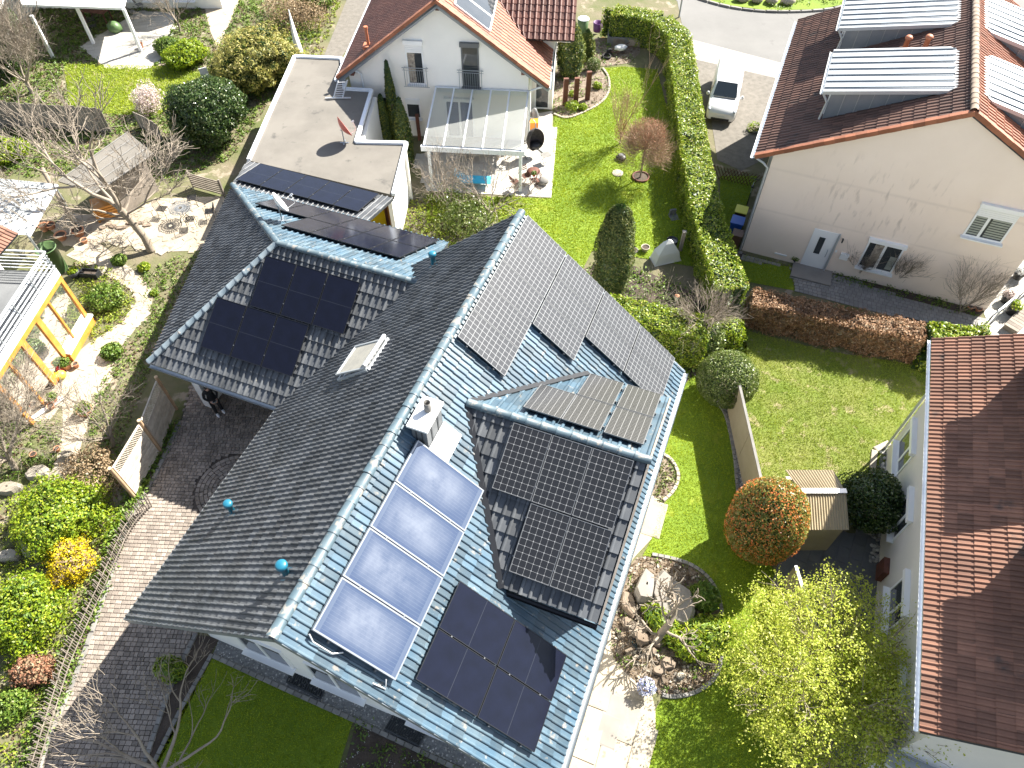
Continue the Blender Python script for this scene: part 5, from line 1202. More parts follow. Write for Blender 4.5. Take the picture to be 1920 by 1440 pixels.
def stone_mesh(m):
    c = .06; V = [(-.5, -.5, 0), (.5, -.5, 0), (.5, .5, 0), (-.5, .5, 0), (-.5, -.5, .7), (.5, -.5, .7), (.5, .5, .7), (-.5, .5, .7), (-.5 + c, -.5 + c, 1), (.5 - c, -.5 + c, 1), (.5 - c, .5 - c, 1), (-.5 + c, .5 - c, 1)]
    F = [(8, 9, 10, 11)] + [(i, (i + 1) % 4, 4 + (i + 1) % 4, 4 + i) for i in range(4)] + [(4 + i, 4 + (i + 1) % 4, 8 + (i + 1) % 4, 8 + i) for i in range(4)]
    return np.array(V), np.array(F)
SV, SF = stone_mesh(None)
def lay_stones(parent, items, mt, name, limit=300, z=0.0):
    """items: (x, y, angle, length, width, height, visible); nearest visible ones become objects"""
    me = npmesh_idx(name, SV, SF, mt, smooth=False)
    def key(i):
        r = Vector((i[0], i[1], -CAM_H)); zc = r.dot(Vector(CF)); px, py = 960 + FOC * r.dot(Vector(CR)) / zc, 720 + FOC * r.dot(Vector(CD)) / zc
        return zc if (i[6] and -2 < px < 1922 and -2 < py < 1442) else 1e9
    items = sorted(items, key=key); rest = []
    for k, i in enumerate(items):
        if k < limit and key(i) < 1e8:
            o = link(name, me, parent); o.location = (i[0], i[1], z); o.rotation_euler = (random.uniform(-.01, .01), random.uniform(-.01, .01), i[2]); o.scale = (i[3], i[4], i[5])
        else: rest.append(i)
    if rest:
        A = np.array([q[:6] for q in rest]); V = SV[None] * A[:, None, 3:6]; c, s = np.cos(A[:, 2])[:, None], np.sin(A[:, 2])[:, None]
        W = np.stack([V[:, :, 0] * c - V[:, :, 1] * s + A[:, None, 0], V[:, :, 0] * s + V[:, :, 1] * c + A[:, None, 1], V[:, :, 2] + z], -1).reshape(-1, 3)
        o = link(name + '_field', npmesh_idx(name + '_field', W, (SF[None] + (np.arange(len(A)) * len(SV))[:, None, None]).reshape(-1, 4), mt, np.repeat(RNG.random(len(A)), len(SF)), False), parent); o['kind'] = 'stuff'

def rows_of_stones(poly, ang, wr_, lr_, gap=.012, h=.03, holes=(), vis=lambda x, y: True, stagger=True):
    P = [rot2((p[0], p[1]), -ang) for p in poly]; xs = [p[0] for p in P]; ys = [p[1] for p in P]
    y = min(ys); out = []
    while y < max(ys):
        w = random.uniform(*wr_); x = min(xs) - (random.uniform(0, lr_[1]) if stagger else 0)
        while x < max(xs):
            l = random.uniform(*lr_); out.append((x + l / 2, y + w / 2, l, w)); x += l
        y += w
    cx = np.array([o[0] for o in out]); cy_ = np.array([o[1] for o in out]); k = inside(cx, cy_, P)
    res = []
    for o, kk in zip(out, k):
        if not kk: continue
        wx, wy = rot2((o[0], o[1]), ang)
        if any(inside(np.array([wx]), np.array([wy]), hl)[0] for hl in holes): continue
        res.append((wx, wy, ang + random.uniform(-.02, .02), o[2] - gap, o[3] - gap, h + random.uniform(-.006, .006), vis(wx, wy)))
    return res

def edging(parent, path, step, w, h, mt, name, z=0.0, limit=300):
    pts = resample(path, step); it = []
    for a, b in zip(pts[:-1], pts[1:]):
        c = (a + b) / 2; it.append((c.x, c.y, math.atan2(b.y - a.y, b.x - a.x), (b - a).length * .95, w, h * random.uniform(.9, 1.1), True))
    lay_stones(parent, it, mt, name, limit, z)

def smooth(pts, n=4):
    """catmull-rom through ground points"""
    p = [Vector((q[0], q[1], 0)) for q in pts]; out = []
    for i in range(len(p) - 1):
        a, b, c, d = p[max(i - 1, 0)], p[i], p[i + 1], p[min(i + 2, len(p) - 1)]
        for k in range(n):
            t = k / n; out.append(0.5 * ((2 * b) + (c - a) * t + (2 * a - 5 * b + 4 * c - d) * t * t + (3 * b - a - 3 * c + d) * t ** 3))
    return out + [p[-1]]

# driveway of small setts with a fan circle before the garage
kl = smooth(P2([(338, 790), (320, 832), (285, 905), (240, 985), (195, 1120), (150, 1250), (110, 1345), (78, 1430), (40, 1540)]))
kr = smooth(P2([(368, 1188), (322, 1285), (292, 1370), (268, 1440), (230, 1540)]))
dpoly = kl + kr[::-1] + P2([(480, 1050), (620, 860), (640, 740), (500, 640), (360, 720)])
dw = sheet('driveway', dpoly, 0.0, MT['sett_joint'])
a_ = math.atan2((kl[-1] - kl[4]).y, (kl[-1] - kl[4]).x) + math.pi / 2
fc = at(440, 915); fan = [(fc.x + 1.42 * math.cos(t), fc.y + 1.42 * math.sin(t)) for t in [2 * math.pi * k / 24 for k in range(24)]]
it = rows_of_stones(dpoly, a_, (.115, .155), (.10, .21), gap=.014, holes=(fan,))
for r_ in [0.12 + .145 * k for k in range(9)]:
    n = max(4, int(2 * math.pi * r_ / .17))
    for k in range(n):
        t = 2 * math.pi * (k + random.uniform(-.1, .1)) / n; it.append((fc.x + r_ * math.cos(t), fc.y + r_ * math.sin(t), t + math.pi / 2, .155, .125, .03, True))
lay_stones(dw, it, MT['sett'], 'paving_stone', 300, 0.002)
edging(dw, kl, .42, .14, .075, MT['kerbstone'], 'kerb_stone'); edging(dw, kr, .22, .13, .065, MT['kerbstone'], 'kerb_stone')

# front lawn in the shade, gravel strip, planted bed
lw = P2([(398, 1232), (662, 1352), (625, 1470), (600, 1540), (250, 1540), (282, 1440), (330, 1340)])
sheet('front_lawn', lw, 0.004, MT['lawn'])
grass('front_lawn_grass', lw, 620, LF['blade'], .05)
bd = P2([(372, 1190), (412, 1196), (394, 1228), (330, 1338), (280, 1440), (240, 1540), (232, 1540), (270, 1440), (294, 1370), (324, 1285)])
sheet('planting_strip', bd, 0.003, MT['soil_dark'])
es = sheet('strip_edging', P2([(398, 1224), (402, 1226), (240, 1545), (232, 1540)]), 0.004, MT['soil_dark'])
edging(es, P2([(398, 1226), (336, 1336), (284, 1440), (240, 1530)]), .24, .12, .05, MT['kerbstone'], 'edging_stone')
gv = P2([(412, 1196), (560, 1180), (1000, 1400), (980, 1500), (870, 1440), (668, 1348), (400, 1226)])
gs = sheet('gravel_strip', gv, 0.005, MT['gravel'])
q = scatter(gv, 2600); C3 = np.c_[q, np.full(len(q), .02)]
leaves('gravel_stones', C3, np.tile([0, 0, 1.0], (len(q), 1)), .055, MT['pebble'], None, .8, .35, 'stuff')
edging(gs, P2([(400, 1230), (530, 1290), (668, 1352), (780, 1405), (900, 1462)]), .26, .13, .05, MT['kerbstone'], 'edging_stone')
for a, b, c, d in (((552, 1250), (615, 1280), (598, 1312), (538, 1280)), ((738, 1342), (800, 1372), (782, 1402), (722, 1368))):
    pts = P2([a, b, c, d]); o = pts[0]; gt = M(); e1, e2 = pts[1] - o, pts[3] - o
    for k in range(17): gt.beam(o + e1 * (k / 16) + Vector((0, 0, .06)), o + e1 * (k / 16) + e2 + Vector((0, 0, .06)), .035, .03)
    gt.beam(o + Vector((0, 0, .075)), o + e1 + Vector((0, 0, .075)), .05, .04); gt.beam(o + e2 + Vector((0, 0, .075)), o + e1 + e2 + Vector((0, 0, .075)), .05, .04)
    gt.build('lightwell_grate', MT['grate'], gs)
    M().slab([p + Vector((0, 0, .012)) for p in pts][::-1], (0, 0, 1), .005).build('lightwell_shaft', MT['black'], gs)
fb = P2([(668, 1356), (890, 1460), (850, 1560), (610, 1560)])
sheet('flower_bed', fb, 0.004, MT['soil_dark'])
herbs('flower_bed_plants', fb, 160, .10, LF['herb'], .22)
herbs('flower_bed_blossom', fb, 30, .05, LF['white_fl'], .25)

# east side: pale slab path along the house, lawn, rock bed
pe = P2([(1205, 905), (1228, 925), (1240, 950), (1222, 1010), (1188, 1046), (1160, 1105), (1146, 1180), (1150, 1232), (1180, 1268), (1222, 1300), (1229, 1330), (1229, 1395), (1205, 1432), (1160, 1480), (1000, 1500), (900, 1500), (1060, 1250), (1150, 900)])
ep = sheet('slab_path', pe, 0.004, MT['sand'])
random.seed(21)
dpa = MO[0], MO[1]
its = rows_of_stones(pe, -YAW + math.pi / 2, (.55, .9), (.7, 1.5), gap=.035, h=.028, stagger=True)
lay_stones(ep, [(x, y, a, l, w, h, v) for x, y, a, l, w, h, v in its], MT['slab'], 'stone_slab', 300, .003)
for px, py, l, w in ((1157, 1335, .95, .62), (1140, 1370, .9, .6)):
    p = at(px, py); lay_stones(ep, [(p.x, p.y, -YAW + 1.57, l, w, .034, True)], MT['slab_grey'], 'stone_slab', 9, .003)
le = P2([(1272, 745), (1284, 722), (1300, 700), (1330, 742), (1358, 776), (1374, 850), (1382, 930), (1395, 1000), (1470, 1090), (1500, 1200), (1480, 1500), (1190, 1500), (1205, 1432), (1229, 1395), (1229, 1330), (1240, 1312), (1300, 1300), (1340, 1270), (1352, 1215), (1350, 1130), (1300, 1062), (1250, 1046), (1205, 1042), (1222, 1010), (1240, 950), (1262, 925), (1272, 890), (1258, 862), (1228, 845)])
sheet('side_lawn', le, 0.004, MT['lawn'])
grass('side_lawn_grass', le, 520, LF['blade'], .055)
rb = smooth(P2([(1205, 1044), (1250, 1048), (1300, 1064), (1332, 1095), (1350, 1140), (1352, 1215), (1340, 1268), (1302, 1298), (1262, 1306), (1236, 1300), (1180, 1268), (1152, 1232), (1146, 1180), (1160, 1105), (1188, 1052), (1205, 1044)]), 3)
rbs = sheet('rock_bed', rb, 0.006, MT['soil'])
edging(rbs, smooth(P2([(1222, 1040), (1262, 1048), (1304, 1064), (1336, 1095), (1352, 1140), (1354, 1215), (1342, 1268), (1304, 1298), (1262, 1307), (1238, 1302)]), 4), .20, .12, .07, MT['kerbstone'], 'edging_stone')
sb = smooth(P2([(1228, 848), (1256, 862), (1270, 890), (1262, 918), (1240, 940), (1224, 922), (1208, 900), (1228, 848)]), 3)
sbs = sheet('small_round_bed', sb, 0.007, MT['soil'])
edging(sbs, smooth(P2([(1228, 846), (1256, 860), (1272, 890), (1263, 920), (1240, 942)]), 4), .20, .12, .07, MT['slab'], 'edging_stone')
herbs('round_bed_plants', sb, 60, .10, LF['ball'], .16)
herbs('round_bed_litter', sb, 120, .06, LF['litter'], .04)
herbs('rock_bed_litter', rb, 1700, .055, LF['litter'], .05)
herbs('rock_bed_weeds', rb, 110, .09, LF['herb'], .12)
q = scatter(rb, 420); leaves('rock_bed_chips', np.c_[q, np.full(len(q), .03)], np.tile([0, 0, 1.0], (len(q), 1)), .10, MT['slab'], None, .8, .4, 'stuff')
gg = P2([(1300, 700), (1345, 735), (1372, 770), (1395, 860), (1400, 920), (1412, 1010), (1395, 1000), (1382, 930), (1374, 850), (1358, 776), (1330, 742)])
gst = sheet('gravel_border', gg, 0.005, MT['gravel'])
q = scatter(gg, 1400); leaves('border_gravel', np.c_[q, np.full(len(q), .02)], np.tile([0, 0, 1.0], (len(q), 1)), .06, MT['pebble'], None, .8, .35, 'stuff')
edging(gst, smooth(P2([(1340, 748), (1360, 778), (1376, 850), (1384, 930), (1397, 1000)]), 4), .2, .11, .06, MT['kerbstone'], 'edging_stone')
# bed between the house and the hedges
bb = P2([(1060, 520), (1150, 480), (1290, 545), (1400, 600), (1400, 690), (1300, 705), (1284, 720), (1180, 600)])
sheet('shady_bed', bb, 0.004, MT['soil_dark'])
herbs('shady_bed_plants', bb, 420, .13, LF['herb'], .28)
# neighbour lawn
ln = P2([(1384, 640), (1400, 620), (1560, 660), (1760, 690), (1720, 780), (1640, 900), (1600, 960), (1430, 960), (1408, 870), (1388, 720)])
sheet('neighbour_lawn', ln, 0.004, MT['lawn_dry'])
grass('neighbour_lawn_grass', ln, 480, LF['blade_dry'], .065)
# pebble drain and terrace by the brown roofed house
pb = P2([(1652, 840), (1668, 838), (1662, 1000), (1655, 1060), (1630, 1060), (1636, 960)])
pbs = sheet('pebble_drain', pb, 0.006, MT['gravel'])
for k, (x, y) in enumerate(scatter(pb, 240)):
    if k == 0: pm = [M().ellip((0, 0, 0), (.08, .06, .045), 7, 5, 0, .5).mesh(MT['pebble'], 'pebble') for _ in range(4)]
    o = link('pebble', pm[k % 4], pbs); o.location = (x, y, .03); o.rotation_euler = (random.random(), random.random(), random.random() * 6)
edging(pbs, P2([(1668, 830), (1642, 828), (1636, 870), (1630, 950), (1626, 1040)]), .9, .22, .06, MT['slab'], 'kerb_stone')
dk = P2([(1455, 1085), (1500, 1000), (1660, 1000), (1668, 1120), (1662, 1250), (1650, 1420), (1560, 1420), (1470, 1300)])
ds = sheet('dark_terrace', dk, 0.004, MT['deck'])
lay_stones(ds, rows_of_stones(dk, R(62), (.38, .42), (.58, .62), gap=.014, h=.02), MT['deck'], 'paving_slab', 300, .002)
# white house garden
wp = P2([(1038, 215), (1060, 222), (1090, 213), (1125, 195), (1140, 175), (1142, 150), (1128, 128), (1170, 125), (1232, 130), (1262, 250), (1290, 420), (1300, 500), (1180, 480), (1110, 470), (1085, 520), (980, 430), (880, 400), (800, 420), (800, 366), (1033, 372)])
sheet('white_house_lawn', wp, 0.004, MT['lawn'])
grass('white_house_lawn_grass', wp, 300, LF['blade'], .06, .018)
pt = P2([(780, 290), (1000, 250), (1000, 214), (1036, 208), (1033, 371), (800, 358)])
ps = sheet('patio', pt, 0.006, MT['patio'])
lay_stones(ps, rows_of_stones(pt, -WY, (.6, .6), (.6, .6), gap=.012, h=.024, stagger=False), MT['patio'], 'paving_slab', 300, .004)
rb2 = smooth(P2([(1038, 205), (1060, 220), (1088, 212), (1122, 194), (1138, 172), (1138, 146), (1125, 125), (1180, 118), (1200, 80), (1100, 72), (1060, 90), (1040, 150), (1038, 205)]), 2)
rs2 = sheet('shrub_bed', rb2, 0.007, MT['soil'])
herbs('shrub_bed_plants', rb2, 150, .12, LF['herb'], .22)
gp_ = P2([(745, 440), (760, 372), (800, 362), (985, 372), (985, 430), (880, 470), (800, 470)]); herbs('tangled_cover', gp_, 420, .12, LF['blade_dry'], .22); herbs('tangled_litter', gp_, 500, .08, LF['litter'], .05)
edging(rs2, smooth(P2([(1038, 214), (1062, 222), (1090, 213), (1124, 195), (1141, 173), (1141, 146), (1128, 126)]), 4), .24, .12, .07, MT['slab'], 'edging_stone')
herbs('shrub_bed_litter', rb2, 500, .07, LF['litter'], .05)
# road and gravel court
cs = PE([(1296, 120), (1330, 100), (1470, 140), (1490, 200), (1430, 300), (1390, 320), (1345, 300), (1330, 200)])
sheet('gravel_court', cs, ZE + 0.003, MT['court'])
ap = PE([(1285, 70), (1300, 75), (1480, 122), (1500, 160), (1470, 150), (1290, 108)])
sheet('concrete_apron', ap, ZE + 0.006, MT['apron'])
rd = PE([(1210, -60), (1270, 0), (1288, 78), (1480, 126), (1700, 150), (1900, 60), (1900, -60), (1590, 10), (1520, 22), (1430, 22), (1345, 12), (1280, 0), (1300, -60)])
rd = PE([(1150, -70), (1270, 2), (1285, 80), (1480, 128), (1800, 200), (2100, 200), (2100, -100), (1680, -40), (1585, 12), (1535, 22), (1440, 24), (1360, 14), (1300, -4), (1270, -60)])
sheet('road', rd, ZE + 0.0, MT['road'])
vg = PE([(1290, -8), (1360, 12), (1440, 22), (1535, 20), (1585, 10), (1660, -40), (1500, -160), (1250, -120)])
vgs = sheet('verge', vg, ZE + 0.10, MT['lawn'])
edging(vgs, smooth(PE([(1290, -8), (1360, 13), (1440, 23), (1535, 21), (1585, 11), (1640, -20)]), 4), .8, .18, .13, MT['kerbstone'], 'kerb_stone', ZE)
herbs('verge_cover', vg, 420, .16, LF['herb'], .3, z=ZE + .1)
for k, (px, py) in enumerate(((1390, 4), (1418, 6), (1445, 8), (1475, 10), (1350, -4), (1560, -4))):
    p = E(px, py); b = M().ellip((0, 0, .22), (.5, .38, .32), 9, 6, 0, .5).build('boulder', MT['slab'], None, (p.x, p.y, ZE + .08), k); tag(b, 'pale boulder on grassy verge across the road, number from left edge of its row', 'boulder', 'boulders on the verge')
    b['label'] = ('pale boulder across the road, ' + ('third', 'fourth', 'fifth', 'sixth', 'leftmost', 'rightmost')[k] + ' of those on the verge')
for k in range(5): pass
# path in front of the peach house
pp_ = PE([(1385, 470), (1400, 478), (1490, 500), (1600, 525), (1720, 566), (1850, 600), (1840, 630), (1740, 606), (1640, 585), (1490, 545), (1480, 500), (1390, 490)])
pas = sheet('block_path', pp_, ZE + 0.005, MT['sett_joint'])
lay_stones(pas, rows_of_stones(pp_, -PY, (.19, .21), (.19, .21), gap=.014, h=.02), MT['path_dark'], 'paving_block', 300, ZE + .003)
pl2 = PE([(1395, 478), (1490, 500), (1490, 545), (1400, 528), (1380, 500)])
sheet('shade_lawn', pl2, ZE + 0.004, MT['lawn']); grass('shade_lawn_grass', pl2, 400, LF['blade'], .06, z=ZE)
pk = PE([(1350, 330), (1420, 330), (1395, 400), (1385, 470), (1350, 420)])
sheet('side_strip', pk, ZE + 0.003, MT['lawn']); grass('side_strip_grass', pk, 300, LF['blade'], .06, z=ZE)
gt_ = PE([(1860, 500), (1990, 470), (1990, 690), (1780, 640), (1850, 600), (1845, 588)])
gts = sheet('peach_terrace', gt_, ZE + 0.006, MT['patio'])
lay_stones(gts, rows_of_stones(gt_, -PY, (.4, .4), (.4, .4), gap=.012, h=.02, stagger=False), MT['patio'], 'paving_slab', 200, ZE + .004)
fbp = PE([(1560, 512), (1640, 530), (1700, 545), (1845, 585), (1835, 598), (1720, 566), (1600, 535), (1556, 524)])
sheet('wall_bed', fbp, ZE + 0.007, MT['soil_dark']); herbs('wall_bed_plants', fbp, 130, .11, LF['herb'], .22, z=ZE)
# left garden: sandy path, table terrace, beds
tp0 = P2([(236, 405), (300, 372), (420, 368), (400, 440), (372, 470), (300, 472), (200, 452), (120, 462), (96, 430), (120, 400)])
sheet('sandy_terrace', tp0, 0.003, MT['sand'])
lay_stones(bpy.data.objects['sandy_terrace'], [(x, y, random.random() * 6, random.uniform(.25, .6), random.uniform(.2, .4), .028, True) for x, y in scatter(tp0, 210)], MT['sand'], 'flagstone', 300, .002)
tp = None; _old = ((240, 400), (300, 372), (420, 370), (400, 440), (372, 470), (300, 470), (262, 440), (180, 430), (120, 450), (120, 490), (215, 500), (255, 520), (285, 565), (268, 605), (225, 635), (190, 665), (188, 712), (165, 745), (150, 800), (136, 862), (112, 862), (125, 800), (118, 760), (140, 720), (160, 660), (215, 612), (245, 580), (232, 540), (190, 505), (110, 480), (100, 420))
def ribbon(name, pts, widths, z, m):
    c = smooth(P2(pts), 5); n = len(c); L, Rr_ = [], []
    for i, p in enumerate(c):
        d = (c[min(i + 1, n - 1)] - c[max(i - 1, 0)]).normalized(); q = Vector((d.y, -d.x, 0)); t = i / (n - 1) * (len(widths) - 1); k = min(int(t), len(widths) - 2)
        w = (widths[k] + (widths[k + 1] - widths[k]) * (t - k)) / 2 * (1 + .12 * mnoise.noise((p.x * 2, p.y * 2, 1))); L.append((*(p - q * w)[:2], z)); Rr_.append((*(p + q * w)[:2], z))
    o = M().grid([[a, b] for a, b in zip(L, Rr_)], 0, False).build(name, m); o['kind'] = 'structure'
    if o.data.polygons[0].normal.z < 0: o.data.flip_normals()
    return o, c
spth, sc_ = ribbon('sandy_path', [(150, 462), (205, 498), (258, 535), (268, 572), (232, 618), (185, 662), (165, 712), (150, 760), (138, 810), (124, 868), (112, 900)], [1.5, 1.0, .75, .75, .9, 1.5, 1.9, 1.3, .8, .7, .5], .0045, MT['sand'])
lay_stones(spth, [(p.x + random.uniform(-.35, .35), p.y + random.uniform(-.25, .25), random.random() * 6, random.uniform(.18, .45), random.uniform(.15, .35), .022, True) for p in resample(sc_, .16) for _ in (0, 1)], MT['sand'], 'flagstone', 300, .003)
ribbon('sandy_path', [(160, 705), (110, 735), (70, 790)], [1.9, 1.3, .8], .006, MT['sand'])
gl_ = P2([(130, 860), (118, 880), (20, 935), (-40, 900), (-40, 960), (60, 970), (140, 880)])
tc_q = [(150, 88), (262, 20), (330, 25), (305, 110), (280, 128), (200, 128)]; lp_q = [(380, 0), (450, 0), (425, 55), (408, 90), (395, 60)]; mg_q = [(120, 120), (330, 125), (440, 150), (410, 180), (330, 190), (300, 215), (210, 215), (130, 200)]
random.seed(5)
herb_areas = [
    [(262, 520), (330, 480), (372, 480), (330, 600), (300, 640), (262, 660), (205, 690), (240, 640), (285, 590)],
    [(170, 520), (235, 545), (248, 575), (210, 605), (172, 600), (160, 570)],
    [(200, 700), (262, 655), (310, 640), (255, 760), (225, 850), (160, 870), (165, 800), (180, 740)],
    [(130, 485), (215, 508), (258, 560), (230, 608), (172, 645), (150, 560)],
    [(0, 790), (110, 790), (120, 860), (70, 900), (0, 900)],
    [(0, 940), (130, 890), (225, 850), (240, 930), (180, 1100), (120, 1240), (60, 1380), (20, 1440), (-40, 1500), (-40, 940)],
    [(90, 0), (520, 0), (600, 60), (520, 170), (430, 300), (330, 340), (100, 330), (0, 330), (0, 90)],
    [(520, 0), (640, 0), (600, 110), (555, 105), (500, 120)],
]
for k, ar in enumerate(herb_areas):
    P = P2(ar); A = poly_area(P); hl = [P2(tc_q), P2(lp_q), P2(mg_q)]
    herbs('ground_cover', P, int(A * (26 if k < 6 else 14)), .10 if k < 6 else .13, LF['herb'] if k % 2 == 0 else LF['blade_dry'], .16, hl)
    herbs('dead_leaves', P, int(A * 22), .08, LF['litter'], .04, hl)
mg = P2([(120, 120), (330, 125), (440, 150), (410, 180), (330, 190), (300, 215), (210, 215), (130, 200)])
sheet('back_lawn', mg, 0.004, MT['lawn_dry']); grass('back_lawn_grass', mg, 220, LF['blade'], .08, .022)
tc_ = P2([(150, 88), (262, 20), (330, 25), (305, 110), (280, 128), (200, 128)])
tcs = sheet('porch_terrace', tc_, 0.006, MT['patio'])
lay_stones(tcs, rows_of_stones(tc_, .3, (.4, .4), (.8, .8), gap=.02, h=.02), MT['patio'], 'paving_slab', 120, .004)
lp = P2([(380, 0), (450, 0), (425, 55), (408, 90), (395, 60)]); sheet('upper_path', lp, 0.004, MT['sand'])
ld_ = P2([(640, 0), (690, -60), (780, -60), (690, 40), (640, 108), (606, 108), (650, 0)]); sheet('side_drive', ld_, 0.003, MT['court'])
strip = P2([(338, 792), (320, 832), (285, 905), (240, 985), (195, 1120), (150, 1250), (110, 1345), (78, 1430), (30, 1440), (70, 1330), (130, 1200), (180, 1070), (225, 955), (265, 880), (300, 800)])
sheet('border_strip', strip, 0.003, MT['soil']); herbs('border_weeds', strip, 620, .12, LF['herb'], .22); herbs('border_litter', strip, 520, .07, LF['litter'], .05)

# ------------------------------------------------------------------ hedges
random.seed(11)
hg = [at(1268, 520, 0), at(1262, 500, 0)]
tall = [(6.2, 44.3), (8.9, 43.2), (9.72, 41.0), (9.35, 36.0), (8.83, 29.0), (8.70, 25.0), (8.9, 20.6)]
hedge('laurel_hedge', 'long clipped laurel hedge between white house lawn and gravel court', tall, 1.35, 1.75, 62000, .095, LF['laurel'], LF['laurel_in'])
hedge('laurel_hedge', 'short laurel hedge behind the covered white object and the conical yew', [(3.7, 19.6), (5.6, 18.9), (7.6, 18.3)], 1.3, 1.9, 18000, .095, LF['laurel'], LF['laurel_in'])
b0, b1, b2 = at(1395, 600), at(1560, 636), at(1705, 668)
hedge('beech_hedge', 'brown leaved beech hedge beside the block path of the peach house', [(b0.x, b0.y), (b1.x, b1.y), (b2.x, b2.y)], 1.0, 1.5, 16000, .085, LF['beech'], LF['litter'], wob=.14)
b3, b4 = at(1712, 690), at(1800, 700)
hedge('laurel_hedge', 'bright green laurel at the end of the brown beech hedge', [(b2.x + .1, b2.y - .2), (b2.x + 2.2, b2.y - .4)], 1.2, 1.7, 6500, .12, LF['laurel'], LF['laurel_in'], wob=.16)

# ------------------------------------------------------------------ shaped trees and shrubs
def cone_tree(name, label, cat, foot, h, r, n, size, lm, inner, group=None, belly=.35, ex=.75):
    t = thing(name, label, cat, (foot[0], foot[1], 0), random.uniform(0, 6), group)
    def shell(n, k, dep):
        U = RNG.random(n) ** .8; A = RNG.random(n) * 6.283
        prof = np.where(U < belly, .72 + .28 * np.sin(U / belly * math.pi / 2), np.cos((U - belly) / (1 - belly) * math.pi / 2) ** ex)
        rr = r * prof * (1 - dep * RNG.random(n) ** 2) * k
        x, y, z = rr * np.cos(A), rr * np.sin(A), U * h
        f = np.array([1 + .16 * mnoise.noise((a * 2.5, b * 2.5, c * 1.6)) + .10 * mnoise.noise((a * 6, b * 6, c * 3)) for a, b, c in zip(x, y, z)])
        return np.c_[x * f, y * f, z + .05], np.c_[np.cos(A), np.sin(A), np.full(n, .35)]
    P, Nn = shell(n, 1, .25); leaves('foliage', P, Nn, size, lm, t, .45, .6)
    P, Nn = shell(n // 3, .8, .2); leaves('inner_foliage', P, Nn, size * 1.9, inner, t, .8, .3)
    M().tube([(0, 0, 0), (0, 0, h * .9)], [.09, .02], 6).build('trunk', MT['bark'], t)
    return t
f = at(1139, 562); cone_tree('yew_tree', 'dark conical yew tree beside the gridded panels', 'tree', f, hz((1139, 562), (1125, 384)), 0.80, 11000, .085, LF['yew'], LF['laurel_in'], belly=.5, ex=.42)
for px, py, tp_, r_, lb in ((745, 262, (741, 115), .30, 'tallest slim cypress at the white house wall'), (726, 264, (712, 180), .36, 'short cypress nearest the flat garage roof edge'), (765, 312, (750, 185), .42, 'front cypress with yellowish tips beside the garage wall')):
    f = at(px, py); cone_tree('cypress', lb, 'tree', f, hz((px, py), tp_), r_, 2600, .09, LF['cypress'], LF['laurel_in'], 'cypresses by the white house')
for px, py, tp_, r_, lb in ((1067, 140, (1072, 38), .85, 'large feathery conifer at the corner of the white house'), (1098, 112, (1103, 58), .5, 'small feathery conifer right of the bigger one')):
    f = at(px, py); cone_tree('conifer', lb, 'tree', f, hz((px, py), tp_), r_, 4200, .10, LF['cypress'], LF['laurel_in'], 'conifers by the white house', .4)
f = at(1112, 132); bush('boxwood_ball', 'small clipped box ball beside the rusty posts', 'bush', f, (.42, .42, .42), 1800, .05, LF['ball'], amp=.05)
f = at(1352, 742); bush('viburnum_ball', 'big clipped ball shrub at the end of the sand coloured screen', 'bush', f, (1.13, 1.13, 1.05), 15000, .06, LF['ball'], amp=.07, cz=1.05, spread=.7, shell=.86)
# photinia egg
f = at(1437, 978, 1.85); t = bush('photinia', 'egg shaped red and green photinia beside the dark terrace', 'bush', f, (1.18, 1.18, 1.85), 18000, .072, LF['photinia'], amp=.06, cz=1.85, lo=-.9, shell=.86)
P, Nn = ell_points(8200, (1.20, 1.20, 1.88), (0, 0, 1.85), .93, -.85, .06); k = (RNG.random(len(P)) < .55); leaves('red_shoots', P[k], Nn[k], .07, LF['photinia_r'], t, .4, .7)
f = at(1245, 655); 
f = at(1310, 655); bush('variegated_shrub', 'loose variegated shrub under the bare topped tree', 'bush', f, (1.05, .95, .75), 5200, .085, LF['ball'], amp=.2)
f = at(1362, 640); bush('lime_shrub', 'lime green feathery shrub behind the clipped ball', 'bush', f, (.7, .6, .6), 2200, .075, LF['lime'], amp=.2)
f = at(405, 262); bush('holly_bush', 'large glossy leaved dark bush left of the flat roof', 'bush', f, (1.9, 1.75, 1.5), 19000, .11, LF['gloss'], amp=.26, fr=1.2, cz=1.75, lo=-.95)
f = at(500, 165); bush('bamboo_clump', 'straw coloured bamboo clump beside the flat garage', 'bush', f, (2.4, 1.7, 1.5), 16000, .20, LF['bamboo'], amp=.5, fr=1.1, shell=.55, aspect=.22, spread=1.1, cz=1.5)
f = at(440, 150); bush('bamboo_clump', 'smaller yellowish bamboo clump left of the big one', 'bush', f, (1.3, 1.1, .9), 6500, .18, LF['bamboo'], amp=.5, fr=1.2, shell=.55, aspect=.22, spread=1.1)
f = at(356, 120); bush('spring_shrub', 'rounded bright green shrub by the light garden path', 'bush', f, (1.25, 1.0, .7), 7000, .11, LF['lime'], amp=.4, fr=1.3, shell=.6)
f = at(318, 100); bush('spring_shrub', 'dark green low shrub at the porch terrace corner', 'bush', f, (.8, .7, .5), 2600, .10, LF['herb'], amp=.2)
f = at(20, 130); bush('evergreen_bush', 'tall mottled evergreen bush at upper left edge', 'bush', f, (1.7, 1.9, 1.7), 12000, .12, LF['gloss'], amp=.4, fr=1.2, cz=1.7)
f = at(10, 300); bush('evergreen_bush', 'low lime green shrub at left edge above the corrugated canopy', 'bush', f, (1.3, .9, .6), 3600, .11, LF['lime'], amp=.2)
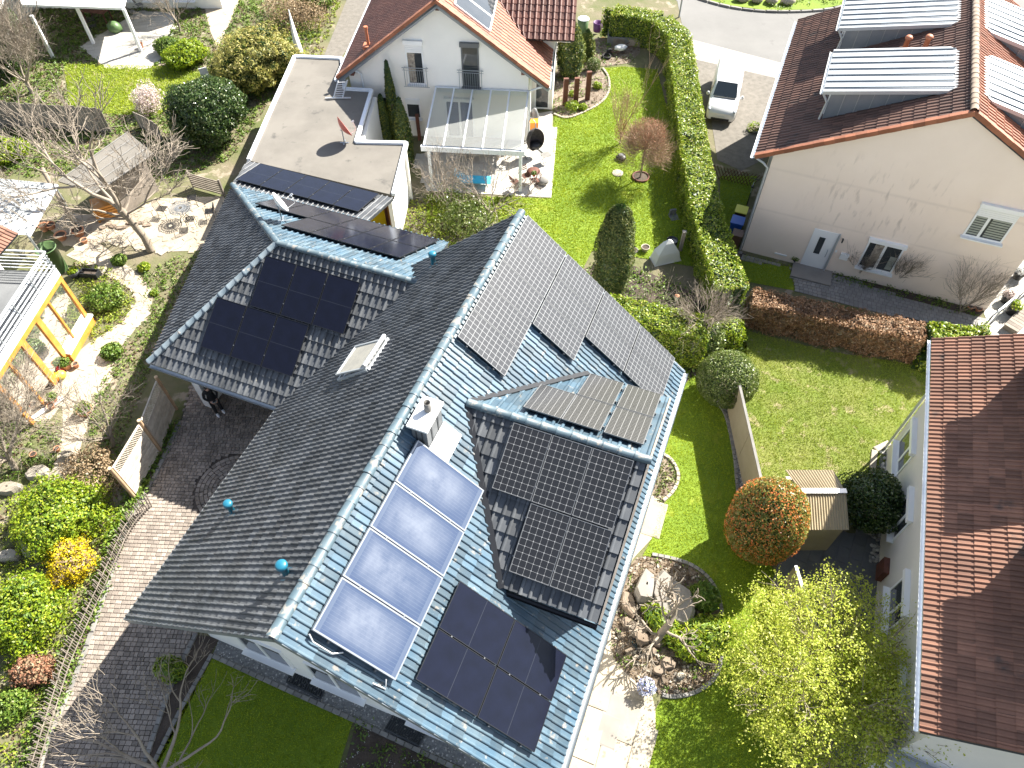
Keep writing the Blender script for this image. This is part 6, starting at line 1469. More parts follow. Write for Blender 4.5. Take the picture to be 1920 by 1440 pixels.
for px, py, r_, n, lm, nm, lb in ((130, 985, (1.45, 1.5, .85), 9500, 'lime', 'spring_shrub', 'biggest lime green shrub beside the slanting picket fence'), (180, 900, (1.0, .9, .6), 3000, 'dry', 'dry_shrub', 'brownish half bare shrub behind the lattice screen post'),
    (145, 1062, (.82, .78, .6), 4200, 'forsythia', 'forsythia', 'small brilliant yellow flowering shrub at the picket fence'), (60, 1165, (1.25, 1.3, .8), 6500, 'lime', 'spring_shrub', 'lime green shrub below the yellow flowering one'), (75, 1265, (.6, .5, .4), 1800, 'rusty', 'dry_shrub', 'small brownish shrub low on the left edge'), (30, 1330, (.55, .5, .35), 1500, 'herb', 'spring_shrub', 'small green shrub near bottom left corner')):
    f = at(px, py); bush(nm, lb, 'bush', f, r_, n, .085 if lm != 'forsythia' else .06, LF[lm], LF['dry'] if lm in ('dry', 'forsythia', 'rusty') else LF['herb'], amp=.45, fr=1.3, core=lm != 'dry', shell=.6)
for px, py, r_, lb in ((1072, 205, .38, 'yellow green tuft at the foot of the rusty posts'), (1120, 165, .26, 'small yellow tuft near the stone edge of the shrub bed'), (1075, 180, .22, 'yellow flower cushion between two rusty posts'), (1092, 205, .24, 'dull green tuft beside the bigger yellow one')):
    f = at(px, py); bush('perennial', lb, 'plant', f, (r_, r_, r_ * .7), 500, .07, LF['lime'], LF['herb'], amp=.2, stems=2)
f = at(285, 208); bush('blossom_shrub', 'pale pink blossoming shrub left of the holly bush', 'bush', f, (.7, .8, .8), 3200, .085, LF['pink'], LF['dry'], amp=.5, shell=.4, core=False)
f = at(880, 425); bush('tangled_shrub', 'tangled brown and green shrub in front of the patio', 'bush', f, (1.9, 1.2, .75), 4200, .10, LF['ball'], LF['dry'], amp=.6, shell=.3, core=False)
f = at(560, 40); bush('dry_shrub', 'straw coloured twiggy shrub above the bamboo', 'bush', f, (2.2, 1.5, .9), 5200, .10, LF['dry'], amp=.6, shell=.3, core=False)
f = at(600, 15); bush('evergreen_bush', 'dark evergreen bush beside the side drive', 'bush', f, (1.5, 1.0, .9), 3000, .12, LF['herb'], amp=.25)
f = at(1615, 975); bush('evergreen_bush', 'dark evergreen between corrugated shed and pale wall', 'bush', f, (.95, 1.25, 1.1), 9000, .085, LF['gloss'], amp=.35, fr=1.4, cz=1.15)
f = at(1245, 1175); bush('daylily_clump', 'bright green grassy clump beside the flat boulder', 'plant', at(1240, 1165), (.75, .5, .28), 1500, .18, LF['lime'], LF['herb'], amp=.2, aspect=.16, spread=1.0, stems=0)
bush('daylily_clump', 'larger green grassy clump at the right rim of the rock bed', 'plant', at(1318, 1200), (.62, 1.05, .30), 2600, .20, LF['lime'], LF['herb'], amp=.2, aspect=.16, spread=1.0, stems=0)
bush('ornamental_grass', 'dark tussock between flat boulder and lawn edge', 'plant', at(1318, 1125), (.45, .45, .3), 900, .22, LF['herb'], LF['herb'], aspect=.12, spread=1.0, stems=0)
bush('perennial', 'green tuft in the dark planting strip by the driveway', 'plant', at(325, 1260), (.35, .5, .3), 600, .16, LF['lime'], LF['herb'], aspect=.14, spread=1.0, stems=3)
for px, py, r_, lb in ((226, 492, .32, 'bright green plant on the sandy bed by the bare tree'), (272, 505, .26, 'smaller green plant right of the bright one'), (290, 552, .16, 'tiny green plant beside the sandy path bend'), (205, 568, .75, 'leafy low planting left of the path bend'), (213, 665, .42, 'green clump inside the small edged bed')):
    f = at(px, py); bush('perennial', lb, 'plant', f, (r_, r_, r_ * .6), int(900 * r_ + 350), .10, LF['herb'] if r_ > .3 else LF['lime'], LF['herb'], amp=.2, stems=2)
f = at(1812, 585)

# ------------------------------------------------------------------ spring leaved tree, bottom right
random.seed(3)
f = at(1552, 1280, 1.9); t = thing('willow_leaved_tree', 'fresh yellow green leaved tree at the lower right', 'tree', (f.x, f.y, 0), 0)
tr_, br_ = M(), M(); tips = []
tr_.tube([(0, 0, 0), (.02, .03, .9), (.05, .05, 1.7)], [.17, .14, .12], 9); tr_.build('trunk', MT['bark'], t)
for k in range(9):
    a = k * .7 + random.uniform(-.2, .2); grow(br_, (.05, .05, 1.1 + .08 * k), (math.cos(a), math.sin(a), random.uniform(.25, 1.0)), 1.45, .06, 3, (2, 4), .08, .75, .16, .68, 5, .3, tips, .004)
br_.build('branches', MT['twig'], t)
T = np.array([list(q) for q in tips]); 
Q, Qn = ell_points(1150, (2.5, 2.45, 1.55), (0.0, 0.0, 1.95), .30, -.75, .35, 1.1)
P = np.repeat(Q, 42, 0) + RNG.normal(0, .085, (len(Q) * 42, 3)) + np.repeat(Qn + RNG.normal(0, .45, Qn.shape), 42, 0) * (RNG.random((len(Q) * 42, 1)) * .62 - .2)
P2_ = np.repeat(T, 8, 0) + RNG.normal(0, .12, (len(T) * 8, 3)); P = np.r_[P, P2_]
P[:, 2] = np.maximum(P[:, 2], .5)
leaves('foliage', P, np.tile([0, 0, 1.0], (len(P), 1)), .064, LF['spring'], t, .62, 1.0)

# ------------------------------------------------------------------ bare trees
def bare_tree(label, foot, trunk, limbs, mt, seed, name='bare_tree', group=None, cat='tree', depth=3, kids=(2, 4), up=.15, spread=.7, shrink=.66, tw=.006, jit=.12, fine=3):
    """trunk: points with radii; limbs: (start point, direction, length, radius)"""
    random.seed(seed); t = thing(name, label, cat, (foot[0], foot[1], foot[2]), 0, group)
    m = M(); m.tube([p for p, r in trunk], [r for p, r in trunk], 9); m.build('trunk', MT['bark'], t)
    m = M(); tips = []
    for p, d, L, r in limbs: grow(m, p, d, L, r, depth, kids, up, spread, jit, shrink, 6, .3, tips, tw)
    m.build('branches', mt, t)
    if tips and fine:
        T = np.array([list(q) for q in tips]); T = np.repeat(T, fine, 0) + RNG.normal(0, .11, (len(T) * fine, 3)); C0 = T.mean(0) - np.array([0, 0, 1.2])
        d = T - C0; d /= np.linalg.norm(d, axis=1)[:, None]
        V = np.zeros((len(T), 4, 3)); s_ = np.cross(d + RNG.normal(0, .5, d.shape), RNG.normal(0, 1, d.shape)); s_ /= np.linalg.norm(s_, axis=1)[:, None]; e = d + RNG.normal(0, .45, d.shape)
        L_ = RNG.uniform(.14, .38, (len(T), 1)); V[:, 0] = T - s_ * .006; V[:, 1] = T + s_ * .006; V[:, 2] = T + e * L_ + s_ * .003; V[:, 3] = T + e * L_ - s_ * .003
        tag(link('fine_twigs', npmesh('fine_twigs', V.reshape(-1, 3), 4, mt, RNG.random(len(T))), t), kind='stuff')
    return t, tips
f = at(284, 470)
bare_tree('big bare tree with crooked pale trunk beside the garden table', f, [((0, 0, 0), .19), ((-.1, .15, .7), .16), ((-.45, .35, 1.5), .15), ((-.6, .3, 2.1), .16)],
    [((-.55, .3, 2.0), (-.55, .35, 1.0), 2.6, .10), ((-.6, .3, 2.1), (-.1, .25, 1.1), 2.7, .10), ((-.55, .3, 1.8), (.9, .25, .45), 2.1, .06), ((-.5, .3, 1.7), (-1.0, .2, .5), 2.3, .06), ((-.55, .3, 1.9), (.5, .8, .6), 2.0, .055), ((-.5, .3, 1.6), (-.7, -.6, .6), 1.9, .05), ((-.6, .3, 2.1), (-.8, .7, .9), 2.5, .08), ((-.6, .3, 2.1), (.4, -.2, .9), 1.8, .05)],
    MT['twig'], 5, depth=4, kids=(2, 3), up=.13, spread=.6, jit=.17, shrink=.68, fine=0, tw=.011)
f = at(60, 175)
bare_tree('bare many stemmed tree in front of the porch at upper left', f, [((0, 0, 0), .12), ((0, .1, .8), .1)], [((0, .1, .6), (math.cos(a), math.sin(a), 1.4), 2.0, .05) for a in (0, .9, 1.8, 2.7, 3.6, 4.5, 5.4)], MT['twig'], 15, depth=4, kids=(3, 4), up=.2, spread=.5, fine=1)
f = at(30, 880)
bare_tree('bare grey branched tree at the left edge below the garden room', f, [((0, 0, 0), .11), ((.05, .1, .6), .09)], [((0, .05, .5), (math.cos(a), math.sin(a), 1.1), 1.7, .045) for a in (.3, 1.2, 2.1, 3.0, 3.9, 5.0, 5.8)], MT['twig'], 25, depth=4, kids=(3, 4), up=.12, spread=.6, fine=1)
f = at(1228, 1205)
bare_tree('bare gnarled small tree leaning over the rock bed', f, [((0, 0, 0), .13), ((.15, .15, .5), .12), ((.35, .3, .85), .10)], [((.35, .3, .85), (.9, .75, .45), 1.3, .075), ((.3, .25, .8), (.1, .9, .7), 1.2, .06), ((.1, .1, .4), (-.9, .1, .4), 1.0, .05), ((.15, .15, .5), (-.2, -.8, .4), 1.0, .045), ((.2, .2, .6), (.7, -.6, .4), 1.1, .05), ((.3, .25, .8), (-.5, .5, .8), 1.0, .045)], MT['twig'], 35, depth=2, kids=(3, 5), up=.04, spread=.75, tw=.016, jit=.25, shrink=.5, fine=0)
f = at(1302, 655)
bare_tree('pollarded tree with a mop of bare twigs above variegated shrub', f, [((0, 0, 0), .12), ((.0, .05, .9), .11), ((0, .05, 1.65), .12)], [((0, .05, 1.6), (math.cos(a) * 1.0, math.sin(a) * 1.0, random.Random(a).uniform(.15, 1.1)), .72, .028) for a in [k * .45 for k in range(16)]], MT['twig'], 45, depth=2, kids=(3, 5), up=.06, spread=.55, fine=3)
f = at(1212, 602)
bare_tree('small bare lichen covered shrub before the short laurel hedge', f, [((0, 0, 0), .05), ((0, 0, .3), .045)], [((0, 0, .25), (math.cos(a) * .7, math.sin(a) * .7, 1.2), 1.0, .03) for a in (0, 1.3, 2.5, 3.6, 5.0)], MT['twig'], 55, 'bare_shrub', None, 'bush', 2, (1, 3), .2, .5, tw=.009)
f = at(330, 1470)
bare_tree('bare spreading tree over the shaded front lawn', f, [((0, 0, 0), .12), ((-.1, .1, .9), .10)], [((-.1, .1, .9), (-.9, .5, .5), 1.5, .06), ((-.1, .1, .9), (.3, 1.0, .6), 1.7, .06), ((-.1, .1, .8), (1.0, .5, .5), 1.6, .055), ((-.1, .1, .9), (-.3, .9, .9), 1.5, .05), ((-.1, .1, .8), (.8, -.3, .6), 1.3, .045), ((-.1, .1, .7), (-.9, -.2, .5), 1.2, .04)], MT['twig'], 65, depth=4, kids=(1, 3), up=.06, spread=.6, fine=1)
f = at(1200, 334)
bare_tree('round headed bare tree in the terracotta ring on the lawn', f, [((0, 0, 0), .045), ((.02, .02, 1.0), .04), ((0, 0, 1.75), .04)], [((0, 0, 1.7), (math.cos(a) * c, math.sin(a) * c, s), .62, .022) for a, c, s in [(k * 2.4, math.cos(-.6 + 2.0 * k / 30), math.sin(-.6 + 2.0 * k / 30)) for k in range(30)]], MT['twig_red'], 75, depth=2, kids=(3, 5), up=.02, spread=.6, shrink=.62, fine=8)
t = [o for o in bpy.data.objects if o.get('label', '').startswith('round headed')][0]
P, Nn = ell_points(2600, (.92, .92, .80), (0, 0, 2.45), .55, -1, .1); leaves('buds', P, Nn, .06, LF['rusty'], t, .4, 1.0)
f = at(1162, 270)
t, tips = bare_tree('slim bare fastigiate tree on the white house lawn', f, [((0, 0, 0), .04), ((0, 0, .4), .035)], [((0, 0, .3), (math.cos(a) * .22, math.sin(a) * .22, 1), 1.3, .02) for a in [k * .6 for k in range(10)]] + [((0, 0, .4), (0, .05, 1), 2.6, .025)], MT['twig_red'], 85, depth=2, kids=(2, 4), up=.4, spread=.35)
P, Nn = ell_points(900, (.36, .36, .6), (0, 0, .85), .5, -1, .1); leaves('buds', P, Nn, .06, LF['rusty'], t, .4, 1.0)
for px, py, s_, lb in ((1606, 520, 1.0, 'small bare shrub left under the front window'), (1672, 535, 1.25, 'bare shrub right under the front window'), (1797, 588, 1.6, 'fan shaped bare shrub against the peach wall')):
    f = E(px, py); bare_tree(lb, f, [((0, 0, 0), .035), ((0, 0, .2), .03)], [((0, 0, .15), (math.cos(a) * .55, math.sin(a) * .35, 1), .75 * s_, .018) for a in [k * .7 for k in range(9)]], MT['twig'], int(px), 'bare_shrub', 'bare shrubs along the peach wall', 'bush', 2, (3, 5), .2, .4)
for px, py, lb in ((338, 60, 'bare upright shrub at the right corner of the porch'), (215, 835, 'thin bare sapling in shade beside the lattice screen'), (840, 400, 'pale crooked branches rising from the tangled shrub'), (920, 415, 'pale bare branch right of the tangled shrub')):
    f = at(px, py); bare_tree(lb, f, [((0, 0, 0), .07), ((.05, .1, .5), .06)], [((0, .05, .4), (math.cos(a) * .7, math.sin(a) * .7, 1.0), 1.3, .035) for a in (0.2, 1.4, 2.4, 3.7, 5.1)], MT['twig'], int(px) + 3, 'bare_shrub', None, 'bush', 3, (2, 3), .1, .6, tw=.007, jit=.2)

# ------------------------------------------------------------------ fences and screens
random.seed(31)
fl_ = smooth(P2([(285, 950), (245, 1000), (196, 1110), (140, 1235), (112, 1320), (76, 1440), (60, 1500)]), 6)
fo = fl_[0].copy(); pf = thing('picket_fence', 'low weathered picket fence along the paved driveway', 'fence', fo)
pts = resample(fl_, .085)
me = M().box(-.009, .009, -.019, .019, 0, .80).mesh(MT['wood_grey'], 'picket')
for p in pts:
    o = link('picket', me, pf); o.location = p - fo; o.rotation_euler = (random.uniform(-.07, .07), random.uniform(-.12, .02), math.atan2((fl_[-1] - fl_[0]).y, (fl_[-1] - fl_[0]).x) + random.uniform(-.2, .2)); o.scale = (1, 1, random.uniform(.88, 1.08))
m = M()
for h in (.18, .52):
    for a, b in zip(fl_[:-1], fl_[1:]): m.beam(a - fo + Vector((.02, .02, h)), b - fo + Vector((.02, .02, h)), .016, .03)
m.build('rail', MT['wood_grey'], pf)['kind'] = 'stuff'
pA = at(0, 0)
def vfoot(top, h): p = at(top[0], top[1], h); return Vector((p.x, p.y, 0))
posts = [vfoot((205, 878), 2.0), vfoot((260, 788), 2.0), vfoot((293, 708), 1.95)]
for k in range(3):
    h = 2.0; m = M(); 
    t = thing('fence_post', ('round timber post at the near end of the lattice screen', 'round timber post between the two lattice screens', 'round timber post at the far end beside the garage wing')[k], 'post', posts[k], 0, 'round timber posts of the screen')
    M().tube([(0, 0, 0), (0, 0, h)], .065, 10).build('pole', MT['wood_pole'], t); M().lathe([(.066, h + .001), (.045, h + .012), (0, h + .014)], (0, 0, 0), 10).build('cut_end', MT['wood_end'], t)
for k in range(2):
    a, b = posts[k], posts[k + 1]; d = (b - a).normalized(); a = a + d * .1; b = b - d * .1; L_ = (b - a).length
    t = thing('lattice_screen', ('sunlit wooden privacy screen with lattice top near the driveway', 'shaded wooden privacy screen with lattice top next to the garage wing')[k], 'fence', a, math.atan2(d.y, d.x))
    m = M(); m.beam((0, 0, 1.86), (L_, 0, 1.86), .05, .05); m.beam((0, 0, 1.42), (L_, 0, 1.42), .04, .05); m.beam((0, 0, .12), (L_, 0, .12), .04, .05)
    for x in (.02, L_ - .02): m.beam((x, 0, .1), (x, 0, 1.84), .05, .04)
    m.build('frame', MT['wood'], t)
    for j in range(11): M().box(.03, L_ - .03, -.012 + .012 * (j % 2), .010 + .012 * (j % 2), .16 + j * .113, .27 + j * .113).build('board', MT['wood'], t)
    n = int(L_ / .11)
    for j in range(-3, n):
        for s_ in (1, -1):
            x0 = .03 + j * .11; x1 = x0 + .40; p, q = Vector((x0, .008 * s_, 1.45 if s_ > 0 else 1.84)), Vector((x1, .008 * s_, 1.84 if s_ > 0 else 1.45))
            lo_, hi_ = .03, L_ - .03
            if x1 < lo_ + .03 or x0 > hi_ - .03: continue
            if x0 < lo_: p = p.lerp(q, (lo_ - x0) / (x1 - x0))
            if x1 > hi_: q = p.lerp(q, (hi_ - p.x) / (q.x - p.x))
            M().beam(p, q, .008, .022, up=(0, 1, 0)).build('lath', MT['wood'], t)
# sand coloured privacy screen between the lawns
s0, s1 = at(1382, 800, 0), at(1428, 990, 0)
s0 = vfoot((1386, 718), 1.75); s1 = vfoot((1420, 866), 1.75); sd_ = (s1 - s0)
sc = thing('privacy_screen', 'sand coloured privacy screen dividing the two sunny lawns', 'fence', s0, math.atan2(sd_.y, sd_.x))
L_ = sd_.length + 1.0
for k in range(2): M().box(k * L_ / 2 + .01, (k + 1) * L_ / 2 - .01, -.03, .03, .05, 1.72).build('panel', MT['screen_sand'], sc)
m = M(); m.box(0, L_, -.045, .045, 1.722, 1.76); m.build('top_rail', MT['kerbstone'], sc)
s2 = at(1468, 1092); s3 = at(1500, 1200)
sc2 = thing('privacy_screen', 'sand coloured screen with white top rail behind photinia and terrace', 'fence', s2, math.atan2(s3.y - s2.y, s3.x - s2.x))
L2 = (s3 - s2).length; M().box(0, L2, -.03, .03, .05, 1.3).build('panel', MT['screen_sand'], sc2); M().box(0, L2, -.045, .045, 1.302, 1.34).build('top_rail', MT['cover'], sc2)
# rustic crossed pole fence by the peach house
r0, r1 = E(1348, 335), E(1420, 352); rd_ = (r1 - r0); rf_ = thing('crossed_pole_fence', 'low rustic fence of crossed dark poles beside the gravel court', 'fence', r0, math.atan2(rd_.y, rd_.x)); L_ = rd_.length
for k in range(int(L_ / .17)):
    for s_ in (1, -1): x = k * .17; M().tube([(x, .02 * s_, 0), (x + .42 * s_, .02 * s_, .75)], .018, 5).build('pole', MT['rust'], rf_)
# left: wire fence by the garage wing is hidden; slatted fence behind the garden table
r0, r1 = at(300, 255), at(395, 330)
wf = thing('timber_wall', 'weathered brown timber fence behind the garden table', 'fence', at(262, 238), math.atan2(-.75, 1.0)); 
for k in range(8): M().box(k * .26, k * .26 + .24, -.02 + .006 * (k % 2), .02, 0, .95 + random.uniform(-.04, .04)).build('plank', MT['wood_grey'], wf)
r0, r1 = at(362, 352), at(420, 368); wf2 = thing('slatted_fence', 'grey slatted fence under the holly bush', 'fence', r0, math.atan2((r1 - r0).y, (r1 - r0).x))
for k in range(7): M().box(0, (r1 - r0).length, -.015, .015, .08 + k * .12, .16 + k * .12).build('slat', MT['wood_grey'], wf2)
for x in (0, (r1 - r0).length): M().box(x - .04, x + .04, .016, .09, 0, .95).build('post', MT['wood_grey'], wf2)
r0, r1 = at(0, 235), at(215, 250); wf3 = thing('plank_fence', 'long grey plank fence in shade behind the bare tree', 'fence', r0, math.atan2((r1 - r0).y, (r1 - r0).x)); n = int((r1 - r0).length / .2)
me = M().box(0, .185, -.012, .012, 0, 1.45).mesh(MT['wood_grey'], 'plank')
for k in range(n): o = link('plank', me, wf3); o.location = (k * .2, 0, 0); o.scale = (1, 1, random.uniform(.97, 1.03))

# ------------------------------------------------------------------ sheds
cs_ = [at(1472, 881, 1.9), at(1562, 881, 1.9), at(1586, 922, 2.1), at(1502, 922, 2.1)]
so = Vector((cs_[3].x, cs_[3].y - 0.0, 0)); sh = thing('corrugated_shed', 'corrugated metal garden shed beside the photinia', 'shed', so)
A, B_, C_, D = [p - so for p in cs_]
E1, E0 = C_ + Vector((-.1, -1.15, -.35)), D + Vector((-.1, -1.15, -.35))
def corr(m, a, b, c, d, n):
    rows = []
    for i in range(n * 4 + 1):
        u = i / (n * 4); z = Vector((0, 0, .022 * math.sin(i * math.pi / 2))); rows.append([a.lerp(b, u) + z, d.lerp(c, u) + z])
    m.grid(rows, 0, False)
m = M(); corr(m, A, B_, C_, D, 17); m.build('roof_sheet', MT['shed'], sh)
m = M(); corr(m, D + Vector((0, 0, .01)), C_ + Vector((0, 0, .01)), E1, E0, 17); m.build('roof_sheet', MT['shed'], sh)
m = M(); m.beam(D + Vector((0, 0, .05)), C_ + Vector((0, 0, .05)), .16, .05); m.build('ridge_cap', MT['alu'], sh)
m = M(); m.prism([(A.x + .08, A.y - .08), (B_.x - .08, B_.y - .08), (E1.x - .08, E1.y + .1), (E0.x + .08, E0.y + .1)], 0, 1.62); m.build('wall', MT['shed'], sh)
# garden shed with felt roof in the left garden
g4 = [at(240, 248, 2.2), at(288, 288, 2.1), at(180, 362, 2.1), at(110, 340, 2.2)]
so = Vector((g4[2].x, g4[2].y, 0)); gs_ = thing('garden_shed', 'timber garden shed with grey battened felt roof under the bare tree', 'shed', so)
q4 = [p - so for p in g4]
M().slab(q4[::-1] if (q4[1] - q4[0]).cross(q4[2] - q4[1]).z < 0 else q4, (0, 0, 1), .06).build('roof', MT['bitumen'], gs_)
for k in range(5): a, b = q4[0].lerp(q4[1], k / 4), q4[3].lerp(q4[2], k / 4); M().beam(a + Vector((0, 0, .02)), b + Vector((0, 0, .02)), .05, .04).build('batten', MT['kerbstone'], gs_)
ctr = sum(q4, Vector()) / 4
m = M(); m.prism([((p.x - ctr.x) * .62 + ctr.x + .1, (p.y - ctr.y) * .62 + ctr.y + .35) for p in q4], 0, 2.0); m.build('wall', MT['wood_grey'], gs_)

# ------------------------------------------------------------------ rocks in the rock bed
def rock(label, px, py, r, h, seed, flat=0.0, group=None, mt='rock', ang=0.0):
    p = at(px, py); random.seed(seed); m = M(); n = 9
    ring = [(r[0] * math.cos(t) * random.uniform(.75, 1.15), r[1] * math.sin(t) * random.uniform(.75, 1.15)) for t in [2 * math.pi * k / n for k in range(n)]]
    rows = [[(x, y, -.03) for x, y in ring], [(x * 1.02, y * 1.02, h * .55 + random.uniform(-.05, .05) * h) for x, y in ring], [(x * .86, y * .86, h * (1 + flat * y)) for x, y in ring], [(x * .1, y * .1, h * 1.04) for x, y in ring]]
    m.grid(rows, 0, False, True); o = m.build('rock', MT[mt], None, (p.x, p.y, 0), ang); return tag(o, label, 'rock', group)
rock('largest flat brown boulder in the rock bed', 1255, 1130, (.62, .92), .55, 2, .18, None, 'slab_grey', R(18))
rock('upright brown boulder left of the flat one', 1208, 1108, (.30, .62), .62, 3, 0, None, 'slab_grey', R(-14))
rock('pale long stone at the left of the rock bed', 1178, 1135, (.22, .42), .28, 4, 0, None, 'rock', R(5))
for k, (px, py, a, b, lb) in enumerate(((1195, 1185, .30, .26, 'small brown stone left of the pond cleft'), (1175, 1170, .2, .2, 'reddish stone at the left rim of the rock bed'), (1232, 1200, .26, .22, 'stone directly under the gnarled tree'), (1215, 1222, .24, .18, 'flat stone below the pond cleft'), (1250, 1245, .26, .2, 'flat brown stone in the lower rock bed'), (1275, 1268, .14, .1, 'white stone low in the rock bed'), (1235, 1258, .2, .14, 'flat stone at the lower edge near the flower pot'), (1205, 1200, .2, .24, 'stone between pond cleft and house path'))):
    rock(lb, px, py, (a, b), .16, 20 + k, 0, 'small stones of the rock bed', 'slab' if k == 5 else 'rock')
M().prism([(p.x, p.y) for p in P2([(1182, 1200), (1196, 1178), (1205, 1210), (1225, 1215), (1240, 1222), (1220, 1232), (1195, 1226)])], .008, .014).build('pond', MT['water'])['kind'] = 'structure'
for k, (px, py, a, b, lb) in enumerate(((65, 1028, .42, .36, 'big rounded sunlit stone above the lime shrub'), (20, 1045, .4, .22, 'long pale stone at the left edge'), (38, 1092, .35, .2, 'dark stone at left edge below the rounded one'), (75, 890, .5, .3, 'pale rock at the end of sandy path'), (20, 918, .45, .3, 'pale rock at left edge below bare tree'), (130, 856, .28, .2, 'white stepping stone at the path end'))):
    rock(lb, px, py, (a, b), .25, 40 + k, 0, 'stones in the left garden', 'slab')

# ------------------------------------------------------------------ van
v0, v1 = E(1347, 222, .4), E(1371, 110, 1.65); random.seed(41)
vd = Vector((v1.x - v0.x, v1.y - v0.y, 0)).normalized(); vyaw = math.atan2(vd.y, vd.x) - math.pi / 2 
van = thing('van', 'white delivery van parked on the gravel court with nose to camera', 'van', E(1347, 233), vyaw); van.scale = (1.0, 1.05, 1.0)
# profile: (y from nose to tail, half width, z bottom, z belt, z top half width, z top)
W_ = .84
sec = [(0.0, .66, .26, .55, .56, .66), (.10, .78, .22, .70, .66, .80), (.40, .82, .20, .86, .72, .97), (.78, .84, .20, .98, .72, 1.08), (.86, .84, .20, 1.0, .72, 1.12), (1.62, .84, .20, 1.05, .64, 1.64), (1.85, .84, .20, 1.06, .66, 1.70), (2.6, .84, .20, 1.06, .68, 1.74), (3.9, .84, .20, 1.06, .67, 1.73), (4.45, .83, .24, 1.04, .65, 1.68), (4.58, .78, .34, 1.0, .60, 1.5)]
rows = []
for y, w, zb, zm, wt, zt_ in sec:
    half = [(w * .92, zb), (w, zb + .12), (w, zm * .75), (w * .985, zm), ((w * .985 + wt) / 2 + .03, (zm + zt_) / 2), (wt, zt_ - .05), (wt * .85, zt_)]
    rows.append([(-x, y, z) for x, z in half] + [(x, y, z) for x, z in half[::-1]])
bm_ = M(); bm_.grid(rows, 0, True, False, True); bm_.face(rows[0]); bm_.face(rows[-1][::-1]); bm_.face([rows[k][0] for k in range(len(rows))] + [rows[k][-1] for k in range(len(rows) - 1, -1, -1)])
body = bm_.build('body', MT['van'], van)
def lerp3(a, b, t): return tuple(a[i] + (b[i] - a[i]) * t for i in range(3))
ws = M(); off = Vector((0, -.02, .016))
ws.face([Vector((-.66, .92, 1.16)) + off, Vector((.66, .92, 1.16)) + off, Vector((.56, 1.60, 1.63)) + off, Vector((-.56, 1.60, 1.63)) + off]); ws.build('windscreen', MT['vanglass'], van)
for s_ in (-1, 1):
    q = M(); pts = [(s_ * .838, 1.25, 1.08), (s_ * .842, 2.1, 1.09), (s_ * .70, 2.05, 1.55), (s_ * .695, 1.68, 1.54)]; q.face(pts if s_ < 0 else pts[::-1]); q.build('side_window', MT['vanglass'], van)
    q = M(); q.ellip((s_ * .70, .26, .77), (.10, .22, .075), 10, 6); q.build('headlight', MT['lamp_lens'], van)
    q = M(); q.ellip((s_ * .96, 1.18, 1.08), (.10, .07, .12), 10, 6); q.beam((s_ * .84, 1.22, 1.02), (s_ * .93, 1.2, 1.06), .04, .03); q.build('mirror', MT['van'], van)
    for y in (.82, 3.45):
        q = M(); q.tube([(s_ * .66, y, .30), (s_ * .845, y, .30)], .30, 18); wo = q.build('wheel', MT['tyre'], van); q = M(); q.tube([(s_ * .846, y, .30), (s_ * .85, y, .30)], .19, 14); q.build('rim', MT['alu'], wo)
    q = M(); q.box(s_ * .845 - .004, s_ * .845 + .004, 1.4, 1.42, .3, 1.05); q.box(s_ * .845 - .004, s_ * .845 + .004, 2.2, 2.22, .3, 1.7 * .6); q.build('door_gap', MT['black'], van)
M().box(-.50, .50, -.03, .06, .28, .38).build('grille', MT['black'], van)
M().box(-.24, .24, -.035, .02, .40, .50).build('number_plate', MT['plate'], van)
M().lathe([(.05, 0), (.045, .008), (0, .01)], (0, .36, .915), 12).build('badge', MT['steel'], van)
M().box(-.6, .6, .83, .91, 1.10, 1.145).build('wiper_cowl', MT['black'], van)

# wheelie bins
def bin_(px, py, lid, body, lb, w=.52, h=1.0, rz=-.4):
    p = E(px, py); t = thing('wheelie_bin', lb, 'bin', p, rz, 'wheelie bins by the peach house'); m = M(); a, b = w * .42, w * .5
    m.face([(-a, -a, .05), (-a, a, .05), (a, a, .05), (a, -a, .05)])
    lo_, hi_ = [(-a, -a), (a, -a), (a, a), (-a, a)], [(-b, -b), (b, -b), (b, b), (-b, b)]
    for k in range(4): j = (k + 1) % 4; m.face([(*lo_[k], .05), (*lo_[j], .05), (*hi_[j], h), (*hi_[k], h)])
    m.build('body', MT[body], t)
    q = M(); q.box(-b - .03, b + .03, -b - .04, b + .04, h + .002, h + .05); q.beam((-b, b + .06, h), (b, b + .06, h), .04, .04); q.build('lid', MT[lid], t)
    for s_ in (-1, 1): M().tube([(s_ * (a - .02), a, .1), (s_ * (a + .04), a, .1)], .1, 12).build('wheel', MT['tyre'], t)
bin_(1381, 424, 'yellow', 'binbrown', 'wheelie bin with yellow lid, last in row along the wall')
bin_(1374, 444, 'blue', 'blue', 'blue wheelie bin between yellow lidded and brown ones', .56)
bin_(1374, 468, 'binbrown', 'binbrown', 'small brown wheelie bin nearest the camera', .44)
# street lamp
p = E(1273, 32); t = thing('street_lamp', 'thin grey street lamp post behind the tall hedge', 'lamp', p); M().tube([(0, 0, 0), (0, 0, 5.0)], [.06, .045], 8).build('pole', MT['steel'], t); M().box(-.12, .12, -.45, .1, 5.0, 5.1).build('lamp_head', MT['alu'], t)

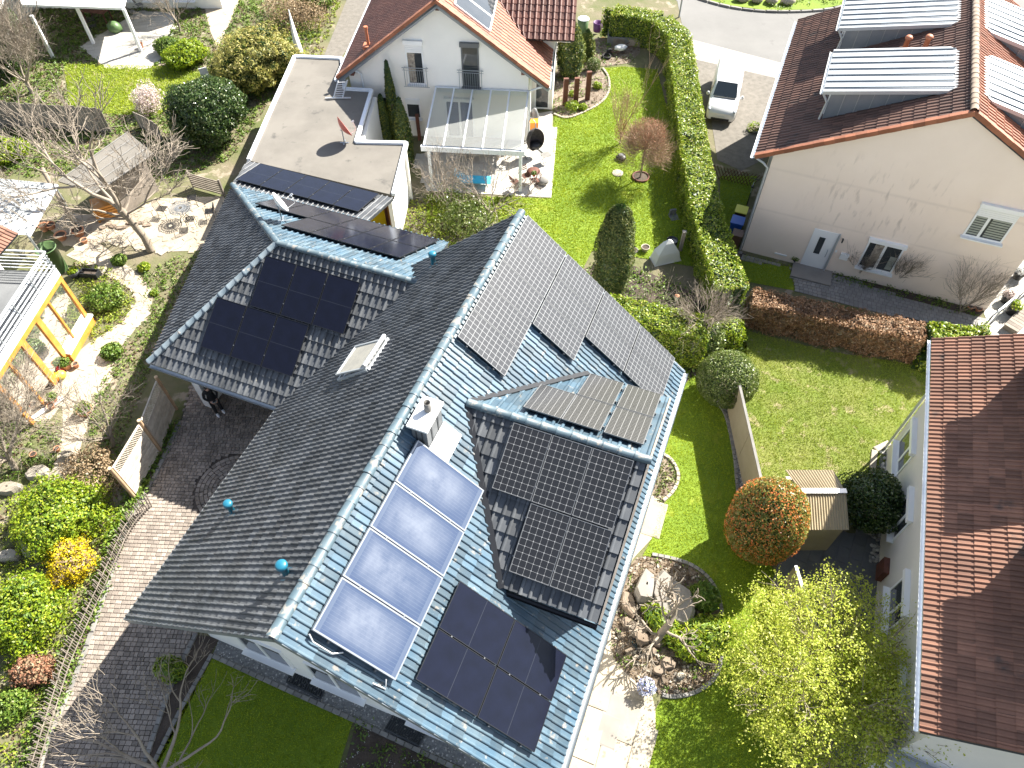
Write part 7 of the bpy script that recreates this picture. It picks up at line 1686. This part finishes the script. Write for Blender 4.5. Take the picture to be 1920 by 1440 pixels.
# ------------------------------------------------------------------ person with a remote control
def skin_body(name, chain, mt, parent, sub=2):
    """chain: list of (points, radii) branches; each branch starts at the index of an earlier vertex or None"""
    V = []; E = []; Rr = []
    for st, pts, rad in chain:
        prev = st
        for p, r in zip(pts, rad):
            V.append(p); Rr.append(r); i = len(V) - 1
            if prev is not None: E.append((prev, i))
            prev = i
    me = bpy.data.meshes.new(name); me.from_pydata(V, E, []); o = link(name, me, parent)
    md = o.modifiers.new('skin', 'SKIN'); sv = me.skin_vertices[0].data if me.skin_vertices else None
    if not me.skin_vertices:
        bpy.context.view_layer.update()
    for i, r in enumerate(Rr): me.skin_vertices[0].data[i].radius = (r, r)
    me.skin_vertices[0].data[0].use_root = True
    s = o.modifiers.new('subd', 'SUBSURF'); s.levels = sub; s.render_levels = sub
    dg = bpy.context.evaluated_depsgraph_get(); me2 = bpy.data.meshes.new_from_object(o.evaluated_get(dg)); 
    o.modifiers.clear(); o.data = me2; me2.materials.clear(); me2.materials.append(mt)
    for p in me2.polygons: p.use_smooth = True
    return o
pf0 = at(413, 774); person = thing('person', 'person in black clothes and white shoes holding a controller by the garage', 'person', pf0, R(38))
# facing local -y
skin_body('body', [(None, [(0, .05, .93), (0, .05, 1.10), (0, .03, 1.28), (0, .0, 1.40), (0, -.03, 1.47), (0, -.06, 1.53)], [.145, .135, .15, .125, .065, .06]),
    (0, [(.10, .04, .86), (.11, .01, .50), (.12, .06, .12), (.12, .03, .06)], [.095, .072, .055, .05]), (0, [(-.10, .04, .86), (-.11, -.02, .50), (-.12, .02, .12), (-.12, -.01, .06)], [.095, .072, .055, .05]),
    (3, [(.19, .02, 1.36), (.25, .0, 1.12), (.12, -.24, 1.06)], [.062, .050, .036]), (3, [(-.19, .02, 1.36), (-.25, .0, 1.12), (-.12, -.24, 1.06)], [.062, .050, .036])], MT['cloth_black'], person)
hd = M(); hd.ellip((0, -.10, 1.63), (.076, .096, .115), 14, 10); hd.ellip((0, -.195, 1.615), (.016, .024, .024), 8, 6); hd.ellip((.078, -.09, 1.62), (.012, .022, .032), 6, 5); hd.ellip((-.078, -.09, 1.62), (.012, .022, .032), 6, 5); ho = hd.build('head', MT['skin'], person)
hr = M(); hr.ellip((0, -.075, 1.665), (.090, .108, .105), 14, 10, 0, .1, -.35); hr.build('hair', MT['hair'], person)
ey = M(); ey.ellip((.03, -.187, 1.645), (.011, .008, .008), 6, 4); ey.ellip((-.03, -.187, 1.645), (.011, .008, .008), 6, 4); ey.beam((-.022, -.188, 1.575), (.022, -.188, 1.575), .008, .008); ey.build('face_features', MT['hair'], person)
for s_ in (1, -1):
    skin_body('hand', [(None, [(s_ * .13, -.22, 1.06), (s_ * .105, -.27, 1.05), (s_ * .085, -.315, 1.045)], [.028, .034, .03])] + [(2, [(s_ * (.075 - .004 * k), -.335 - .012 * k + .01, 1.045 - .012 * k), (s_ * (.05 - .004 * k), -.35 - .006 * k, 1.03 - .012 * k), (s_ * .035, -.335, 1.02 - .012 * k)], [.0095, .009, .008]) for k in range(4)] + [(1, [(s_ * .075, -.27, 1.08), (s_ * .05, -.295, 1.085)], [.0105, .009])], MT['skin'], person, 1)
    sh_ = M(); sh_.ellip((s_ * .12, -.045 + (.0 if s_ > 0 else -.04), .05), (.052, .145, .052), 12, 8, 0, 0, -.9); sh_.build('shoe', MT['shoe'], person)
rc = thing('remote_control', 'grey remote controller in the hands of the person', 'controller', pf0, R(38)); M().box(-.085, .085, -.36, -.27, 1.048, 1.085).build('body', MT['steel'], rc)
M().box(-.055, .055, -.355, -.28, 1.086, 1.094).build('screen', MT['pane'], rc)
for s_ in (-1, 1): M().tube([(s_ * .05, -.27, 1.075), (s_ * .06, -.22, 1.10)], .006, 6).build('antenna', MT['black'], rc)

# ------------------------------------------------------------------ pots, furniture and small things
def pot(px, py, r, h, lb, mt='terracotta', plant=None, group=None, z=0.0, name='flower_pot', pr=None):
    p = at(px, py, z + gz(*at(px, py, ZE)[:2])); t = thing(name, lb, 'pot', p, random.random() * 6, group)
    m = M(); m.lathe([(r * .66, 0), (r * .95, h * .8), (r * 1.06, h * .82), (r * 1.06, h), (r * .9, h), (r * .86, h * .82), (0, h * .8)], (0, 0, 0), 16); m.face([(r * .66 * math.cos(a), r * .66 * math.sin(a), 0) for a in [-2 * math.pi * k / 16 for k in range(16)]]); m.build('body', MT[mt], t)
    M().lathe([(r * .87, h * .83), (0, h * .85)], (0, 0, 0), 12).build('soil', MT['soil_dark'], t)
    if plant:
        q = pr or r; P, Nn = ell_points(260, (q * 1.1, q * 1.1, q * .9), (0, 0, h + q * .3), .5, -.4); leaves('plant', P, Nn, .09, LF[plant], t, .5, .9)
    return t
random.seed(51)
for px, py, r, h, lb, pl in ((150, 440, .28, .34, 'large terracotta pot in the pot group by the canopy', None), (118, 448, .26, .3, 'pale terracotta pot left of the large one', None), (160, 455, .15, .2, 'small terracotta pot right of the large one', None), (98, 428, .22, .26, 'terracotta pot with reddish rim behind the canopy edge', None), (85, 432, .2, .35, 'tall beige pot at the canopy corner', None), (68, 425, .2, .22, 'terracotta pot in the dark under the canopy edge', None), (104, 752, .17, .24, 'terracotta pot with trailing plant by the timber post', 'herb'), (163, 775, .28, .26, 'wide terracotta bowl with plants on the path edge', 'herb'), (98, 765, .14, .18, 'small overturned looking pot beside the white plank', None), (110, 845, .11, .18, 'small terracotta pot lower left by the path', None), (128, 690, .20, .28, 'terracotta pot with bushy green plant by the garden room', 'herb'), (145, 688, .12, .22, 'slim terracotta pot beside the bushy one', None), (65, 855, .12, .15, 'small orange pot under the bare branches', None)):
    pot(px, py, r, h, lb, plant=pl)
pot(1209, 470, .19, .24, 'round stone planter on the lawn edge by the covered object', 'slab'); pot(1189, 470, .18, .05, 'flat grey disc left of the stone planter', 'kerbstone', name='stepping_stone')
pot(1208, 1293, .17, .30, 'flower pot with blue and white blossom on the slab path', 'black', 'bluefl', pr=.24)
pot(1130, 79, .13, .28, 'terracotta pot with a small conifer by the dark raised bed', 'terracotta', 'cypress', pr=.34); pot(1209, 112, .15, .35, 'terracotta pot in the hedge shade', 'terracotta'); pot(1211, 100, .14, .30, 'second terracotta pot behind the first in the hedge shade', 'terracotta')
pot(1882, 566, .22, .4, 'black planter at the corner of the peach house', 'black', 'pink'); pot(1893, 588, .25, .45, 'big black planter with bare stems by the terrace gate', 'black', 'lime'); pot(1905, 522, .25, .4, 'black pot with pale plant at the peach side wall', 'black', 'white_fl'); pot(1818, 578, .15, .15, 'left round terracotta ball pot at the peach wall', 'terracotta'); pot(1833, 582, .15, .15, 'right round terracotta ball pot at the peach wall', 'terracotta'); pot(1412, 245, .3, .1, 'round planted bed rim at the gravel court', 'slab', 'lime', name='round_planter', pr=.35)
pot(1489, 490, .17, .2, 'dark pot with green plant left of the white door', 'black', 'herb', pr=.2); pot(266, 90, .15, .3, 'terracotta pot at the foot of the porch post', 'terracotta')
pot(1001, 330, .10, .14, 'red pot with a green plant on the folding table', 'red', 'herb', z=.62)
# terracotta ring of the round headed tree
p = at(1201, 333); t = thing('planting_ring', 'brown planting ring round the small lawn tree', 'planter', p); M().lathe([(.42, 0), (.44, .10), (.38, .10), (.37, .03)], (0, 0, 0), 24).build('ring', MT['rust'], t); M().lathe([(.37, .05), (0, .06)], (0, 0, 0), 20).build('soil', MT['soil_dark'], t)
p = at(1158, 325); o = M().lathe([(.29, 0), (.29, .03), (.27, .04), (0, .045)], (0, 0, 0), 22).build('manhole_cover', MT['slab'], None, p); tag(o, 'round pale concrete cover in the lawn near the tree', 'cover')
p = at(1165, 299); t = thing('robot_mower', 'small dark robot mower standing on the lawn', 'mower', p, .3); m = M(); m.ellip((0, 0, .13), (.22, .29, .13), 14, 8, 0, 0, -.6); m.build('body', MT['black'], t); M().box(-.12, .12, -.02, .16, .235, .262).build('cover', MT['tarp'], t)
for s_ in (-1, 1): M().tube([(s_ * .18, .1, .1), (s_ * .23, .1, .1)], .1, 12).build('wheel', MT['tyre'], t)
p = at(1263, 407); t = thing('charging_station', 'grey mower charging plate in the hedge shade', 'charger', p, .2); M().box(-.2, .2, -.25, .25, 0, .03).build('base', MT['tarp'], t); M().box(-.15, .15, .15, .25, .031, .3).build('tower', MT['tarp'], t)
# covered object, post, tub
p = at(1247, 486); t = thing('covered_grill', 'grill under a white peaked cover behind the short hedge', 'cover', p, .3); m = M()
rows = [[(.62, -.3, 0), (.62, .3, 0), (-.62, .3, 0), (-.62, -.3, 0)], [(.50, -.24, .5), (.50, .26, .5), (-.5, .26, .5), (-.5, -.24, .5)], [(.2, -.1, .98), (.2, .12, .98), (-.2, .12, .98), (-.2, -.1, .98)], [(.04, .0, 1.15), (.04, .02, 1.15), (-.04, .02, 1.15), (-.04, 0, 1.15)]]
m.grid(rows, 0, False, True, True); m.face(rows[-1]); m.build('cover', MT['cover'], t); M().tube([(.64, -.31, .02), (.64, .31, .02), (-.64, .31, .02), (-.64, -.31, .02), (.64, -.31, .02)], .02, 6).build('hem', MT['cover'], t)
p = at(1275, 470); t = thing('bollard_post', 'grey wooden post beside the covered grill', 'post', p); M().box(-.07, .07, -.07, .07, 0, 1.1).build('shaft', MT['wood_grey'], t); M().box(-.085, .085, -.085, .085, 1.1, 1.14).build('cap', MT['slab_grey'], t)
p = at(1258, 462); t = thing('water_tub', 'dark round tub behind the covered grill', 'tub', p); M().lathe([(.22, 0), (.26, .4), (.24, .4), (.2, .1), (0, .1)], (0, 0, 0), 16).build('tub', MT['black'], t); M().lathe([(.235, .34), (0, .34)], (0, 0, 0), 14).build('water', MT['water'], t)
# rusty steel posts
for k, (px, py, tp_) in enumerate(((1059, 197, (1064, 147)), (1079, 193, (1083, 146)), (1101, 187, (1106, 134)))):
    p = at(px, py); h = hz((px, py), tp_); o = M().box(-.13, .13, -.08, .08, 0, h).build('rusty_post', MT['rust'], None, p, .1); tag(o, ('left', 'middle', 'right and tallest')[k] + ' rusty steel post in the shrub bed', 'post', 'rusty posts in the bed')
p = at(787, 262); o = M().box(-.09, .09, -.08, .08, 0, hz((787, 262), (781, 215))).build('rusty_post', MT['rust'], None, p, .1); tag(o, 'rusty steel post against the white house wall', 'post', 'rusty posts in the bed')
# raised pond bed, compost things at hedge corner
p = at(1175, 78); t = thing('raised_pond', 'dark foil lined raised pond under the hedge corner', 'pond', p, -.1); m = M(); m.box(-1.2, 1.2, -.55, -.48, 0, .5); m.box(-1.2, 1.2, .48, .55, 0, .5); m.box(-1.2, -1.13, -.48, .48, 0, .5); m.box(1.13, 1.2, -.48, .48, 0, .5); m.build('rim', MT['tarp'], t); M().box(-1.13, 1.13, -.48, .48, 0, .38).build('water', MT['water'], t)
for x in (-.5, .45): M().box(x - .35, x + .35, -.60, -.552, .02, .42).build('timber_panel', MT['wood_grey'], t)
p = at(1120, 58); o = M().lathe([(.26, 0), (.30, .55), (.27, .55), (.24, .1), (0, .1)], (0, 0, 0), 14).build('purple_barrel', MT['purple'], None, p); tag(o, 'purple tub behind the potted conifer', 'tub')
p = at(1092, 62); t = thing('rain_barrel', 'green rain barrel behind the conifers', 'barrel', p); M().lathe([(.3, 0), (.35, .9), (.33, .9), (.28, .1), (0, .1)], (0, 0, 0), 16).build('body', MT['green_bar'], t); M().lathe([(.36, .902), (.3, .95), (0, .97)], (0, 0, 0), 16).build('lid', MT['alu_white'], t)
p = at(1160, 100); t = thing('wheelbarrow', 'white wheelbarrow full of sacks in the gravel corner', 'wheelbarrow', p, .3); m = M(); m.ellip((.1, 0, .34), (.42, .28, .16), 12, 6, 0, .3); m.build('tray', MT['cover'], t); m = M(); m.tube([(.75, .2, .45), (-.3, .2, .2), (-.62, 0, .2), (-.3, -.2, .2), (.75, -.2, .45)], .018, 6); m.build('handles', MT['rust'], t); M().tube([(-.62, -.05, .19), (-.62, .05, .19)], .19, 14).build('wheel', MT['tyre'], t)
p = at(1137, 108); o = M().lathe([(.2, .06), (.27, .0), (.29, .09), (.24, .16), (.19, .12), (.2, .06)], (0, 0, 0), 18).build('old_tyre', MT['tyre'], None, p); tag(o, 'grey tyre lying left of the wheelbarrow', 'tyre')
# terrace furniture of the white house
def folding_chair(px, py, rz, lb, mt='rust', grp='folding chairs on the white house patio'):
    p = at(px, py, .03); t = thing('folding_chair', lb, 'chair', p, rz, grp)
    for s_ in (-.2, .2): M().tube([(s_, .22, 0), (s_, -.18, .46)], .012, 5).build('leg', MT[mt], t); M().tube([(s_, -.25, 0), (s_, .16, .45), (s_, .25, .88)], .012, 5).build('leg', MT[mt], t)
    m = M(); [m.box(-.2, .2, -.2 + k * .075, -.14 + k * .075, .45, .47) for k in range(5)]; m.build('seat', MT[mt], t); m = M(); [m.beam((-.2, .21 + k * .02, .66 + k * .09), (.2, .21 + k * .02, .66 + k * .09), .012, .05) for k in range(3)]; m.build('backrest', MT[mt], t)
def folding_table(px, py, lb, mt='rust', r=.33, h=.62):
    p = at(px, py, .03); t = thing('folding_table', lb, 'table', p); M().lathe([(0, h), (r, h), (r, h - .02), (0, h - .021)], (0, 0, 0), 20).build('tabletop', MT[mt], t)
    for s_ in (-.15, .15): M().tube([(s_, -.3, 0), (s_, .25, h - .03)], .012, 5).build('leg', MT[mt], t); M().tube([(s_ + .02, .3, 0), (s_ + .02, -.25, h - .03)], .012, 5).build('leg', MT[mt], t)
folding_chair(966, 356, 2.2, 'rusty folding chair left of the glass roof post'); folding_chair(1003, 352, -1.3, 'rusty folding chair right of the glass roof post'); folding_chair(985, 343, .6, 'rusty folding chair behind the glass roof post')
folding_table(1000, 340, 'small folding table with red pot by the roof post')
folding_chair(960, 300, 2.8, 'wooden chair at the right end of the dining table', 'wood'); folding_chair(940, 305, 0.4, 'wooden chair in front of the dining table', 'wood')
p = at(905, 290, .03); t = thing('dining_table', 'long wooden dining table in the shade of the glass roof', 'table', p, -WY); M().box(-.95, .95, -.42, .42, .71, .75).build('tabletop', MT['wood'], t)
for x in (-.85, .85):
    for y in (-.35, .35): M().box(x - .035, x + .035, y - .035, y + .035, 0, .708).build('leg', MT['wood'], t)
for k, x in enumerate((868, 893)): folding_chair(x, 303, math.pi, ('left', 'right')[k] + ' wooden chair on camera side of the dining table', 'wood')
p = at(1023, 304, .03); t = thing('side_table', 'small grey folding side table at the patio edge', 'table', p, .5); M().box(-.24, .24, -.2, .2, .44, .46).build('tabletop', MT['kerbstone'], t)
for s_ in (-.2, .2): M().tube([(s_, -.2, 0), (s_, .17, .43)], .012, 5).build('leg', MT['alu'], t); M().tube([(s_ + .02, .2, 0), (s_ + .02, -.17, .43)], .012, 5).build('leg', MT['alu'], t)
p = at(1018, 344, .03); o = M(); o.ellip((0, 0, .16), (.30, .30, .16), 8, 6, 0, 0, -.9); o = o.build('pouf', MT['kerbstone'], None, p, .4); tag(o, 'grey square pouf on the sunny patio corner', 'pouf')
# hanging egg chair
p = at(1003, 292, .03); t = thing('egg_chair', 'dark wicker hanging egg chair at the patio edge', 'chair', p, .5); m = M()
rows = []
for a in range(13):
    th = math.pi * a / 12; rows.append([(.48 * math.sin(th) * math.cos(ph), .40 * math.sin(th) * math.sin(ph), .95 + .62 * math.cos(th)) for ph in [math.pi * (-.15 + 1.3 * k / 14) for k in range(15)]])
m.grid(rows, 0, True, False); m.build('basket', MT['wicker'], t); M().ellip((0, .05, .62), (.36, .3, .16), 12, 8).build('cushion', MT['black'], t)
m = M(); m.tube([(.0, .75, .03), (0, .72, 1.5), (0, .45, 1.95), (0, .05, 1.9), (0, 0, 1.58)], .025, 8); m.tube([(-.5, -.1, .03), (-.4, .6, .03), (0, .75, .03), (.4, .6, .03), (.5, -.1, .03)], .025, 8); m.build('stand', MT['steel'], t)
p = at(1000, 250, .03); t = thing('garden_cart', 'orange and brown garden cart at the white house corner', 'cart', p); M().box(-.25, .25, -.2, .2, .35, .75).build('box', MT['orange'], t); M().box(-.55, -.27, -.25, .25, 0, .7).build('rack', MT['rust'], t)
for s_ in (-1, 1): M().tube([(s_ * .2, -.2, .17), (s_ * .2, -.24, .17)], .17, 14).build('wheel', MT['tyre'], t)
p = at(1002, 226, .03); o = M().ellip((0, 0, .35), (.22, .2, .4), 9, 7, 0, .5).build('grey_sack', MT['tarp'], None, p); tag(o, 'grey bundled sack leaning on the white house corner', 'sack')
# turquoise sun lounger
p = at(885, 346, .03); t = thing('sun_lounger', 'turquoise folding sun lounger on the patio', 'lounger', p, R(175)); m = M(); m.box(-.95, .35, -.3, .3, .30, .33); m.build('seat', MT['sky_blue'], t); M().beam((.36, 0, .315), (.85, 0, .72), .6, .03).build('backrest', MT['sky_blue'], t)
for x in (-.8, .2): 
    for y in (-.27, .27): M().tube([(x, y, 0), (x + .05, y, .3)], .014, 6).build('leg', MT['alu'], t)
# yellow tarp and timber door between the garages
p = at(712, 413); t = thing('yellow_crate', 'bright yellow crate under the low back roof edge', 'crate', p, -.3); M().box(-.5, .5, -.35, .35, 0, 1.25).build('box', MT['yellow_sheet'], t); M().box(-.52, .52, -.37, .37, 1.255, 1.32).build('lid', MT['yellow_sheet'], t)
p = at(735, 425); t = thing('timber_gate', 'narrow brown timber gate at the garage wall', 'gate', p, -.25); 
for k in range(3): M().box(-.25 + k * .17, -.25 + k * .17 + .16, -.02, .02, .05, 2.1).build('board', MT['ox'] if k == 1 else MT['rust'], t)
# left garden furniture
def lace_table(px, py, lb, r=.5, h=.70, mt='kerbstone'):
    p = at(px, py); t = thing('garden_table', lb, 'table', p, 0); m = M()
    for k in range(28):
        a = 2 * math.pi * k / 28; m.beam((.10 * math.cos(a), .10 * math.sin(a), h), (r * math.cos(a), r * math.sin(a), h), .03, .014)
    for q in (.1, .26, .40, r): m.tube([(q * math.cos(a), q * math.sin(a), h) for a in [2 * math.pi * k / 24 for k in range(25)]], .015, 5, cap=False)
    m.build('tabletop', MT[mt], t)
    for k in range(3): a = 2.1 * k; M().tube([(.35 * math.cos(a), .35 * math.sin(a), 0), (.12 * math.cos(a), .12 * math.sin(a), .35), (.3 * math.cos(a), .3 * math.sin(a), h - .02)], .018, 6).build('leg', MT['blackmetal'], t)
lace_table(348, 412, 'round grey lace pattern metal table on the sandy terrace', .52, .70, 'slate')
def lace_chair(px, py, rz, lb):
    p = at(px, py); t = thing('garden_chair', lb, 'chair', p, rz, 'black metal garden chairs')
    m = M(); [m.box(-.2 + k * .06, -.17 + k * .06, -.2, .2, .43, .45) for k in range(7)]; [m.box(-.2, .2, -.2 + k * .1, -.18 + k * .1, .451, .462) for k in range(5)]; m.build('seat', MT['blackmetal'], t)
    m = M(); m.tube([(-.2, .2, .45), (-.2, .26, .75), (0, .30, .92), (.2, .26, .75), (.2, .2, .45)], .015, 6); [m.tube([(x, .21, .46), (x * .8, .27, .82)], .008, 5) for x in (-.12, -.04, .04, .12)]; m.build('backrest', MT['blackmetal'], t)
    for x in (-.18, .18):
        for y in (-.18, .18): M().tube([(x, y, .43), (x * 1.15, y * 1.15, 0)], .012, 5).build('leg', MT['blackmetal'], t)
lace_chair(310, 405, 1.4, 'black metal chair left of the lace table'); lace_chair(362, 425, 3.4, 'black metal chair in front of the lace table'); lace_chair(365, 385, .2, 'black metal chair behind the lace table'); lace_chair(398, 410, -1.4, 'black metal chair by the roof eave')
p = at(112, 505); t = thing('rain_barrel', 'big green rain barrel beside the balcony corner', 'barrel', p); h = 1.25
M().lathe([(.36, 0), (.42, h), (.45, h), (.45, h + .03), (.40, h + .03), (.36, .5), (0, .5)], (0, 0, 0), 22).build('body', MT['green_bar'], t); M().lathe([(.37, .9), (0, .9)], (0, 0, 0), 18).build('water', MT['water'], t)
p = at(142, 518); t = thing('planter_bowl', 'black round planter bowl with green leaves by the barrel', 'planter', p); M().lathe([(.2, 0), (.27, .3), (.24, .3), (0, .24)], (0, 0, 0), 16).build('bowl', MT['black'], t); P, Nn = ell_points(160, (.2, .2, .12), (0, 0, .3), .4, -.2); leaves('plant', P, Nn, .1, LF['lime'], t)
p = at(172, 518); t = thing('planter_trough', 'black rectangular planter trough right of the bowl', 'planter', p, -.1); m = M(); m.box(-.4, .4, -.18, -.15, 0, .3); m.box(-.4, .4, .15, .18, 0, .3); m.box(-.4, -.37, -.15, .15, 0, .3); m.box(.37, .4, -.15, .15, 0, .3); m.build('trough', MT['black'], t); M().box(-.37, .37, -.15, .15, 0, .2).build('soil', MT['soil_dark'], t)
for k, (px, py, mt, lb) in enumerate(((108, 712, 'orange', 'orange pumpkin beside the garden room post'), (118, 708, 'yellow', 'yellow pumpkin touching the orange one'))):
    p = at(px, py); m = M(); m.ellip((0, 0, .17), (.2, .2, .17), 16, 8); po = m.build('pumpkin', MT[mt], None, p); tag(po, lb, 'pumpkin'); M().tube([(0, 0, .33), (.02, .02, .42)], [.02, .012], 6).build('stalk', MT['wood'], po)
p = at(115, 698); o = M().ellip((0, 0, .14), (.3, .14, .14), 12, 6).build('red_cushion', MT['red'], None, p, -.6); tag(o, 'red plastic tub behind the pumpkins', 'tub')
p = at(88, 770); o = M().beam((-.55, -.5, .03), (.45, .55, .05), .22, .04).build('white_plank', MT['white_pale'], None, p, .1); tag(o, 'white plank lying beside the pots', 'plank')
p = at(128, 407); o = M().tube([(.55, -.55, .08), (-.75, 1.2, 1.9)], [.13, .10], 9).build('leaning_trunk', MT['bark'], None, p); tag(o, 'bare leaning trunk rising behind the terracotta pots', 'trunk')
p = at(205, 400); t = thing('wooden_crate', 'orange brown timber crate stack before the garden shed', 'crate', p, .5)
for k in range(5): M().box(-.55, .55, -.45, .45, .05 + k * .14, .15 + k * .14).build('board', MT['ox'], t)
for x in (-.5, .5): M().box(x - .05, x + .05, -.5, -.452, 0, .8).build('post', MT['ox'], t)
p = at(225, 392); t = thing('pallet', 'pale wooden pallet leaning by the shed front', 'pallet', p, -.4)
for k in range(6): M().beam((-.5, -.1 + k * .02, .05 + k * .13), (.5, -.1 + k * .02, .05 + k * .13), .02, .09).build('slat', MT['wood_end'], t)
for k in range(9):
    px, py = 195 + 10 * k + random.uniform(-3, 3), 425 + random.uniform(-5, 6) - k * .6; rock('flat brown stone, ' + ('first', 'second', 'third', 'fourth', 'fifth', 'sixth', 'seventh', 'eighth', 'ninth')[k] + ' from left in front of the crates', px, py, (.2, .13), .09, 60 + k, 0, 'flat stones before the crates', 'rock')
# porch furniture, top left
p = at(218, 60); o = M().ellip((0, 0, .3), (.45, .38, .35), 10, 7, 0, .4).build('green_cover', MT['green_bar'], None, p); tag(o, 'dark green covered bundle on the porch terrace', 'cover')
for k, (px, py, rz) in enumerate(((180, 62, .4), (252, 35, 2.4), (266, 22, 2.4))): folding_chair(px, py, rz, ('grey garden chair under the porch roof', 'pale lounger chair on the porch terrace', 'second pale chair at the porch back wall')[k], 'kerbstone' if k else 'blackmetal', 'porch chairs')
p = at(188, 40); t = thing('porch_table', 'brown wooden table under the porch roof', 'table', p, -.2); M().box(-.8, .8, -.4, .4, .70, .74).build('tabletop', MT['rust'], t)
for x in (-.7, .7):
    for y in (-.32, .32): M().box(x - .03, x + .03, y - .03, y + .03, 0, .70).build('leg', MT['rust'], t)
p = at(394, 168); t = thing('name_board', 'small white sign board above the holly bush', 'sign', p, .5); M().box(-.22, .22, -.02, .02, .7, 1.3).build('board', MT['cover'], t); M().box(-.03, .03, .022, .06, 0, 1.2).build('post', MT['wood_grey'], t)
p = at(561, 100); o = M().lathe([(.28, 0), (.02, 2.6), (0, 2.62)], (0, 0, 0), 4).build('white_obelisk', MT['cover'], None, p); tag(o, 'white pointed obelisk behind the flat garage roof', 'obelisk')
# by the peach house
p = E(1466, 487); o = M().tube([(0, 0, 0), (.28, .1, 1.45)], .018, 6).build('broom', MT['wood_grey'], None, p); tag(o, 'broom leaning on the peach wall left of the door', 'broom')
p = E(1460, 486); o = M().box(-.28, .28, -.06, .0, .30, .36).build('white_shelf', MT['frame'], None, p, -PY); tag(o, 'white vent ledge low on the peach wall', 'ledge')
p = E(1407, 470); o = M(); o.tube([(.18 * math.cos(a), .0, .22 + .18 * math.sin(a)) for a in [2 * math.pi * k / 18 for k in range(19)]], .014, 5); o = o.build('hose_coil', MT['black'], None, p, -PY); tag(o, 'coiled black hose at the foot of the peach wall', 'hose')
p = E(1404, 372); t = thing('bicycle', 'bicycle standing in the shade by the peach side wall', 'bicycle', p, R(68)); 
for y in (-.5, .5): M().tube([(y + .31 * math.cos(a), 0, .32 + .31 * math.sin(a)) for a in [2 * math.pi * k / 20 for k in range(21)]], .018, 5).build('wheel', MT['tyre'], t)
m = M(); m.tube([(-.5, 0, .32), (-.05, 0, .3), (.35, 0, .75), (-.2, 0, .8), (-.05, 0, .3)], .018, 6); m.tube([(-.2, 0, .8), (-.5, 0, .32)], .012, 6); m.tube([(.5, 0, .32), (.35, 0, .95)], .016, 6); m.build('frame', MT['steel'], t); m = M(); m.tube([(.36, -.25, .95), (.36, .25, .95)], .014, 6); m.build('handlebar', MT['black'], t); M().ellip((-.2, 0, .87), (.13, .07, .04), 8, 5).build('saddle', MT['black'], t)
g0, g1 = E(1838, 622), E(1985, 500); gt2 = thing('terrace_gate', 'grey metal railing gate at the peach terrace', 'gate', g0, math.atan2((g1 - g0).y, (g1 - g0).x)); L_ = (g1 - g0).length
M().beam((0, 0, 1.0), (L_, 0, 1.0), .05, .05).build('top_rail', MT['steel'], gt2)
for k in range(int(L_ / .9) + 1): M().box(k * .9 - .03, k * .9 + .03, -.03, .03, 0, .97).build('post', MT['steel'], gt2)
p = E(1905, 608); t = thing('sun_lounger', 'grey slatted wooden lounger on the peach terrace', 'lounger', p, .7); [M().box(-.8 + k * .2, -.62 + k * .2, -.3, .3, .3, .33).build('slat', MT['wood_grey'], t) for k in range(8)]
for x in (-.7, .7): M().box(x - .03, x + .03, -.28, .28, 0, .298).build('leg', MT['wood_grey'], t)
p = at(1565, 1080); t = thing('garden_tap', 'grey tap post on the dark terrace', 'tap', p); M().box(-.04, .04, -.04, .04, 0, .5).build('column', MT['steel'], t); M().tube([(0, 0, .45), (0, -.12, .45), (0, -.13, .38)], .02, 6).build('spout', MT['alu'], t)
p = at(1275, 558); t = thing('bird_feeder', 'small hanging bird feeder beside the short laurel hedge', 'feeder', at(1258, 600)); M().tube([(0, 0, 0), (0, 0, 1.2)], .012, 5).build('pole', MT['steel'], t); M().tube([(0, 0, 1.2), (0, 0, 1.45)], .06, 8).build('tube', MT['cover'], t); M().lathe([(.1, 1.45), (0, 1.53)], (0, 0, 0), 8).build('cap', MT['terracotta'], t)
